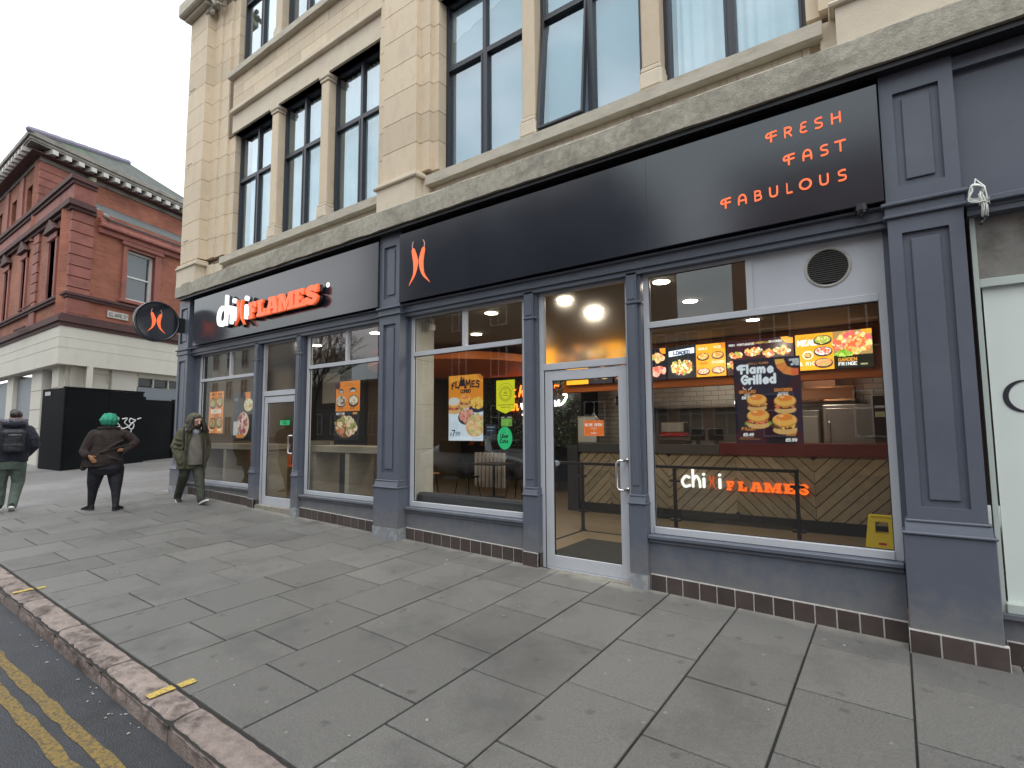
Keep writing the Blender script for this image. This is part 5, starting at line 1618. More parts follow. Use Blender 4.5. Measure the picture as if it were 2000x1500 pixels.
# ---- menu screens
M_SCREEN = print_mat("backlit_menu", glow=1.15, rough=.2)
FOODS = [(.62, .22, .05), (.80, .45, .10), (.55, .10, .04), (.85, .65, .25), (.30, .38, .06), (.75, .30, .10), (.80, .72, .5)]
DK = (.012, .010, .016); AM = (.86, .36, .02)
def menu(i):
    w, h = 1.02, .575
    s = Sheet(w, h, 190, DK)
    s.ell(.15, .45, .3, .25, (.03, .012, .02))
    def orange(x0, x1): s.rect(x0, x1, 0, h, AM)
    if i == 0:
        orange(0, .50)
        s.ell(.99, .60, .13, .13, (.75, .28, .03)); s.ell(.99, .60, .05, .05, DK)
        for (x, y) in ((.62, .40), (.82, .36)): s.bowl(x, y, .09, .055, seed=i, cols=((.6, .2, .1), (.8, .4, .2), (.3, .4, .05)))
        s.burger(.66, .16, .17, seed=4); s.burger(.86, .15, .17, lettuce=True, seed=5)
    if i == 1:
        s.blobs(.18, .42, .16, .09, FOODS, 60, .03, 1); s.blobs(.20, .14, .18, .10, FOODS, 70, .03, 2)
        s.ell(.36, .60, .12, .10, (.75, .28, .03))
        s.blobs(.86, .40, .13, .07, [(.8, .5, .25), (.7, .3, .1), (.85, .65, .4), (.35, .4, .1)], 60, .03, 21); s.blobs(.86, .15, .14, .08, [(.6, .12, .08), (.7, .3, .2), (.8, .45, .35)], 60, .03, 22); s.ell(1.0, .56, .09, .09, (.8, .3, .03)); s.rect(.42, .70, 0, h, AM); s.bowl(.56, .40, .10, .06, seed=23); s.bowl(.56, .14, .10, .06, seed=24)
    if i == 2:
        s.rect(.0, .52, 0, h, (.014, .016, .02)); s.poly([(.03, .40), (.49, .44), (.49, .54), (.03, .50)], (.80, .86, .92)); s.text("LOADED", .12, .435, .055, (.02, .05, .12), r=.009)
        s.ell(.26, .18, .22, .14, (.04, .04, .045)); s.blobs(.26, .20, .20, .13, FOODS + [(.85, .75, .5)], 130, .024, 3)
        orange(.52, 1.02); s.ell(1.02, .575, .10, .10, (.6, .2, .02))
        for (x, y, t, sd) in ((.64, .36, "BOWLS", 5), (.89, .37, "RICE", 6)):
            s.text(t, x, y + .12, .035, (.9, .85, .7), align='c'); s.bowl(x, y, .105, .062, seed=sd)
        for (x, y, t, sd) in ((.64, .10, "TACOS", 7), (.89, .11, "CHICKEN", 8)):
            s.text(t, x, y + .12, .033, (.06, .02, .02) if t == "TACOS" else (.9, .85, .7), align='c'); s.bowl(x, y, .11, .058, seed=sd, cols=((.75, .45, .3), (.85, .6, .4), (.5, .15, .08)))
    if i == 3:
        s.rect(0, w, 0, h, (.03, .008, .014))
        s.text("PERI PORTUGUESE", .04, .49, .03, (.75, .75, .72)); s.text("FLAMEGRILLED", .42, .50, .026, (.6, .4, .1)); s.text("CHICKEN", .67, .50, .03, (.85, .85, .8))
        s.ell(1.0, .60, .16, .14, (.80, .33, .03)); s.ell(1.0, .60, .06, .05, (.03, .008, .014))
        for (x, y, a, b_, sd) in ((.14, .33, .10, .05, 1), (.42, .37, .13, .07, 2), (.66, .33, .09, .06, 3), (.86, .36, .12, .07, 4), (.14, .17, .14, .06, 5), (.50, .16, .12, .05, 6), (.8, .16, .15, .06, 7)):
            s.ell(x, y - .015, a * 1.05, b_, (.01, .01, .012)); s.blobs(x, y, a, b_ * .8, FOODS, 45, .026, sd)
    if i == 4:
        orange(0, .52); s.text("LOVE THE", .06, .50, .028, (.7, .2, .02)); s.text("MEALS", .04, .40, .075, (.95, .9, .8), r=.012)
        s.ell(.17, .24, .075, .07, (.9, .75, .5)); s.bowl(.17, .24, .05, .04, seed=2); s.text("& RICE", .05, .08, .05, (.95, .9, .8))
        for (y, sd, c) in ((.47, 3, ((.35, .45, .08), (.75, .6, .2), (.3, .4, .05))), (.29, 4, ((.75, .75, .7), (.7, .15, .08), (.8, .6, .4))), (.11, 5, ((.7, .3, .12), (.8, .4, .2), (.4, .4, .1)))):
            s.bowl(.38, y, .125, .07, rim=(.05, .06, .05), cols=c, n=40, seed=sd)
        s.rect(.52, w, 0, h, (.008, .012, .008)); s.rect(.52, w, .2, .575, (.35, .22, .08))
        s.blobs(.77, .38, .24, .17, [(.75, .14, .05), (.65, .25, .2), (.85, .65, .2), (.7, .12, .12), (.9, .4, .1), (.6, .65, .3)], 190, .034, 9)
        s.blobs(.66, .22, .13, .05, [(.25, .45, .05), (.15, .35, .03), (.5, .65, .1)], 40, .028, 10); s.rect(.52, w, 0, .185, (.008, .012, .008))
        s.text("GARDEN", .58, .11, .045, (.75, .35, .05)); s.text("FRINGE", .58, .045, .045, (.9, .92, .9)); s.ell(.65, .19, .03, .015, (.3, .6, .1))
        s.ell(1.0, .62, .13, .12, (.85, .35, .03)); s.text("VEGAN", .86, .04, .02, (.6, .6, .3))
    return s
for i, (x0, pl) in enumerate(((-5.45, "above the counter's left end, seen through the door"), (-4.38, "half hidden behind the door frame"), (-3.33, "showing a loaded bowl beside four orange dishes"), (-2.29, "dark with red grilled chicken dishes, behind the burger poster"), (-1.24, "with green salad bowls and a garden dish, at the right end"))):
    e = empty("menu_screen", (x0 + .5, 4.5, 2.4), label="backlit menu screen " + pl, cat="menu screen", group="menu screens above the counter")
    menu(i).place("display", M_SCREEN, x0, 4.492, 2.405, parent=e)
    bx("casing", M_BLK, e, x0 - .008, x0 + 1.028, 4.495, 4.56, 2.397, 2.988)

# ---- ceiling lights
M_DIFF = emis_mat("lit_diffuser", (1.0, .90, .70), 16.0)
M_RIMW = mat("white_trim", (.7, .7, .68), .5)
def downlight(x, y, lab, z=3.075, r=.085, power=8):
    e = empty("ceiling_light", (x, y, z), label=lab, cat="ceiling light", group="round ceiling lights in the restaurant")
    s = MB(); s.lathe([(r, -.012), (r + .012, -.008), (r + .015, 0)], (x, y, z), 28); s.build("rim", M_RIMW, e)
    s = MB(); s.cyl((x, y, z - .0135), (0, 0, -1), r, .004, 28); s.build("diffuser", M_DIFF, e)
    ld = bpy.data.lights.new("downlight", 'AREA'); ld.shape = 'DISK'; ld.size = r * 1.6; ld.energy = power; ld.color = (1.0, .87, .68)
    lo = bpy.data.objects.new("downlight", ld); COL.objects.link(lo); lo.location = (0, 0, -.03); lo.parent = e
for (x, y, t) in ((-1.95, .45, "above the big right window, front"), (-1.97, 1.5, "above the big right window, second back"), (-3.15, .62, "over the open door, front"), (-3.17, 1.72, "over the open door, second back"),
                  (-4.33, .55, "above the poster window, front"), (-5.5, 1.65, "above the poster window, second back"), (-6.72, .58, "in the window left of the pilaster, front"),
                  (-8.55, .75, "over the left door"), (-8.0, 2.4, "behind the left door, deep inside"), (-10.2, .8, "above the far left window"), (-1.6, 3.2, "before the counter, right"), (-4.9, 3.3, "before the counter, middle"),
                  (-3.0, 5.7, "over the kitchen, middle"), (-1.0, 5.0, "over the kitchen, right"), (-6.5, 5.4, "in front of the plant wall"), (-10.2, 5.5, "deep in the left seating area")):
    downlight(x, y, "lit round downlight " + t)

# ---- plant wall and neon
pw = empty("plant_wall", (-7.2, 6, 1.2), label="dark green artificial plant wall behind the neon writing", cat="plant wall")
bx("backing", M_DKWALL, pw, -8.9, -5.95, 6.02, 6.1, 1.1, 3.06)
s = MB()
for k in range(1500):
    x, z = RNG.uniform(-8.9, -5.97), RNG.uniform(1.12, 3.04)
    a, t, L = RNG.uniform(0, 6.28), RNG.uniform(-.6, .6), RNG.uniform(.05, .11)
    dx, dz = L * math.cos(a), L * math.sin(a); px, pz = -dz * .28, dx * .28
    y = 6.0 - RNG.uniform(0, .08)
    s.add([(x, y, z), (x + dx * .5 + px, y - .03 * (1 + t), z + dz * .5 + pz), (x + dx, y - .02, z + dz), (x + dx * .5 - px, y - .03 * (1 - t), z + dz * .5 - pz)], [(0, 1, 2, 3)])
o = s.build("leaves", mat("plant_green", (.045, .085, .03), .5, var=.5, vscale=4), pw, fix=False); tag(o, kind="stuff")
nn = empty("neon_sign", (-7.1, 5.9, 2.2), label="orange and white neon handwriting on the plant wall", cat="neon sign")
def neon(pts, m, r=.014): MB().tube([(x, 5.88, z) for x, z in spline(pts, 5)], r, 6).build("tube", m, nn, smooth=True)
def nl(x, z, s_, pts): return [(x + a * s_ * 1.15, z + b_ * s_) for a, b_ in pts]
M_NO = emis_mat("neon_orange", (1.0, .10, .01), 5.0); M_NW = emis_mat("neon_white", (1.0, .95, .9), 5.0)
neon(nl(-7.86, 2.32, .30, [(.0, .15), (.2, .8), (.22, .1), (.4, .05)]), M_NO, .018); neon(nl(-7.86, 2.32, .30, [(.05, .55), (.4, .6)]), M_NO, .018)
neon(nl(-7.62, 2.32, .30, [(.0, .0), (.2, .95), (.1, .3), (.35, .5), (.35, .05), (.55, .1)]), M_NO, .018)
neon(nl(-7.36, 2.32, .30, [(.0, .25), (.3, .4), (.15, .5), (.05, .2), (.3, .02), (.5, .2)]), M_NO, .018)
neon(nl(-6.74, 2.28, .32, [(.0, .7), (.3, .85), (.75, .8)]), M_NO, .016); neon(nl(-6.74, 2.28, .32, [(.42, .8), (.3, .4), (.2, .1)]), M_NO, .016)
neon(nl(-7.88, 1.98, .28, [(.0, .3), (.12, .5), (.08, .05), (.25, .1)]), M_NO, .018); neon(nl(-7.78, 1.98, .28, [(.0, .0), (.12, .5), (.3, .5), (.3, .05), (.45, .15)]), M_NO, .018)
neon(nl(-7.55, 1.96, .32, [(.0, .6), (.1, .2), (.3, .3), (.4, .65), (.3, -.1), (.1, -.3)]), M_NW, .022)
neon(nl(-6.72, 2.04, .30, [(.0, .1), (.15, .5), (.25, .1), (.35, .5), (.45, .1), (.6, .3), (.75, .5), (.65, .15), (.95, .2), (1.25, .55), (1.35, .9), (1.1, .95)]), M_NW, .024)

# ---- seating
M_DKW = mat("dark_wood", (.03, .022, .016), .4)
tb = empty("cafe_table", (-7.35, 4.5, 0), label="dark square cafe table behind the poster window", cat="table")
bx("table_top", M_DKW, tb, -7.75, -6.95, 4.1, 4.9, .73, .76, b=.004)
s = MB(); s.tube([(-7.35, 4.5, .02), (-7.35, 4.5, .72)], .03, 10); s.cyl((-7.35, 4.5, 0), (0, 0, 1), .24, .02, 24); s.build("pedestal", M_BLK, tb)
def cafe_chair(x, y, rz, label, m, seat_z=.46, stool=False, z0=0.0):
    e = empty("cafe_chair" if not stool else "bar_stool", (x, y, z0), rz=rz, label=label, cat="chair" if not stool else "stool", group="chairs inside the restaurant")
    s = MB(); s.box(-.2, .2, -.2, .2, seat_z - .03, seat_z, b=.012); s.build("seat", m, e)
    s = MB()
    n = 9
    rings = []
    for i in range(n):
        a = math.pi * (i / (n - 1)) + 0
        cx, cy = .21 * math.cos(a), .05 + .17 * math.sin(a)
        zz = .30 if 1 < i < n - 2 else .22
        ox, oy = .012 * math.cos(a), .012 * math.sin(a)
        rings.append([(cx - ox, cy - oy, seat_z + .02), (cx + ox, cy + oy, seat_z + .02), (cx + ox, cy + oy, seat_z + zz), (cx - ox, cy - oy, seat_z + zz)])
    s.ring_tube(rings); s.build("backrest", m, e, smooth=False)
    for (a, b_) in ((-1, -1), (1, -1), (-1, 1), (1, 1)):
        s = MB(); s.tube([(a * .21, b_ * .21, 0), (a * .15, b_ * .15, seat_z - .02)], .014, 6); s.build("leg", M_BLK, e)
cafe_chair(-7.95, 4.3, 1.4, "black cafe chair pushed up left of the dark table", M_BLK)
cafe_chair(-6.75, 4.6, -1.5, "black cafe chair pushed up right of the dark table", M_BLK)
M_ORSEAT = mat("orange_seat", (.62, .13, .03), .45)
for (x, y, t) in ((-11.0, 1.05, "leftmost of the three under the far left window counter"), (-10.55, 1.1, "middle of the three under the far left window counter"), (-9.75, 1.0, "rightmost of the three under the far left window counter")):
    cafe_chair(x, y, 3.0, "orange seat stool, " + t, M_ORSEAT, seat_z=.60, stool=True, z0=.23)
cafe_chair(-6.15, 1.1, 2.9, "dark stool beside the pale counter in the second window", mat("brown_seat", (.16, .06, .02), .5), seat_z=.6, stool=True, z0=.23)
rad = empty('radiator', (-8.0, 5.2, 0), label='pale slatted radiator standing behind the cafe table', cat='radiator')
for k in range(8): bx('slat', M_RIMW, rad, -8.5 + k * .12, -8.43 + k * .12, 5.2, 5.26, .12, .95, b=.006)
bx('rail', M_RIMW, rad, -8.5, -7.59, 5.262, 5.29, .8, .86)
def window_counter(x0, x1, ups, lab):
    e = empty("window_counter", ((x0 + x1) / 2, .4, .23), label=lab, cat="counter")
    bx("counter_top", M_OAK, e, x0, x1, .20, .72, 1.16, 1.26, b=.004)
    for u in ups: bx("upright", M_OAK, e, u, u + .10, .22, .70, .232, 1.158, b=.003)
window_counter(-11.6, -9.25, (-11.58, -10.75, -9.4), "pale wood window counter behind the far left window")
window_counter(-7.85, -5.95, (-7.83, -6.95, -6.06), "pale wood window counter behind the second window")
thing_box("window_bench", "dark low window seat along the poster window", "bench", [("seat_back", mat("dark_grey_fabric", (.03, .032, .036), .9), (-5.35, -3.45, .18, .34, .0, .66), .03), ("ledge", M_OAK, (-5.35, -3.45, .35, .60, .0, .60), .004)], (-4.4, .4, 0))
bx("timber_screen", M_OAK, None, -8.95, -8.30, .9, .98, .232, 1.32); tag(bpy.data.objects["timber_screen"], "pale timber screen just inside the left glass door", "screen")
e = empty("framed_picture", (-10.9, 2.6, 2.2), label="white picture in a dark frame on the inside wall, second window", cat="picture")
bx("picture_frame", M_DKW, e, -11.2, -10.35, 2.66, 2.698, 2.05, 2.95); bx("print", mat("white_picture", (.55, .55, .52), .6), e, -11.1, -10.45, 2.652, 2.658, 2.15, 2.85)
e = empty("striped_panel", (-6.9, 7.5, 1.5), label="wall panel with orange and dark diagonal stripes at the back", cat="panel")
bx("board", M_DKW, e, -11.5, -9.2, 8.36, 8.398, 1.0, 2.6)
for k in range(6):
    MB().prism(clip_rect([(-11.9 + k * .5, 1.0), (-11.7 + k * .5, 1.0), (-10.4 + k * .5, 2.6), (-10.6 + k * .5, 2.6)], -11.5, -9.2, 1.0, 2.6), 8.34, 8.358, 'y').build("stripe", M_ORWALL, e) if len(clip_rect([(-11.9 + k * .5, 1.0), (-11.7 + k * .5, 1.0), (-10.4 + k * .5, 2.6), (-10.6 + k * .5, 2.6)], -11.5, -9.2, 1.0, 2.6)) > 2 else None
thing_box("security_camera", "small white security camera inside the top corner of the poster window", "camera", [("body", M_RIMW, (-5.26, -5.20, .3, .40, 2.90, 3.0), .02), ("mount", M_RIMW, (-5.25, -5.21, .33, .37, 3.001, 3.07), 0)], (-5.2, .35, 3))
e = empty("round_fan_cover", (-6.95, .2, 2.78), label="black oval fan cover in the transom of the second window", cat="fan")  # round ventilation fan cover, a plain black disc
s = MB(); s.cyl((-7.02, .12, 2.79), (0, 1, 0), .10, .03, 28); s.build("cover", M_BLK, e); s = MB(); s.cyl((-7.02, .115, 2.79), (0, -1, 0), .03, .008, 16); s.build("hub", M_BLK, e)

# =================================================================== POSTERS AND STICKERS ON THE GLASS
M_PRINT = print_mat("printed_poster", rough=.35)
M_PRINTB = print_mat("poster_added_glow", glow=.12, rough=.35)  # posters and stickers give no light; slight emission added to liven the print
PY = FY + .045
K = (5 + PY) / 5
def pz(z): return 1.5 + (z - 1.5) * K
# flames combo
s = Sheet(.57, .83, 150, (.85, .36, .03))
s.ell(.28, .55, .45, .22, (.80, .27, .02)); s.rect(0, .57, 0, .40, (.70, .80, .90)); s.poly([(0, .36), (.57, .45), (.57, .30), (0, .30)], (.70, .80, .90)); s.poly([(0, .40), (.57, .50), (.57, .56), (0, .50)], (.84, .34, .03))
BKI = (.012, .008, .01)
for (pts) in ([(.06, .66), (.055, .72), (.10, .74)], [(.06, .70), (.09, .705)], [(.125, .755), (.12, .675), (.16, .68)], [(.17, .66), (.215, .80), (.235, .70), (.26, .78), (.275, .665)], [(.185, .70), (.26, .70)], [(.29, .665), (.30, .76), (.325, .70), (.355, .765), (.365, .665)], [(.435, .745), (.39, .745), (.39, .675), (.435, .675)], [(.39, .71), (.425, .71)], [(.51, .735), (.475, .75), (.465, .72), (.505, .70), (.50, .665), (.455, .675)]):
    s.line(pts, .010, BKI)
s.poly([(.19, .70), (.205, .835), (.225, .74), (.245, .81), (.265, .70)], BKI)
s.text("COMBO", .285, .605, .038, BKI, r=.006, align='c')
s.ell(.57, .85, .10, .09, (.65, .2, .03)); s.ell(.57, .85, .05, .05, (.03, .02, .02))
s.burger(.09, .44, .24, fill=((.75, .2, .12), (.5, .1, .08)), lettuce=True, seed=2); s.ell(.09, .50, .10, .05, (.68, .66, .62))
s.burger(.28, .49, .19, fill=((.7, .2, .1), (.8, .4, .2)), seed=3)
s.ell(.47, .40, .13, .05, (.03, .03, .06)); s.blobs(.47, .47, .11, .06, [(.85, .5, .08), (.9, .62, .15), (.8, .4, .05)], 60, .02, 4)
s.ell(.30, .29, .14, .09, (.02, .025, .04)); s.blobs(.30, .31, .11, .07, [(.55, .12, .1), (.7, .25, .2), (.45, .08, .06), (.75, .4, .3)], 60, .026, 5)
s.ell(.44, .17, .15, .12, (.75, .38, .2)); s.blobs(.46, .20, .13, .12, [(.8, .65, .35), (.6, .55, .2), (.85, .5, .25), (.7, .3, .15), (.5, .5, .2)], 90, .03, 6)
for k in range(5): s.rect(.02, .17, .225 - .022 * k, .228 - .022 * k, (.35, .45, .55))
s.text("£", .03, .065, .035, (.02, .03, .08), r=.004); s.text("7", .062, .065, .065, (.02, .03, .08), r=.008); s.text(".99", .105, .065, .045, (.02, .03, .08), r=.004); s.rect(.40, .54, .025, .03, (.3, .35, .4))
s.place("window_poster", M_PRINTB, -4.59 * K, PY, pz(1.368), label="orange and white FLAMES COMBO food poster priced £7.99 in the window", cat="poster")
# flame grilled
s = Sheet(.54, .755, 160, (.035, .008, .018))
s.poly([(0, .755), (.54, .755), (.54, .6), (.3, .38), (.12, .5), (0, .56)], (.008, .012, .03)); s.ell(.02, .28, .12, .17, (.008, .010, .022)); s.poly([(.54, .5), (.54, .1), (.30, .22), (.42, .4)], (.012, .010, .035)); s.ell(.36, .0, .12, .07, (.006, .006, .012))
WH = (.85, .93, 1.0)
s.text("CHILLI FLAMES", .21, .705, .014, (.75, .35, .1), align='c')
def lowtext(strokes, x, y, h, r):
    for pts in strokes: s.line([(x + a * h, y + b_ * h) for a, b_ in pts], r, WH)
h = .075
lowtext([spline([(.55, .95), (.15, .95), (-.12, .75), (-.02, .55), (.12, .62)], 5), [(.3, .95), (.3, .05)], [(.3, .95), (.72, .95)], [(.3, .52), (.62, .54)]], .045, .625, h, .0105)
lowtext([[(.0, 1.0), (.0, .05)]], .118, .625, h, .0105)
lowtext([spline([(.5, .5), (.25, .62), (.05, .35), (.25, .05), (.5, .25)], 5), [(.52, .62), (.52, .05)]], .140, .625, h, .0105)
lowtext([[(0, .6), (0, .05)], spline([(0, .4), (.2, .62), (.35, .45), (.35, .05)], 5), spline([(.35, .4), (.55, .62), (.7, .45), (.7, .05)], 5)], .205, .625, h, .0105)
lowtext([spline([(.05, .35), (.5, .38), (.3, .64), (.05, .35), (.2, .04), (.5, .14)], 6)], .285, .625, h, .0105)
lowtext([spline([(.62, .8), (.35, .95), (.05, .55), (.3, .05), (.62, .25), (.62, .48), (.4, .48)], 6)], .065, .53, h * 1.05, .0105)
lowtext([[(0, .62), (0, .05)], spline([(0, .4), (.15, .6), (.3, .58)], 4)], .132, .53, h, .0105)
lowtext([[(0, .6), (0, .05)], [(0, .86), (0, .88)]], .172, .53, h, .0105); lowtext([[(0, 1.0), (0, .05)]], .197, .53, h, .0105); lowtext([[(0, 1.0), (0, .05)]], .222, .53, h, .0105)
lowtext([spline([(.05, .35), (.5, .38), (.3, .64), (.05, .35), (.2, .04), (.5, .14)], 6)], .245, .53, h, .0105)
lowtext([spline([(.5, .5), (.25, .62), (.05, .35), (.25, .05), (.5, .25)], 5), [(.52, 1.05), (.52, .05)]], .30, .53, h, .0105)
a_ = [(.46 + .115 * math.cos(t), .735 + .125 * math.sin(t)) for t in np.linspace(math.pi * 1.0, math.pi * 1.62, 14)]; b2 = [(.46 + .045 * math.cos(t), .745 + .045 * math.sin(t)) for t in np.linspace(math.pi * 1.62, math.pi * 1.0, 10)]
s.poly([(.345, .735), (.36, .66), (.41, .605), (.48, .585), (.525, .59), (.525, .645), (.48, .65), (.44, .67), (.415, .735)], (.80, .27, .06)); s.poly([(.345, .735), (.35, .69), (.42, .70), (.415, .735)], (.85, .48, .08)); s.poly([(.47, .588), (.525, .59), (.525, .645), (.47, .65)], (.80, .15, .05))
for p in ([(.36, .68), (.42, .70)], [(.40, .615), (.44, .665)]): s.line(p, .0015, (.3, .08, .02))
s.text("CHOOSE", .53, .715, .014, WH, align='r', r=.002); s.text("YOUR", .53, .695, .014, WH, align='r', r=.002); s.text("SPICE", .53, .675, .014, WH, align='r', r=.002)
OR2 = (.75, .28, .05)
for (x, y, t, p) in ((.11, .45, "GRILLED", "£6.99"), (.40, .455, "CHICKEN", "£5.99"), (.11, .12, "FILLET", "£5.49"), (.45, .075, "BEEF", "£5.99")):
    s.text(t, x, y, .022, OR2, r=.0032, align='c'); s.text(p, x, y - .052, .022, (.9, .9, .9), r=.0034, align='c')
s.text("BEEF", .11, .427, .014, (.8, .8, .8), align='c'); s.text("BURGER", .40, .43, .014, (.8, .8, .8), align='c')
for sg_ in (-1, 1):
    s.line(spline([(.11 + sg_ * .012, .482), (.11 + sg_ * .03, .49), (.11 + sg_ * .033, .502)], 4), .0035, (.9, .9, .9)); s.line(spline([(.455 + sg_ * .012, .112), (.455 + sg_ * .03, .12), (.455 + sg_ * .033, .132)], 4), .0035, (.9, .8, .7))
s.burger(.185, .355, .165, seed=11); s.burger(.41, .335, .175, fill=((.8, .12, .05), (.85, .55, .2)), seed=12); s.burger(.19, .21, .185, fill=((.8, .2, .08), (.75, .3, .15)), lettuce=True, seed=13); s.burger(.40, .165, .195, fill=((.15, .06, .03), (.85, .6, .12)), seed=14)
s.rect(.03, .15, .052, .056, (.45, .2, .06)); s.rect(.03, .20, .038, .042, (.45, .2, .06))
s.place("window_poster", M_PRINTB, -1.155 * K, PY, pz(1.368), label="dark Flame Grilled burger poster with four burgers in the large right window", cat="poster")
# green and yellow stickers
s = Sheet(.275, .40, 90, (.86, .84, .02))
s.A = (s.Y > .06 - .06 * (1 - np.abs(s.X / .275 - .5) * 2) ** .8)
DG = (.20, .24, .02)
for rr, tk in ((.092, .002), (.065, .0025)): s.paint(np.abs(np.hypot(s.X - .137, s.Y - .235) - rr) - tk, DG)
for k in range(26):
    a = k / 26 * 6.283; s.ell(.137 + .079 * math.cos(a), .235 + .079 * math.sin(a), .006, .005, DG)
s.line([(.11, .25), (.12, .235), (.135, .26), (.15, .235), (.165, .26)], .004, DG); s.line([(.10, .215), (.175, .215)], .004, DG); s.line([(.13, .275), (.137, .29), (.144, .275)], .003, DG)
for a in np.linspace(.5, 2.64, 13): s.ell(.137 + .125 * math.cos(a), .225 + .135 * math.sin(a), .006, .005, DG)
s.rect(.02, .255, .098, .106, DG); s.rect(.07, .205, .072, .079, DG)
s.place("certificate_sticker", M_PRINTB, -3.83 * K, PY, pz(1.69), label="yellow shield shaped certificate sticker in the poster window", cat="sticker")
s = Sheet(.17, .115, 60, (.02, .02, .02)); s.rect(.004, .166, .0, .095, (.16, .42, .06)); s.rect(.012, .155, .012, .085, (.22, .5, .08)); s.paint(np.abs(np.hypot((s.X - .135) / .8, s.Y - .03) - .014) - .003, (.02, .08, .01)); s.rect(.01, .05, .104, .111, (.8, .8, .8)); s.rect(.10, .16, .104, .111, (.8, .8, .8))
s.place("rating_sticker", M_PRINTB, -3.765 * K, PY, pz(1.54), label="small green rating sticker above the round green sticker", cat="sticker")
s = Sheet(.22, .27, 90, (.03, .60, .22)); s.A = np.hypot((s.X - .11) / .108, (s.Y - .135) / .133) < 1
s.text("UBER"[:1], .045, .14, .042, (.01, .03, .02), r=.0055)
def lt(st, x, y, h_, r=.0052):
    for p in st: s.line([(x + a * h_, y + b_ * h_) for a, b_ in p], r, (.01, .03, .02))
lt([[(0, 1), (0, .0)], spline([(0, .5), (.35, .62), (.55, .3), (.3, .0), (0, .1)], 5)], .084, .14, .042); lt([spline([(.02, .3), (.5, .32), (.3, .6), (.02, .3), (.2, .0), (.48, .08)], 5)], .115, .14, .042); lt([[(0, .6), (0, 0)], spline([(0, .35), (.2, .58), (.35, .55)], 4)], .146, .14, .042)
s.text("E", .040, .08, .042, (.01, .03, .02), r=.0055); lt([spline([(.48, .5), (.2, .6), (.02, .3), (.2, .0), (.48, .2)], 5), [(.5, .6), (.5, 0)]], .078, .08, .042); lt([[(.15, .85), (.15, .1), (.35, .0)], [(-.05, .6), (.35, .6)]], .108, .08, .042); lt([spline([(.45, .5), (.2, .6), (.05, .45), (.4, .2), (.25, .0), (.0, .08)], 5)], .135, .08, .042)
s.rect(.08, .14, .20, .204, (.02, .3, .1))
s.place("delivery_sticker", M_PRINTB, -3.815 * K, PY, pz(1.272), label="round green Uber Eats sticker in the poster window", cat="sticker")
s = Sheet(.16, .17, 50, (.03, .035, .05)); s.rect(.02, .14, .13, .14, (.3, .4, .5)); s.rect(.02, .12, .09, .1, (.2, .3, .4))
s.place("opening_hours_sticker", M_PRINT, -3.99 * K, PY, pz(1.40), label="small dark blue notice left of the round green sticker", cat="sticker")
# open sign hanging on the door
e = empty("open_sign", (-2.6, .09, 1.5), label="orange hanging sign on the open glass door", cat="sign")
s = Sheet(.235, .165, 80, (.90, .20, .04)); s.text("WE'RE OPEN", .118, .105, .024, (.95, .9, .85), r=.003, align='c'); s.rect(.08, .155, .078, .084, (.95, .7, .6)); s.rect(.115, .12, .05, .065, (.95, .7, .6)); s.rect(.08, .15, .025, .035, (.95, .7, .6))
s.place("board", M_PRINTB, -2.72, PY, 1.43, parent=e)
s = MB(); s.tube([(-2.66, PY, 1.595), (-2.60, PY, 1.665), (-2.54, PY, 1.595)], .0025, 5); s.cyl((-2.60, PY - .004, 1.67), (0, 1, 0), .010, .012, 10); s.build("hanging_cord", M_STEEL, e)
# left door green sticker
s = Sheet(.29, .08, 60, (.03, .58, .22)); s.text("PUSH", .145, .022, .034, (.01, .15, .05), r=.004, align='c')
s.place("door_sticker", M_PRINTB, -8.42 * K, PY, pz(1.60), label="small green sticker on the left glass door", cat="sticker")
# window 1 posters
s = Sheet(.58, .82, 120, (.88, .26, .02))
for (x, y, sd) in ((.15, .60, 1), (.42, .62, 2), (.16, .20, 3), (.43, .22, 4)): s.bowl(x, y, .13, .10, rim=(.08, .03, .02), cols=((.45, .35, .1), (.6, .5, .2), (.5, .1, .05), (.3, .3, .08)), n=40, seed=sd)
s.rect(.08, .5, .39, .47, (.85, .8, .7)); s.text("FAMILY", .29, .405, .05, (.7, .15, .05), align='c'); s.text("SHARE", .29, .32, .045, (.05, .02, .03), align='c'); s.text("MEAL", .29, .27, .035, (.3, .02, .1), align='c'); s.rect(.06, .2, .04, .08, (.95, .6, .4)); s.rect(.38, .52, .04, .09, (.95, .8, .4)); s.text("NEW", .1, .74, .05, (.1, .03, .02)); s.rect(.36, .5, .74, .78, (.15, .05, .02))
s.place("window_poster", M_PRINTB, -10.94 * K, PY, pz(1.468), label="orange poster with four food bowls in the far left window", cat="poster")
s = Sheet(.76, .90, 130, (.012, .012, .018))
s.rect(.28, .44, .62, .86, (.03, .012, .02)); s.poly([(.40, .90), (.60, .90), (.62, .68), (.48, .66)], (.82, .25, .04)); s.bowl(.55, .66, .16, .12, rim=(.75, .6, .35), cols=((.75, .65, .4), (.6, .5, .2), (.7, .2, .1), (.85, .8, .6)), n=60, seed=5)
s.ell(.38, .30, .21, .23, (.80, .62, .42)); s.blobs(.36, .32, .16, .18, [(.4, .08, .14), (.55, .2, .2), (.75, .55, .4), (.85, .7, .6), (.3, .05, .1)], 80, .045, 6); s.poly([(.14, .05), (.42, .05), (.42, .12), (.14, .12)], (.75, .28, .06))
s.rect(.03, .20, .10, .36, (.5, .52, .5)); s.text("FREE", .04, .75, .04, (.2, .3, .4)); s.rect(.05, .22, .55, .555, (.15, .2, .25))
s.place("window_poster", M_PRINTB, -10.0 * K, PY, pz(1.33), label="dark poster with a bowl and a meat wrap in the far left window", cat="poster")
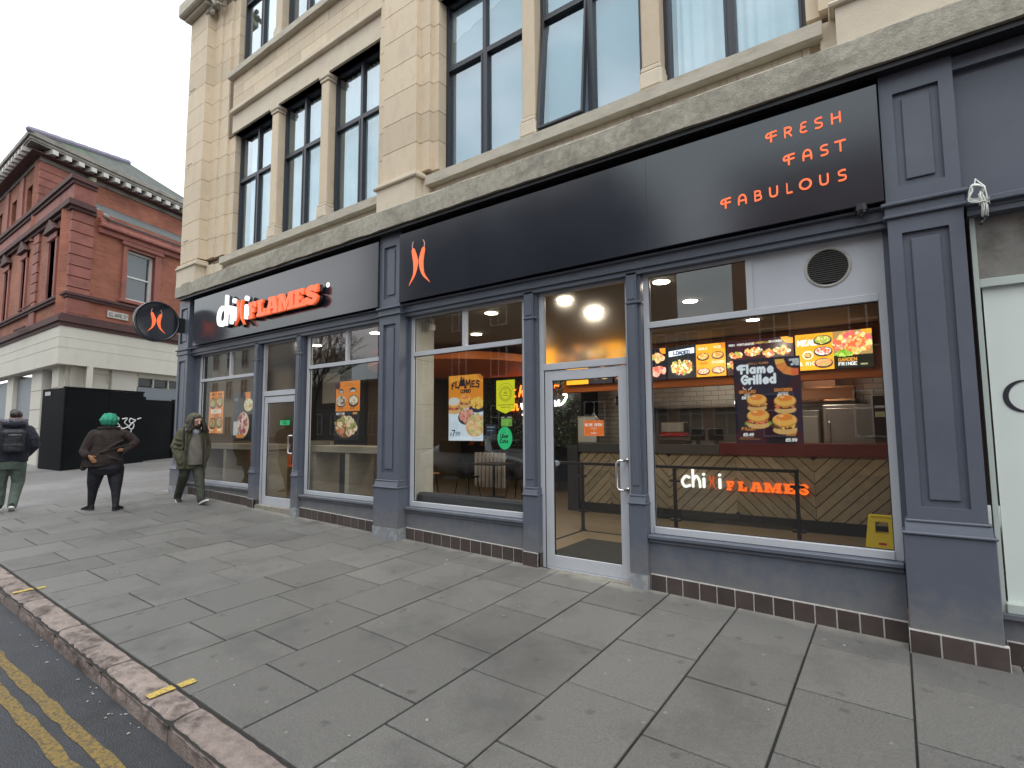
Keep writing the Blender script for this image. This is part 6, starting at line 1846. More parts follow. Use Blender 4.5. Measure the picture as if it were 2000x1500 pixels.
# window 2 poster
s = Sheet(.60, .90, 130, (.016, .012, .016))
s.rect(.02, .60, .44, .90, (.84, .26, .03)); s.poly([(.02, .90), (.12, .90), (.12, .80), (.07, .77), (.02, .80)], (.06, .02, .03)); s.rect(.24, .42, .855, .862, (.4, .12, .03)); s.rect(.2, .46, .83, .836, (.4, .12, .03))
s.poly([(.09, .72), (.21, .72), (.20, .77), (.15, .79), (.10, .77)], (.05, .06, .08)); s.text("NEW", .15, .725, .03, (.85, .9, .95), align='c'); s.poly([(.35, .73), (.51, .73), (.50, .78), (.43, .80), (.36, .78)], (.03, .03, .03)); s.text("LOADED", .43, .735, .022, (.9, .9, .85), align='c', r=.003)
s.bowl(.15, .60, .12, .08, rim=(.6, .58, .52), cols=((.5, .42, .35), (.75, .7, .6), (.2, .1, .06), (.6, .5, .4)), n=60, seed=8); s.bowl(.45, .60, .12, .08, rim=(.03, .03, .03), cols=((.75, .65, .5), (.8, .75, .6), (.5, .3, .15)), n=50, seed=9)
s.text("£5.49", .15, .47, .028, (.15, .04, .02), align='c'); s.text("£5.49", .43, .47, .028, (.15, .04, .02), align='c')
s.rect(.04, .24, .385, .42, (.7, .7, .68)); s.text("LOADED", .14, .39, .022, (.05, .05, .05), align='c', r=.003); s.rect(.44, .54, .39, .42, (.75, .3, .05))
s.ell(.27, .20, .26, .17, (.10, .06, .03)); s.blobs(.27, .21, .24, .15, [(.75, .6, .35), (.5, .15, .05), (.15, .08, .04), (.8, .7, .5), (.6, .25, .15), (.35, .35, .1)], 150, .04, 10)
s.place("window_poster", M_PRINTB, -6.93 * K, PY, pz(1.36), label="orange poster with two loaded bowls over a big round dish, second window", cat="poster")

# =================================================================== RED BUILDING ACROSS THE SIDE STREET
RD = Vector((-.324, .946, 0)); RN = Vector((.946, .324, 0))
P1 = Vector((-19.13, -.27, 0)); P2 = Vector((-22.95, -.27, 0))
TR = Matrix(((RD.x, -RN.x, 0, P1.x), (RD.y, -RN.y, 0, P1.y), (0, 0, 1, 0), (0, 0, 0, 1)))        # local: x along right wall, y into the building, z up
TR2 = Matrix(((RD.x, -RN.x, 0, P2.x), (RD.y, -RN.y, 0, P2.y), (0, 0, 1, 0), (0, 0, 0, 1)))
TL = Matrix(((-1, 0, 0, P1.x), (0, 1, 0, P1.y), (0, 0, 1, 0), (0, 0, 0, 1)))                      # local: x along left front away from the corner
rb = empty("brick_building", (-19.2, 0, .4), label="red brick and terracotta building across the side street", cat="building")
ang = math.atan2(RD.y, RD.x)
M_BRR = brick_mat("red_brick_side", (.39, .135, .08), (.30, .10, .062), (.27, .15, .11), .225, .075, .006, axis='xz', rot=-ang)
M_BRF = brick_mat("red_brick_front", (.39, .14, .082), (.30, .105, .064), (.27, .15, .11), .225, .075, .006, axis='xz')
M_TERR = mat("dark_terracotta", (.31, .115, .09), .75, var=.15, vscale=2.5, bump=.3, dirt=(.10, .035, .03), dscale=1.5, damt=.6, obj_rand=.1)
M_TERD = mat("sooty_terracotta", (.10, .048, .045), .8, var=.25, vscale=4, bump=.4, dirt=(.045, .03, .03), dscale=2, damt=.7)
M_CREAM = mat("cream_render", (.66, .635, .56), .75, var=.07, vscale=1.2, dirt=(.35, .31, .25), dscale=1.3, damt=.35, dlo=.55, dhi=.75, stretch=(1, 1, .5))
M_SLATE = brick_mat("mossy_slate", (.085, .088, .098), (.07, .08, .076), (.035, .038, .04), .3, .2, .012, axis='xz', rot=-ang, bump=.4, rough=1.0)
M_SLATEF = mat("green_slate", (.10, .108, .10), .9, var=.3, vscale=2.5, dirt=(.10, .17, .07), dscale=.8, damt=.7, bump=.4)
M_CORN = mat("weathered_cornice", (.27, .25, .22), .8, var=.25, vscale=3, dirt=(.07, .065, .06), dscale=2.5, damt=.7, bump=.3)
M_BRK = mat("white_bracket", (.55, .53, .50), .7, var=.1)
M_SHUT = mat("grey_shutter", (.22, .25, .28), .5, var=.05)
M_DKGL = mat("dark_opening", (.012, .012, .014), .3)
LT = 9.6
# storeys: flat wall cores
def rbw(T, name, m, *a, b=0, parent=rb):
    s = MB(T); s.box(*a, b=b); return s.build(name, m, parent)
# right wall, first floor with window opening at s 1.62..2.55
wx0, wx1, wz0, wz1 = 1.63, 2.58, 5.70, 7.33
s = MB(TR)
for (a, b_, c, d) in ((0, wx0, 4.49, 8.2), (wx1, LT, 4.49, 8.2), (wx0, wx1, 4.49, wz0), (wx0, wx1, wz1, 8.2)): s.box(a, b_, 0, .35, c, d)
s.box(0, LT, .35, .5, 4.49, 8.2)
s.build("side_wall", M_BRR, rb)
# left front: windows as openings
FW = [(1.38, 2.02), (4.62, 5.1), (6.95, 7.45), (9.3, 9.8), (11.6, 12.1)]
s = MB(TL); x = .3
for (a, b_) in FW:
    s.box(x, a, 0, .4, 4.49, 8.2); s.box(a, b_, 0, .4, 4.49, 5.52); s.box(a, b_, 0, .4, 7.42, 8.2); x = b_
s.box(x, 22, 0, .4, 4.49, 8.2); s.box(.4, 22, .4, .5, 4.49, 8.2)
s.build("front_wall", M_BRF, rb)
for (a, b_) in FW:
    w = rbw(TL, "window", M_DKGL, a, b_, .36, .40, 5.52, 7.42)
    s = MB(TL); s.box(a + .0, a + .09, .08, .30, 5.52, 7.42); s.box(b_ - .05, b_, .18, .30, 5.52, 7.42); s.box(a + .09, b_ - .05, .2, .28, 6.4, 6.5); s.build("frame", M_BRK, w)
    s = MB(TL); s.box(a - .16, a, -.05, .1, 5.5, 7.6); s.box(b_, b_ + .16, -.05, .1, 5.5, 7.6); s.box(a - .16, b_ + .16, -.08, .1, 7.42, 7.62, b=.02); s.build("surround", M_TERR, w)
    s = MB(TL); s.prism([(a - .3, 7.66), (b_ + .3, 7.66), ((a + b_) / 2, 8.05)], -.16, .05, 'y'); s.build("pediment", M_TERD, w)
# small bars (sign brackets) on the front
s = MB(TL); s.box(2.1, 3.4, -.4, -.36, 5.35, 5.39); s.box(2.5, 3.8, -.4, -.36, 4.75, 4.79); s.build("iron_bar", M_TERD, rb)
corner_later = True
# quoins at the corner and intermediate piers: separate blocks
QZ = [4.92, 5.38, 5.70, 6.02, 6.34, 6.66, 7.0, 7.34, 7.67, 7.98]
for a, b_ in zip(QZ[:-1], QZ[1:]):
    s = MB(); g_ = .018
    q0 = P1 + RN * .05 + Vector((0, -.05, 0)); c = .0
    c0 = P1 + Vector((0, -.055, 0)) + RN * .055
    poly = [(c0.x, c0.y), ((c0 + RD * .62).x, (c0 + RD * .62).y), ((P1 + RD * .62 - RN * .1).x, (P1 + RD * .62 - RN * .1).y), (P1.x - .55, P1.y + .1), (c0.x - .55, c0.y)]
    s.prism(poly, a + g_, b_ - g_); s.build("quoin", M_TERR, rb, origin=(P1.x, P1.y, a))
    s = MB(TL)
    s.box(3.15, 3.75, -.06, .1, a + g_, b_ - g_); s.build("quoin", M_TERR, rb, origin=(P1.x - 3.4, P1.y, a))
# mouldings : corner profile swept along both faces
def corner_band(name, m, z0, z1, out, len_r=LT, len_l=22.0, parent=rb, base=P1, dip=0.0):
    c = base + Vector((0, -out, 0)) + RN * (out)
    s = MB()
    e1 = c + RD * len_r; e0 = c + Vector((-len_l, 0, 0))
    i0 = base + Vector((-len_l, .2, 0)); ic = base + Vector((-.1, .2, 0)); i1 = base + RD * len_r - RN * .2
    s.prism([(e0.x, e0.y), (c.x, c.y), (e1.x, e1.y), (i1.x, i1.y), (ic.x, ic.y), (i0.x, i0.y)], z0, z1)
    return s.build(name, m, parent)
corner_band("cream_band", M_CREAM, 3.90, 4.17, .30); corner_band("cream_band", M_CREAM, 4.185, 4.50, .30); corner_band("cream_band", M_CREAM, 3.42, 3.885, .30)
corner_band("band_core", M_CREAM, 3.43, 4.49, .285)
corner_band("cornice_lower", M_TERD, 4.50, 4.62, .34); corner_band("cornice_lower", M_TERD, 4.62, 4.78, .42); corner_band("cornice_lower", M_TERD, 4.78, 4.86, .30)
corner_band("frieze", M_TERR, 4.86, 4.92, .09)
corner_band("string_course", M_TERD, 5.38, 5.46, .11); corner_band("string_course", M_TERD, 5.46, 5.53, .17)
corner_band("corner_core", M_TERR, 4.9, 8.2, .012, len_r=.5, len_l=.45)
corner_band("corner_soffit_wall", M_CREAM, .2, 3.42, -.13, len_r=1.35, len_l=.3)
# corner entablature: full along the front, short return on the side (0.75 m)
corner_band("cornice_upper", M_TERD, 7.98, 8.08, .14, len_r=.72); corner_band("cornice_upper", M_TERD, 8.08, 8.24, .26, len_r=.76)
corner_band("attic_block", M_TERR, 8.24, 8.76, .05, len_r=.62); corner_band("attic_moulding", M_TERD, 8.76, 8.86, .12, len_r=.68); corner_band("attic_moulding", M_TERD, 8.86, 9.0, .20, len_r=.74)
# side entablature under the lean-to eaves
rbw(TR, "side_cornice", M_TERR, .70, LT, -.10, .1, 7.55, 7.72, b=.02); rbw(TR, "side_cornice", M_TERR, .68, LT, -.20, .1, 7.72, 7.86, b=.03); rbw(TR, "side_cornice", M_TERR, .70, LT, -.14, .1, 7.86, 8.02, b=.02)
# lean-to slates, climbing to the tall part
off = (P1 - P2).dot(RN)
s = MB(TR)
rf = [(.85, -.14, 8.03), (LT, -.14, 8.03), (LT, off + .02, 9.95), (2.05, off + .02, 9.95), (.85, -.14, 7.93), (LT, -.14, 7.93), (LT, off + .02, 7.9), (2.05, off + .02, 7.9)]
s.add(rf, [(0, 1, 2, 3), (4, 5, 6, 7), (0, 1, 5, 4), (0, 3, 7, 4), (1, 2, 6, 5), (2, 3, 7, 6)]); s.build("lean_to_roof", M_SLATE, rb)
s = MB(TR); s.limb([(.84, -.16, 8.06), (2.04, off, 9.98)], [.07, .07], 8); s.build("hip_tile", M_CORN, rb)
s = MB(TR); s.box(.15, .95, .1, .4, 7.9, 8.3); s.build("parapet_core", M_TERR, rb)
# side window
w = rbw(TR, "window", M_DKGL, wx0, wx1, .33, .36, wz0, wz1)
s = MB(TR); s.box(wx0 + .0, wx0 + .06, .10, .2, wz0, wz1); s.box(wx1 - .09, wx1, .10, .2, wz0, wz1); s.box(wx0 + .06, wx1 - .09, .10, .2, wz0, wz0 + .08); s.box(wx0 + .06, wx1 - .09, .10, .2, wz1 - .07, wz1); s.box(wx0 + .06, wx1 - .09, .12, .19, 6.47, 6.52)
s.build("sash_frame", mat("white_sash_paint", (.74, .74, .74), .5), w)
MB(TR).quad((wx0 + .06, .16, wz0 + .08), (wx1 - .09, .16, wz0 + .08), (wx1 - .09, .16, 6.47), (wx0 + .06, .16, 6.47)).build("pane", M_GLASSRB, w, fix=False)
MB(TR).quad((wx0 + .06, .15, 6.52), (wx1 - .09, .15, 6.52), (wx1 - .09, .15, wz1 - .07), (wx0 + .06, .15, wz1 - .07)).build("pane", M_GLASSRB, w, fix=False)
bl = MB(TR); bl.quad((wx0 + .06, .24, wz0 + .05), (wx1 - .09, .24, wz0 + .05), (wx1 - .09, .24, wz1), (wx0 + .06, .24, wz1)); bl.build("blind", mat("grey_blind", (.22, .21, .23), .8, var=.15, vscale=1.5), w, fix=False)
s = MB(TR); s.box(wx0 - .14, wx0, -.05, .1, wz0 - .02, 7.42); s.box(wx1, wx1 + .22, -.05, .1, wz0 - .02, 7.42); s.box(wx0 - .20, wx1 + .27, -.10, .1, 7.42, 7.55, b=.02); s.box(wx0, wx1, -.03, .1, wz1, 7.42); s.box(wx0 - .2, wx1 + .2, -.12, .3, wz0 - .12, wz0 - .0, b=.02)
s.build("surround", M_TERR, w)
# street name plate
np_ = empty("street_name_plate", tuple(P1 + RD * 1.4 + Vector((0, 0, 5.1))), label="white CLARE ST street name plate on the red brick corner", cat="street sign")
npx, npz = 1.11, 5.02
s = MB(TR); s.box(npx, npx + .66, -.035, -.01, npz, npz + .21, b=.01); s.build("plate", M_BRK, np_)
def plate_stroke(pts, r):
    s = MB(TR); s.tube([(npx + x, -.037, npz + z) for x, z in pts], r, 5, up=(0, 1, 0)); s.build("letter", M_INK, np_)
x = .05
for ch in "CLARE":
    for st in GL[ch]: plate_stroke([(x + a_ * .0145, .055 + b2_ * .0165) for a_, b2_ in st], .0075)
    x += .088
x += .02
for ch, hh in (("S", .0165), ("T", .010)):
    for st in GL[ch]: plate_stroke([(x + a_ * .0135 * (1 if ch == 'S' else .7), .055 + (.04 if ch == 'T' else 0) + b2_ * hh) for a_, b2_ in st], .0065)
    x += .078

# tall part
s = MB(TR2); s.box(0, 12, 0, .3, 7.9, 10.7); s.build("tall_side_wall", M_BRR, rb)
s = MB(TL); x = 4.0
UW = [(4.66, 5.33), (6.72, 7.36), (8.8, 9.44), (10.9, 11.5)]
for (a, b_) in UW:
    s.box(x, a, 0, .35, 8.2, 10.7); s.box(a, b_, 0, .35, 8.2, 8.6); s.box(a, b_, 0, .35, 10.08, 10.7); x = b_
s.box(x, 22, 0, .35, 8.2, 10.7); s.box(4.2, 22, .35, .45, 8.2, 10.7); s.build("tall_front_wall", M_BRF, rb)
for (a, b_) in UW: rbw(TL, "window", M_DKGL, a, b_, .28, .34, 8.6, 10.08)
for (a, b_) in UW[:3]:
    rbw(TL, "pilaster_strip", M_TERR, b_ + .35, b_ + .85, -.05, .1, 8.9, 10.6)
for k in range(6):
    a_, b2_ = 8.95 + k * .28, 8.95 + (k + 1) * .28
    c0 = P2 + Vector((0, -.05, 0)) + RN * .05
    s = MB(); s.prism([(c0.x, c0.y), ((c0 + RD * 1.1).x, (c0 + RD * 1.1).y), ((P2 + RD * 1.1 - RN * .1).x, (P2 + RD * 1.1 - RN * .1).y), (P2.x - .5, P2.y + .1), (c0.x - .5, c0.y)], a_ + .012, b2_ - .012); s.build("quoin", M_TERR, rb, origin=(P2.x, P2.y, a_))
corner_band("corner_core", M_BRR, 8.2, 10.7, .004, base=P2, len_r=.8, len_l=.4)
corner_band("eaves_frieze", M_CORN, 10.64, 10.78, .08, base=P2, len_r=12, len_l=18)
corner_band("eaves_soffit", M_TERD, 10.78, 10.80, .50, base=P2, len_r=12, len_l=18)
corner_band("eaves_soffit", M_CORN, 11.0, 11.06, .62, base=P2, len_r=12, len_l=18)
corner_band("gutter", M_CORN, 11.06, 11.16, .66, base=P2, len_r=12, len_l=18); corner_band("gutter", M_CORN, 11.16, 11.30, .74, base=P2, len_r=12, len_l=18)
corner_band("eaves_backing", M_TERD, 10.80, 11.0, .12, base=P2, len_r=12, len_l=18)
for k in range(26):
    sx = .10 + .42 * k
    p = P2 + RD * sx
    T = Matrix(((RD.x, -RN.x, 0, p.x), (RD.y, -RN.y, 0, p.y), (0, 0, 1, 0), (0, 0, 0, 1)))
    s = MB(T); s.box(-.09, .09, -.50, -.1, 10.83, 10.985); s.build("bracket", M_BRK, rb, origin=(p.x, p.y, 10.9))
    if k < 24:
        s = MB(TL); xx = 3.82 + .1 + .42 * k; s.box(xx - .09, xx + .09, -.50, -.1, 10.83, 10.985); s.build("bracket", M_BRK, rb, origin=(P1.x - xx, P1.y, 10.9))
# hipped roof of the tall part, ridge tiles
ec = P2 + Vector((0, -.72, 0)) + RN * .72
r0 = P2 + Vector((-3.6, 3.6, 0)); e1 = ec + RD * 12.5; e0 = ec + Vector((-18, 0, 0)); r1 = P2 + RD * 9 - RN * 3.2; rl_ = P2 + Vector((-18, 3.6, 0))
s = MB(); RZ = 13.2
s.add([(ec.x, ec.y, 11.28), (e1.x, e1.y, 11.28), (r1.x, r1.y, RZ), (r0.x, r0.y, RZ)], [(0, 1, 2, 3)])
s.build("roof", M_SLATEF, rb, fix=False)
s = MB(); s.add([(ec.x, ec.y, 11.28), (r0.x, r0.y, RZ), (rl_.x, rl_.y, RZ), (e0.x, e0.y, 11.28)], [(0, 1, 2, 3)]); s.build("roof", M_SLATEF, rb, fix=False)
s = MB(); s.add([(r0.x, r0.y, RZ), (r1.x, r1.y, RZ), (r1.x - 6, r1.y, 11.5), (r0.x - 6, r0.y + 3, 11.5)], [(0, 1, 2, 3)]); s.build("roof", M_SLATEF, rb, fix=False)
for k in range(8):
    a_, b2_ = Vector((ec.x, ec.y, 11.3)), Vector((r0.x, r0.y, RZ + .02))
    p, q = a_.lerp(b2_, k / 8), a_.lerp(b2_, (k + .94) / 8)
    s = MB(); s.limb([p, q], [.10, .115], 8); s.build("ridge_tile", mat("lilac_ridge_tile", (.22, .20, .27), .8, var=.2), rb)
# dormer / far gable showing at the right end of the roof
gp = P2 + RD * 6.2 + RN * .1
s = MB(Matrix(((RD.x, -RN.x, 0, gp.x), (RD.y, -RN.y, 0, gp.y), (0, 0, 1, 0), (0, 0, 0, 1))))
s.prism([(-.2, 11.3), (3.6, 11.3), (3.6, 12.9), (1.2, 12.75)], .2, 3.0, 'y'); s.build("dormer", M_SLATEF, rb)
# drain pipe head near corner
s = MB(TR); s.build if False else None
p = P2 + RD * 1.55 + RN * .12
s = MB(); s.tube([(p.x, p.y, 10.75), (p.x, p.y, 10.2), (p.x + .1, p.y, 9.9), (p.x + .1, p.y, 9.3)], .06, 8); s.cyl((p.x, p.y, 10.55), (0, 0, 1), .14, .2, 10); s.build("downpipe", mat("mossy_lead", (.30, .31, .2), .7, var=.3), rb)
# ground storey
s = MB(TR)
s.box(.2, 1.4, .141, .3, 2.9, 3.42); s.box(1.38, 2.18, -.02, .5, 0, 3.42); s.box(4.6, LT, .1, .5, 0, 3.42); s.box(.3, LT, .55, .7, 0, 3.42)
s.build("cream_pier", M_CREAM, rb)
s = MB(TL); s.box(.3, .9, -.02, .4, 0, 3.42); s.box(1.9, 3.0, -.02, .5, 0, 3.42); s.box(5.2, 6.0, -.02, .5, 0, 3.42); s.box(0, 22, .55, .7, 0, 3.42); s.build("cream_pier", M_CREAM, rb)
for z in (1.05, 1.62, 2.2, 2.78):
    s = MB(TR); s.box(1.375, 2.185, -.026, -.02, z, z + .012); s.build("pier_groove", M_MORTAR, rb)
    s = MB(TL); s.box(.295, .905, -.026, -.02, z, z + .012); s.box(1.895, 3.005, -.026, -.02, z, z + .012); s.build("pier_groove", M_MORTAR, rb)
rbw(TL, "shutter", M_SHUT, 3.0, 5.2, .1, .2, 0.3, 3.3); rbw(TL, "shutter", M_SHUT, .9, 1.9, .25, .3, 0.3, 3.3)
rbw(TL, "shutter", M_SHUT, 6.0, 9.5, .1, .2, 0.3, 3.3)
for (a, b_) in ((.25, 1.33), (2.25, 3.9)):
    o_ = rbw(TR, "window", M_DKGL, a, b_, .10, .14, 3.0, 3.26)
    n = 2 if b_ < 2 else 3
    s = MB(TR)
    for k in range(n + 1):
        xx = a + (b_ - a) * k / n; s.box(xx - .025, xx + .025, .05, .10, 2.96, 3.30)
    s.box(a, b_, .05, .14, 3.26, 3.42); s.build("frame", M_CREAM, o_)
    rbw(TR, "shop_board", M_SHUT if a > 2 else M_CREAM, a, b_, .04, .1, .4, 2.96)

# hoarding
M_HOARD = mat("black_hoarding_paint", (.003, .0035, .005), .6, spec=.12, var=.25, vscale=1.5, dirt=(.011, .013, .013), dscale=1.2, damt=.5, bump=.1, bscale=20)
H0 = Vector((-18.65, -.3, 0)); HD = Vector((-15.548 + 18.65, .528 + .3, 0)); HD = RD
hd = empty("site_hoarding", tuple(H0 + Vector((0, 0, .45))), label="black painted timber hoarding enclosing the shop corner, with small white graffiti", cat="hoarding")
TH = Matrix(((RD.x, -RN.x, 0, H0.x), (RD.y, -RN.y, 0, H0.y), (0, 0, 1, 0), (0, 0, 0, 1)))
for k, (a, b_, zt) in enumerate(((0, 1.2, 2.76), (1.2, 2.28, 2.73))):
    s = MB(TH); s.box(a + .002, b_ - .002, 0, .05, .44, zt, b=.004); s.build("board_panel", M_HOARD, hd)
s = MB(TH); s.box(2.28, 2.36, .0, .30, .44, 2.62); s.build("board_panel", M_HOARD, hd)
for k in range(3):
    s = MB(TH); s.box(2.36 + k * 1.2 + .002, 2.36 + (k + 1) * 1.2 - .002, .30, .34, .44, 2.55 + (.05 if k == 1 else 0)); s.build("board_panel", M_HOARD, hd)
    s = MB(TH); s.box(2.40 + k * 1.2, 2.44 + k * 1.2, .27, .298, .44, 2.5); s.build("batten", M_HOARD, hd)
hl = (Vector((-19.985, -.486, 0)) - H0)
s = MB(); q0, q1 = H0, H0 + hl; nn_ = Vector((-hl.y, hl.x, 0)).normalized() * .05
s.prism([(q0.x, q0.y), (q1.x, q1.y), (q1.x - nn_.x, q1.y - nn_.y), (q0.x - nn_.x, q0.y - nn_.y)], .44, 2.74); s.build("return_panel", M_HOARD, hd)
s = MB(TH); s.box(-.02, 2.3, -.015, .06, 2.735, 2.775); s.build("capping", M_HOARD, hd)
s = MB(); p = H0.lerp(q1, .72) + nn_.normalized() * -.02
lp = H0 + hl * .62; lp2 = H0 + hl * .86
nv = Vector((hl.y, -hl.x, 0)).normalized() * .012
if nv.y > 0: nv = -nv
s.add([(lp.x + nv.x, lp.y + nv.y, 2.55), (lp2.x + nv.x, lp2.y + nv.y, 2.55), (lp2.x + nv.x, lp2.y + nv.y, 2.66), (lp.x + nv.x, lp.y + nv.y, 2.66)], [(0, 1, 2, 3)]); s.build("notice_label", M_BRK, hd, fix=False)
# graffiti strokes
M_GRAF = mat("white_spray", (.75, .75, .75), .6)
def graf(pts): MB(TH).tube([(1.36 + x, -.006, 1.62 + z) for x, z in spline(pts, 5)], .018, 5, up=(0, 1, 0)).build("graffiti_stroke", M_GRAF, hd)
graf([(.0, .02), (.02, .32), (.16, .30), (.12, .17), (.2, .06), (.0, .02)]); graf([(.26, .28), (.42, .30), (.34, .17), (.46, .06), (.28, -.02), (.24, .04)])
graf([(.62, .26), (.52, .30), (.5, .18), (.64, .12), (.6, -.02), (.48, .02), (.56, .14), (.68, .24), (.58, .28)]); graf([(.74, .28), (.86, .32)]); graf([(.3, -.04), (.3, -.16)]); graf([(.56, -.04), (.56, -.14)])

# small grey building roof far left, behind
o = empty("far_building", (-34, 8, 0), label="grey slate roof showing behind the red building at the far left", cat="building")
s = MB(); s.box(-44, -27, 6, 14, 0, 12.2); s.build("wall", M_BRF, o)
s = MB(); s.prism([(5.4, 12.2), (14.6, 12.2), (10, 15.6)], -44.3, -26.7, 'x'); s.build("roof", M_SLATEF, o)

# =================================================================== ACROSS THE ROAD (seen in the glass)
M_OPP = brick_mat("opposite_brick", (.34, .15, .09), (.28, .12, .08), (.25, .2, .17), .225, .075, .008, bump=.2)
def opp_building(x0, x1, h, lab, m, wcols, rows, wh=1.7, ww=1.1, y=-19.5, parapet=True):
    e = empty("street_building", ((x0 + x1) / 2, y, zr((x0 + x1) / 2)), label=lab, cat="building")
    bx("wall", m, e, x0, x1, y - 9, y, zr(x1) - .3, h)
    if parapet: bx("parapet", M_CORN, e, x0 - .1, x1 + .1, y - .2, y + .15, h, h + .25)
    n = wcols
    for r_ in range(rows):
        for c in range(n):
            xc = x0 + (x1 - x0) * (c + .5) / n; zc = 1.2 + r_ * 3.1 + (.4 if r_ else 0)
            w = bx("window", M_DKGL, e, xc - ww / 2, xc + ww / 2, y, y + .04, zc, zc + wh)
            s = MB(); s.box(xc - ww / 2 - .06, xc - ww / 2, y, y + .1, zc - .06, zc + wh + .06); s.box(xc + ww / 2, xc + ww / 2 + .06, y, y + .1, zc - .06, zc + wh + .06); s.box(xc - ww / 2, xc + ww / 2, y, y + .1, zc + wh, zc + wh + .06); s.box(xc - ww / 2, xc + ww / 2, y, y + .1, zc - .06, zc); s.box(xc - .03, xc + .03, y + .04, y + .1, zc, zc + wh); s.box(xc - ww / 2, xc + ww / 2, y + .04, y + .09, zc + wh * .6, zc + wh * .6 + .05)
            s.build("frame", M_BRK, w)
opp_building(-5.6, 14, 12.5, "tall brick building with white framed windows across the road", M_OPP, 6, 4)
opp_building(-11, -5.8, 6.6, "low brown brick building across the road beside the tall one", M_OPP, 3, 2, y=-22)
opp_building(-30, -11.2, 15.5, "very tall dark brick block across the road", mat("dark_opposite_wall", (.05, .042, .04), .8, var=.2), 6, 4, y=-20)
opp_building(-45, -30.3, 5.4, "long low dark shop row across the road", mat("dark_render", (.09, .085, .08), .8, var=.2), 6, 1, y=-23)
opp_building(-66, -46, 9.5, "pale rendered building far along the other side of the road", M_CREAM, 7, 3, y=-21)
tr_ = empty("bare_tree", (-36, -19, zr(-36)), label="bare winter tree across the road", cat="tree")
tm = MB(); bark = mat("dark_bark", (.035, .028, .022), .9, var=.3)
def branch(mb, p, d, L, r, dep):
    q = p + d * L
    mb.tube([p, p + d * L * .5 + Vector((RNG.normal() * .04 * L, RNG.normal() * .04 * L, 0)), q], [r, r * .85, r * .65], 5)
    if dep <= 0: return
    for k in range(3 if dep > 1 else 2):
        nd = (d + Vector((RNG.normal() * .45, RNG.normal() * .45, RNG.uniform(-.05, .35)))).normalized()
        branch(mb, q, nd, L * RNG.uniform(.62, .82), r * .6, dep - 1)
branch(tm, Vector((-36, -19, zr(-36))), Vector((0, 0, 1)), 3.0, .2, 0); tm.build("trunk", bark, tr_)
tm = MB()
for k in range(4): branch(tm, Vector((-36, -19, zr(-36) + 2.9)), Vector((RNG.normal() * .5, RNG.normal() * .5, 1)).normalized(), 2.0, .12, 5)
tm.build("crown", bark, tr_)

# parked car whose reflection shows in the poster window
car = empty("parked_car", (-9.4, -6.6, zr(-9.4)), label="silver hatchback on the road, seen only in the window glass", cat="car")
cg = zr(-9.4)
sec = [(-2.05, .45, .62, .70), (-1.95, .30, .88, .80), (-1.55, .25, .98, .84), (-1.2, .22, 1.38, .80), (-.5, .22, 1.47, .76), (.15, .22, 1.44, .76), (.75, .22, 1.05, .82), (1.3, .24, .95, .84), (1.85, .30, .80, .80), (2.05, .42, .60, .66)]
rings = []
for (x, zl, zh, hw_) in sec:
    belt = min(.88, zh)
    tp = hw_ * (.72 if zh > 1.2 else .9)
    rings.append([(-9.4 + x, -6.6 - hw_, cg + zl), (-9.4 + x, -6.6 - hw_ * 1.03, cg + (zl + belt) / 2), (-9.4 + x, -6.6 - hw_, cg + belt * .98), (-9.4 + x, -6.6 - tp, cg + zh), (-9.4 + x, -6.6 + tp, cg + zh), (-9.4 + x, -6.6 + hw_, cg + belt * .98), (-9.4 + x, -6.6 + hw_ * 1.03, cg + (zl + belt) / 2), (-9.4 + x, -6.6 + hw_, cg + zl)])
s = MB(); s.ring_tube(rings); cbody = s.build("body", mat("silver_car_paint", (.55, .56, .57), .25, metal=.3, clear=.5), car, smooth=False)
md = cbody.modifiers.new("sub", 'SUBSURF'); md.levels = 2; md.render_levels = 2
for p in cbody.data.polygons: p.use_smooth = True
s = MB(); s.box(-10.45, -8.85, -6.6 + .70, -6.6 + .78, cg + .95, cg + 1.30, b=.02); s.box(-8.78, -8.55, -6.6 - .6, -6.6 + .6, cg + 1.1, cg + 1.3, b=.05); s.build("window_glass", mat("dark_car_glass", (.01, .01, .012), .08), car)
for (dx, dy) in ((-1.3, .74), (1.3, .74), (-1.3, -.74), (1.3, -.74)):
    s = MB(); s.cyl((-9.4 + dx, -6.6 + dy - .1, cg + .31), (0, 1, 0), .31, .2, 28); wv = s.build("wheel", M_BLK, car); s = MB(); s.cyl((-9.4 + dx, -6.6 + dy + .102 * (1 if dy > 0 else -1), cg + .31), (0, 1 if dy > 0 else -1, 0), .2, .01, 20); s.build("rim", M_STEEL, wv)
for dy in (-.55, .55):
    s = MB(); s.ell((-9.4 + 1.96, -6.6 + dy, cg + .66), (.09, .17, .08), 14, 8); s.build("headlight", emis_mat("headlight_%d" % (dy > 0), (.9, .95, 1), 1.2), car, smooth=True)
s = MB(); s.box(-9.4 + 2.05, -9.4 + 2.07, -6.85, -6.35, cg + .42, cg + .53); s.build("number_plate", M_BRK, car)

# =================================================================== PEOPLE
M_SKIN_L = mat("light_skin", (.50, .30, .22), .5, var=.05)
M_SKIN_B = mat("brown_skin", (.27, .12, .055), .5, var=.05)
def mt(n, c, r=.85, **k):
    m = mat(n, c, r, var=.3, vscale=11, bump=1.0, bscale=13)
    for nd in m.node_tree.nodes:
        if nd.type == 'BUMP': nd.inputs["Distance"].default_value = .028
    return m

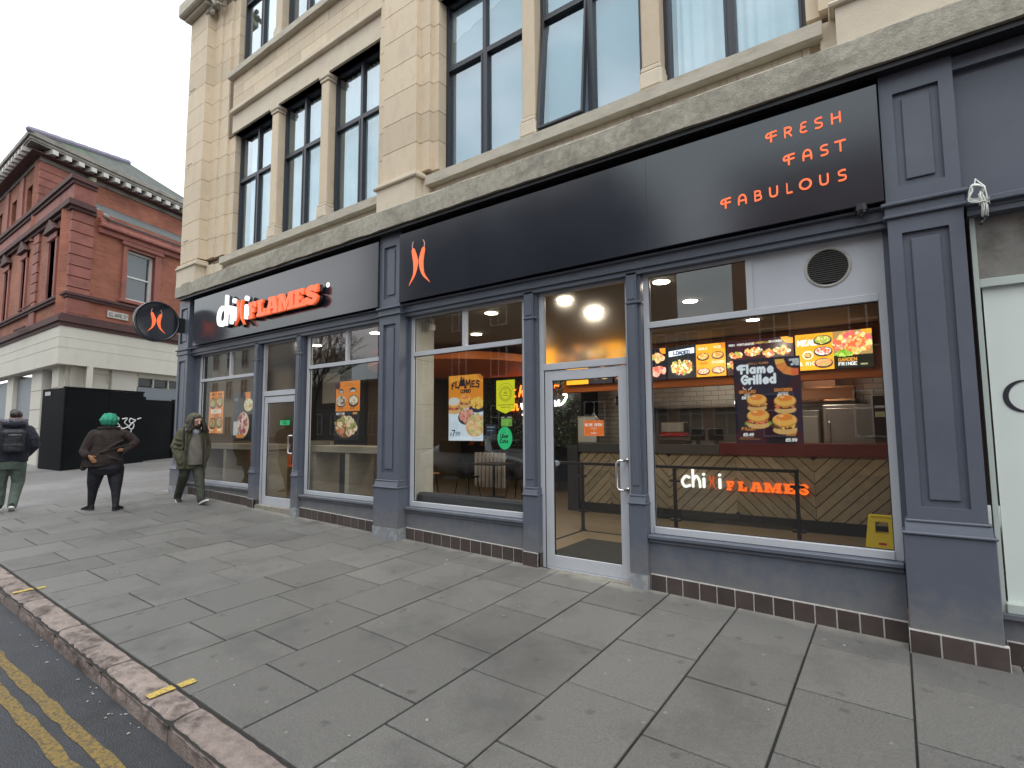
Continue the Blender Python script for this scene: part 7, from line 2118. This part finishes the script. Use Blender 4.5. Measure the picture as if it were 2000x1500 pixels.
def child_mesh(name, mb, m, par, vox=None, sm=3):
    me = rounded(mb.mesh("t"), vox, sm) if vox else mb.mesh("t")
    o = bpy.data.objects.new(name, me); COL.objects.link(o); me.materials.clear(); me.materials.append(m); o.parent = par
    for p in me.polygons: p.use_smooth = True
    WORLD[o] = Vector((0, 0, 0))
    return o

def torso(mb, stations, n=20):
    """stations: (x, y, z, half width, half depth)"""
    rings = []
    for (x, y, z, a, b_) in stations:
        rings.append([(x + a * abs(math.cos(t)) ** .8 * (1 if math.cos(t) > 0 else -1), y + b_ * abs(math.sin(t)) ** .9 * (1 if math.sin(t) > 0 else -1), z) for t in [2 * math.pi * k / n for k in range(n)]])
    mb.ring_tube(rings)

def hand(mb, w, d, side=1, curl=.4, s_=1.0):
    """palm and five fingers from wrist w pointing along d"""
    w, d = Vector(w), Vector(d).normalized()
    u = d.cross(Vector((0, 1, 0)));  u = u.normalized() if u.length > .1 else Vector((1, 0, 0))
    v = d.cross(u).normalized()
    pc = w + d * .05 * s_
    mb.limb([w, pc, w + d * .085 * s_], [.024 * s_, .036 * s_, .034 * s_], 10, flat=.5, up=v)
    for k, (o_, L) in enumerate(((-.03, .062), (-.010, .072), (.010, .068), (.029, .052))):
        b0 = w + d * .085 * s_ + u * o_ * s_
        k1 = b0 + d * L * .5 * s_ ; k2 = k1 + (d * math.cos(curl * 1.3) + v * math.sin(curl * 1.3)).normalized() * L * .5 * s_
        mb.limb([b0, k1, k2], [.0095 * s_, .009 * s_, .0075 * s_], 7)
    t0 = w + d * .03 * s_ - u * .03 * s_ * side
    mb.limb([t0, t0 + (d * .6 - u * side * .8).normalized() * .035 * s_, t0 + (d * .9 - u * side * .5).normalized() * .06 * s_], [.012 * s_, .010 * s_, .008 * s_], 7)

def head(mb, c, fwd, r=.098, nose=True):
    c = Vector(c); fwd = Vector(fwd).normalized(); side = Vector((0, 0, 1)).cross(fwd).normalized(); up = fwd.cross(side)
    R3 = Matrix((side, fwd, up)).transposed()
    mb.ell(c + up * .02, (r * .80, r * .98, r * 1.12), 20, 14, rot=R3)
    mb.ell(c + fwd * r * .22 - up * r * .62, (r * .58, r * .66, r * .60), 16, 10, rot=R3)
    if nose:
        mb.limb([c + fwd * r * .92 + up * r * .12, c + fwd * r * 1.12 - up * r * .28], [r * .11, r * .17], 8)
        for sd in (-1, 1):
            mb.ell(c + side * sd * r * .82 - fwd * r * .05 - up * r * .05, (r * .10, r * .20, r * .32), 8, 6, rot=R3)
            mb.limb([c + fwd * r * .84 + side * sd * r * .12 + up * r * .20, c + fwd * r * .72 + side * sd * r * .55 + up * r * .16], [r * .09, r * .09], 7)
        mb.ell(c + fwd * r * .86 - up * r * .58, (r * .26, r * .10, r * .10), 10, 6, rot=R3)
    return R3, up, side

def place_person(loc, rz, label):
    z = zp(loc[0], loc[1])
    e = empty("person", (loc[0], loc[1], z), rz=rz, label=label, cat="person")
    return e

def shoe(ankle, toe_dir, pitch, m_up, m_sole, par, L=.27, W=.047):
    """ankle: point above heel; toe_dir: unit xy; pitch: toe up +"""
    a = Vector(ankle); d = Vector((toe_dir[0], toe_dir[1], 0)).normalized(); d = (d * math.cos(pitch) + Vector((0, 0, 1)) * math.sin(pitch)).normalized()
    sd = d.cross(Vector((0, 0, 1))).normalized(); up = sd.cross(d)
    heel = a - d * .055 - up * .072
    T = Matrix(((sd.x, d.x, up.x, heel.x), (sd.y, d.y, up.y, heel.y), (sd.z, d.z, up.z, heel.z), (0, 0, 0, 1)))
    u = MB(T)
    st = [(0.0, .030, .03, .085), (.04, .040, .028, .095), (.10, .042, .028, .085), (.16, .045, .028, .062), (.21, .047, .028, .05), (.25, .036, .028, .042), (.27, .018, .028, .034)]
    u.ring_tube([[(w_ * math.cos(t), y, zl + (zh - zl) * max(0, .5 + .62 * math.sin(t))) for t in [2 * math.pi * k / 14 for k in range(14)]] for (y, w_, zl, zh) in st])
    o = child_mesh("shoe", u, m_up, par)
    q = MB(T)
    out = [(-.036, .01), (-.042, .08), (-.05, .19), (-.040, .255), (-.015, .282), (.015, .282), (.040, .255), (.05, .19), (.042, .08), (.036, .01), (.02, -.012), (-.02, -.012)]
    q.prism(out, 0, .03)
    so = child_mesh("sole", q, m_sole, o)
    for p in so.data.polygons: p.use_smooth = False

M_BLKSHOE = mt("black_canvas", (.012, .012, .014), .7); M_WSOLE = mat("white_rubber", (.62, .62, .60), .5)
# ---- man in olive parka, walking along the shop (local forward -y)
pa = place_person((-10.52, -.46), math.radians(84), "person in olive hooded parka with long dark hair walking past the left shop window")
M_OLIVE = mt("olive_parka", (.088, .085, .050)); M_OLD = mt("olive_cargo", (.042, .045, .034)); M_SHIRT = mat("grey_brown_sweater", (.15, .135, .12), .9, var=.4, vscale=9, bump=.3); M_HAIR = mat("dark_brown_hair", (.014, .009, .007), .5, var=.4, vscale=60)
b_ = MB()
hc = (.02, -.10, 1.475)
fw = Vector((.18, -1, -.10)).normalized()
R3, up, sdv = head(b_, hc, fw, .098)
b_.limb([(.0, -.02, 1.28), (.01, -.06, 1.40)], [.062, .055], 12)
torso(b_, [(0, 0, .84, .13, .09), (0, 0, 1.0, .13, .09), (0, 0, 1.2, .15, .10), (0, -.01, 1.30, .12, .07)])
RSx = -.19; 
b_.limb([(-.17, .0, 1.27), (-.24, .03, 1.02), (-.20, -.06, .80)], [.045, .038, .03], 10); hand(b_, (-.19, -.03, .82), (.5, -.1, -.8), 1)
b_.limb([(.17, .0, 1.27), (.24, .05, 1.03), (.22, -.02, .80)], [.045, .038, .03], 10); hand(b_, (.19, .0, .82), (-.5, 0, -.8), -1)
b_.limb([(-.08, 0, .86), (-.10, .06, .48), (-.09, .35, .10)], [.075, .045, .03], 10); b_.limb([(.08, 0, .86), (.088, -.14, .48), (.08, -.33, .10)], [.075, .045, .03], 10)
body = child_mesh("body", b_, M_SKIN_L, pa, .008, 2)
j = MB()
torso(j, [(0, .02, .62, .235, .155), (0, .02, .72, .235, .16), (0, .02, .90, .225, .155), (0, .01, 1.05, .215, .15), (0, .0, 1.20, .22, .145), (0, -.005, 1.30, .195, .125), (0, -.01, 1.36, .12, .10)])
j.limb([(-.185, .0, 1.275), (-.265, .035, 1.03), (-.225, -.045, .83), (-.19, -.06, .74)], [.082, .078, .07, .06], 14); j.limb([(.185, .0, 1.275), (.265, .06, 1.03), (.23, .0, .83), (.19, -.02, .74)], [.082, .078, .068, .06], 14)
for (x0_, z0_) in ((-.262, 1.16), (-.268, 1.08), (-.27, 1.0), (-.262, .93)): j.limb([(x0_ - .02, -.05, z0_ + .01), (x0_ + .06, -.075, z0_ - .01)], [.018, .014], 8)
jk = child_mesh("parka", j, M_OLIVE, pa, .013, 3)
o_ = MB(); torso(o_, [(.02, -.075, .69, .135, .125), (.02, -.08, .85, .135, .125), (.02, -.07, 1.05, .12, .12), (.015, -.055, 1.2, .10, .11), (.01, -.05, 1.30, .06, .09)]); child_mesh("sweater", o_, M_SHIRT, pa, .011, 2)
o_ = MB(); o_.ell((.015, -.125, 1.285), (.062, .045, .055)); child_mesh("collar", o_, mt("blue_grey_shirt", (.30, .33, .40)), pa, .009, 2)
for sgx in (-1, 1):
    o_ = MB(); o_.limb([(sgx * .155 + .01, -.135, 1.22), (sgx * .165 + .01, -.16, 1.0), (sgx * .17 + .01, -.155, .66)], [.022, .02, .02], 8); child_mesh("parka_edge", o_, mt("olive_lining", (.055, .05, .036)), jk)
h = MB(); h.ell((.01, -.02, 1.50), (.135, .135, .145), 20, 14); h.ell((.0, .05, 1.38), (.15, .11, .09), 16, 10)
hm = rounded(h.mesh("t"), .012, 3)
bm = bmesh.new(); bm.from_mesh(hm)
dl = [v for v in bm.verts if (Vector(v.co) - Vector((.03, -.19, 1.44))).length < .105 or (v.co.y < -.10 and v.co.z < 1.44)]
bmesh.ops.delete(bm, geom=dl, context='VERTS'); bmesh.ops.solidify(bm, geom=bm.faces[:], thickness=.014); bm.to_mesh(hm); bm.free()
o_ = bpy.data.objects.new("hood", hm); COL.objects.link(o_); hm.materials.clear(); hm.materials.append(M_OLIVE); o_.parent = pa
o_ = MB()
for k in range(34):
    sg_ = -1 if k % 2 else 1
    x0_ = .02 + sg_ * RNG.uniform(.07, .105)
    o_.limb([(x0_ * .6, -.13 + RNG.uniform(-.02, .03), 1.56 + RNG.uniform(-.02, .02)), (x0_, -.15 + RNG.uniform(-.03, .03), 1.48), (x0_ + sg_ * RNG.uniform(0, .05), -.15 + RNG.uniform(-.05, .02), 1.39), (x0_ + sg_ * RNG.uniform(.0, .08), -.17 + RNG.uniform(-.05, .03), 1.30 + RNG.uniform(-.02, .03))], [.014, .022, .022, .012], 6)
o_.ell((.015, -.105, 1.545), (.085, .09, .055), 16, 10)
child_mesh("hair", o_, M_HAIR, pa)
hcv = Vector(hc)
o_ = MB(); o_.ell(hcv + fw * .068 - up * .078, (.052, .038, .036), 12, 8, rot=R3); o_.ell(hcv + fw * .097 - up * .042, (.032, .012, .008), 10, 6, rot=R3); child_mesh("beard", o_, M_HAIR, pa)
o_ = MB()
for sg_ in (-1, 1): o_.ell(hcv + fw * .088 + sdv * sg_ * .034 + up * .004, (.014, .008, .008), 10, 6, rot=R3); o_.limb([hcv + fw * .092 + sdv * sg_ * .016 + up * .024, hcv + fw * .082 + sdv * sg_ * .052 + up * .022], [.006, .004], 6)
child_mesh("eyes", o_, M_HAIR, pa)
t_ = MB(); torso(t_, [(0, .0, .60, .13, .12), (0, .0, .70, .15, .12), (0, .0, .84, .155, .12), (0, 0, .92, .15, .11)])
t_.limb([(-.08, .01, .74), (-.10, .05, .50), (-.095, .21, .30), (-.09, .37, .09)], [.105, .088, .076, .066], 14); t_.limb([(.08, -.01, .74), (.09, -.13, .48), (.085, -.235, .28), (.08, -.335, .08)], [.105, .088, .078, .07], 14)
for z in (.42, .33, .24): t_.limb([(.03, -.14 - (.5 - z) * .45 - .06, z), (.14, -.14 - (.5 - z) * .45 - .05, z - .02)], [.016, .012], 7)
child_mesh("trousers", t_, M_OLD, pa, .012, 2)
shoe((-.09, .36, .10), (-.1, -1), -.3, M_BLKSHOE, M_WSOLE, pa); shoe((.08, -.35, .08), (.12, -1), .30, M_BLKSHOE, M_WSOLE, pa)
o_ = MB(); o_.limb([(-.175, -.10, 1.335), (-.19, -.135, 1.2), (-.17, -.14, 1.02), (-.18, -.05, .95)], [.014, .014, .014, .014], 6); child_mesh("strap", o_, mat("black_webbing", (.015, .015, .015), .8), pa)

# ---- woman in brown jacket and green beanie, back to us (image right = local -x)
pb = place_person((-11.02, -1.60), math.radians(-107), "person in brown jacket and green knitted hat walking away, one hand on hip")
M_BRN = mt("brown_wool", (.026, .018, .016), .95); M_LEG = mt("black_leggings", (.010, .011, .017), .8); M_GRN = mat("green_knit", (.035, .30, .19), .9, var=.35, vscale=25, bump=1.0, bscale=45)
b_ = MB(); R3, up, sdv = head(b_, (.0, -.03, 1.475), (0, -1, 0), .098); b_.limb([(0, 0, 1.3), (0, -.02, 1.42)], [.06, .055], 10)
torso(b_, [(0, 0, .72, .2, .16), (0, 0, .95, .18, .14), (0, 0, 1.2, .19, .13), (0, 0, 1.32, .12, .08)])
b_.limb([(-.2, 0, 1.29), (-.375, .05, 1.14), (-.27, .14, 1.02)], [.055, .045, .034], 10)
hand(b_, (-.26, .16, 1.01), (1, .25, .1), -1, .5, .9)
b_.limb([(.2, 0, 1.29), (.31, .06, 1.02), (.25, .19, .93)], [.055, .045, .03], 10); hand(b_, (.24, .215, .93), (-.55, .15, -.75), 1, .15, .95)
b_.limb([(.11, 0, .72), (.16, -.045, .42), (.183, -.125, .10)], [.08, .045, .03], 10); b_.limb([(-.11, 0, .72), (-.14, .07, .42), (-.15, .15, .10)], [.08, .045, .03], 10)
child_mesh("body", b_, M_SKIN_B, pb, .008, 1)
j = MB()
torso(j, [(.06, .03, .74, .245, .20), (.05, .03, .84, .25, .205), (.02, .02, .96, .225, .19), (.0, .02, 1.08, .21, .18), (0, .01, 1.2, .225, .165), (0, .0, 1.29, .245, .15), (0, -.01, 1.35, .16, .11), (0, -.02, 1.39, .10, .085)])
j.limb([(-.19, .0, 1.29), (-.29, .01, 1.24), (-.385, .05, 1.14), (-.32, .12, 1.06), (-.25, .16, 1.01)], [.088, .085, .076, .066, .054], 14)
j.limb([(.19, .0, 1.28), (.265, .03, 1.12), (.315, .07, .99), (.28, .17, .94)], [.092, .085, .075, .06], 14)
j.limb([(.26, .0, .90), (.315, -.02, .72)], [.065, .045], 10)
for (p_, q_) in (((-.33, .155, 1.12), (.10, .225, .98)), ((-.20, .18, 1.18), (-.02, .22, 1.06)), ((.05, .205, .92), (-.20, .235, .84)), ((-.36, .09, 1.10), (-.22, .2, .95))): j.limb([p_, q_], [.024, .016], 8)
jm = child_mesh("jacket", j, M_BRN, pb, .013, 3)
# cut the hem on a slant
bm = bmesh.new(); bm.from_mesh(jm.data); bmesh.ops.bisect_plane(bm, geom=bm.verts[:] + bm.edges[:] + bm.faces[:], plane_co=(0, 0, .775), plane_no=(-.22, 0, -1), clear_outer=False, clear_inner=False)
bmesh.ops.delete(bm, geom=[v for v in bm.verts if v.co.z < .775 - .22 * v.co.x * 1.0 - .12 * 0 - .004 and abs(v.co.x) < .34 and v.co.x < .2], context='VERTS'); bm.to_mesh(jm.data); bm.free()
o_ = MB(); o_.limb([(-.13, .03, 1.385), (0, .075, 1.40), (.13, .03, 1.385)], [.03, .035, .03], 10); child_mesh("collar", o_, M_BRN, jm)
h = MB(); h.ell((0, -.0, 1.535), (.122, .135, .118), 24, 16); h.ell((0, -.01, 1.475), (.108, .122, .06), 24, 10)
for k in range(11):
    a_ = k / 11 * 6.283; h.limb([(.10 * math.cos(a_), .11 * math.sin(a_), 1.46), (.125 * math.cos(a_), .135 * math.sin(a_), 1.53), (.07 * math.cos(a_ + .3), .08 * math.sin(a_ + .3), 1.635)], [.016, .02, .014], 7)
child_mesh("knitted_hat", h, M_GRN, pb, .010, 2)
t_ = MB(); torso(t_, [(0, .01, .60, .20, .16), (0, .02, .70, .24, .195), (0, .02, .82, .23, .19), (0, .01, .95, .21, .17)])
t_.limb([(.125, .0, .70), (.16, -.04, .48), (.17, -.07, .34), (.185, -.13, .08)], [.132, .10, .072, .048], 16); t_.limb([(-.12, .0, .70), (-.135, .06, .46), (-.145, .09, .33), (-.15, .15, .08)], [.132, .10, .072, .048], 16)
child_mesh("leggings", t_, M_LEG, pb, .012, 2)
shoe((.185, -.13, .075), (.6, -1), -.05, M_BLKSHOE, mat("dark_rubber", (.03, .03, .035), .6), pb); shoe((-.15, .17, .075), (-.45, -1), .0, M_BLKSHOE, MATS["dark_rubber"], pb)

# ---- man in navy coat with rucksack, cut by the left edge
pc_ = place_person((-12.30, -2.58), math.radians(-101), "person in dark navy hooded coat with black rucksack walking away at the left edge")
M_NAVY = mt("navy_coat", (.013, .015, .028), .8); M_PGRN = mt("grey_green_trousers", (.098, .13, .108), .85)
b_ = MB(); head(b_, (-.03, -.03, 1.58), (0.1, -1, 0), .1); b_.limb([(0, 0, 1.38), (-.02, -.02, 1.5)], [.06, .06], 10); torso(b_, [(0, 0, .85, .16, .11), (0, 0, 1.1, .17, .12), (0, 0, 1.38, .15, .09)])
for sg_ in (-1, 1):
    b_.limb([(sg_ * .2, 0, 1.36), (sg_ * .31, .05, 1.12), (sg_ * .2, -.08, .92)], [.05, .042, .032], 10); hand(b_, (sg_ * .20, -.07, .92), (-sg_ * .4, -.6, -.3), -sg_)
b_.limb([(-.1, 0, .86), (-.11, -.055, .46), (-.06, .06, .12)], [.09, .045, .03], 10); b_.limb([(.1, 0, .86), (.1, -.1, .46), (.1, -.12, .12)], [.09, .06, .045], 10)
child_mesh("body", b_, M_SKIN_L, pc_, .009, 1)
j = MB(); torso(j, [(0, 0, .82, .22, .15), (0, 0, .95, .235, .165), (0, 0, 1.15, .235, .165), (0, 0, 1.32, .235, .15), (0, 0, 1.41, .18, .12), (0, 0, 1.47, .1, .09)])
for sg_ in (-1, 1): j.limb([(sg_ * .205, .0, 1.37), (sg_ * .275, .04, 1.22), (sg_ * .30, .04, 1.10), (sg_ * .21, -.06, .95)], [.082, .08, .074, .056], 14)
j.ell((-.01, .07, 1.46), (.16, .10, .075), 18, 10)
child_mesh("coat", j, M_NAVY, pc_, .013, 3)
o_ = MB()
for k in range(60):
    a_ = -.35 + k / 59 * 3.85; o_.limb([(-.01 + .155 * math.cos(a_), .02 + .10 * math.sin(a_) + RNG.normal() * .008, 1.515 + RNG.normal() * .006), (-.01 + .175 * math.cos(a_), .02 + .125 * math.sin(a_), 1.545 + RNG.normal() * .012)], [.014, .006], 5)
child_mesh("hood_trim", o_, mt("grey_fur", (.30, .30, .36)), pc_)
o_ = MB(); o_.ell((-.03, -.02, 1.625), (.085, .105, .085), 18, 12); child_mesh("hair", o_, M_HAIR, pc_)
o_ = MB(); o_.box(-.16, .14, .13, .27, .98, 1.38, b=.05); rk = child_mesh("rucksack", o_, mt("black_nylon", (.012, .013, .018), .6), pc_, .012, 4)
o_ = MB(); o_.box(-.13, .11, .262, .295, 1.0, 1.14, b=.02); child_mesh("pocket", o_, MATS["black_nylon"], rk, .010, 2)
o_ = MB(); o_.box(-.12, .05, .272, .278, 1.275, 1.29); child_mesh("reflective_strip", o_, mat("grey_reflector", (.25, .26, .28), .4), rk)
t_ = MB(); torso(t_, [(0, 0, .70, .16, .13), (0, .01, .82, .185, .145), (0, 0, .9, .18, .13)])
t_.limb([(-.10, .0, .80), (-.115, -.06, .48), (-.085, .0, .28), (-.06, .07, .09)], [.115, .092, .075, .066], 14); t_.limb([(.10, .0, .80), (.11, -.09, .48), (.10, -.12, .28), (.10, -.14, .12)], [.115, .092, .075, .066], 14)
child_mesh("trousers", t_, M_PGRN, pc_, .012, 2)
shoe((-.055, .08, .10), (-.1, -1), -.5, M_BLKSHOE, M_WSOLE, pc_); shoe((.10, -.14, .08), (.15, -1), .0, M_BLKSHOE, M_WSOLE, pc_)

# ---- person half hidden behind him, farther off
pd = place_person((-18.62, -1.335), math.radians(-95), "person in dark clothes walking far off, mostly hidden behind the person with the rucksack")
b_ = MB(); head(b_, (0, -.02, 1.58), (0, -1, 0), .1); b_.limb([(0, 0, 1.4), (0, 0, 1.5)], [.06, .06], 8); torso(b_, [(0, 0, .85, .15, .1), (0, 0, 1.38, .15, .09)])
for sg_ in (-1, 1): b_.limb([(sg_ * .2, 0, 1.36), (sg_ * .26, .02, 1.1), (sg_ * .24, -.05, .85)], [.05, .042, .032], 8); hand(b_, (sg_ * .24, -.05, .85), (0, -.2, -1), sg_)
child_mesh("body", b_, M_SKIN_L, pd, .010, 1)
j = MB(); torso(j, [(0, 0, .80, .21, .14), (0, 0, 1.1, .22, .15), (0, 0, 1.34, .21, .13), (0, 0, 1.45, .1, .09)])
for sg_ in (-1, 1): j.limb([(sg_ * .2, 0, 1.35), (sg_ * .27, .02, 1.1), (sg_ * .25, -.04, .88)], [.085, .075, .06], 10)
child_mesh("jacket", j, mt("dark_taupe_jacket", (.05, .04, .04)), pd, .016, 2)
t_ = MB(); torso(t_, [(0, 0, .7, .15, .12), (0, 0, .9, .17, .13)]); t_.limb([(-.1, 0, .78), (-.1, .06, .46), (-.1, .12, .12)], [.10, .08, .06], 10); t_.limb([(.1, 0, .78), (.1, -.1, .46), (.1, -.14, .12)], [.10, .08, .06], 10)
child_mesh("trousers", t_, M_LEG, pd, .016, 2)
shoe((-.1, .13, .08), (0, -1), -.2, M_BLKSHOE, M_BLKSHOE, pd); shoe((.1, -.14, .08), (0, -1), 0, M_BLKSHOE, M_BLKSHOE, pd)
o_ = MB(); o_.ell((0, 0, 1.62), (.085, .1, .09), 12, 8); child_mesh("hair", o_, M_HAIR, pd)

# small litter on the pavement and in the gutter
lt_ = MB()
for k in range(70):
    if k < 40: x, y = RNG.uniform(-7, -1), KY0 - abs(RNG.normal()) * .06 - .02; z = zr(x) + .004
    else: x, y = RNG.uniform(-8, .8), RNG.uniform(-3.3, -.1); z = zp(x, y) + .003
    L, W, a = RNG.uniform(.006, .02), RNG.uniform(.004, .008), RNG.uniform(0, 6.28)
    T = Matrix.Translation((x, y, z)) @ Matrix.Rotation(a, 4, 'Z')
    lt_.T = T; lt_.box(-L / 2, L / 2, -W / 2, W / 2, 0, .004)
lt_.T = None
o = lt_.build("litter", mat("pale_litter", (.45, .44, .40), .8, var=.4, vscale=20)); tag(o, "scraps of pale litter on the slabs and in the gutter", "litter", kind="stuff")
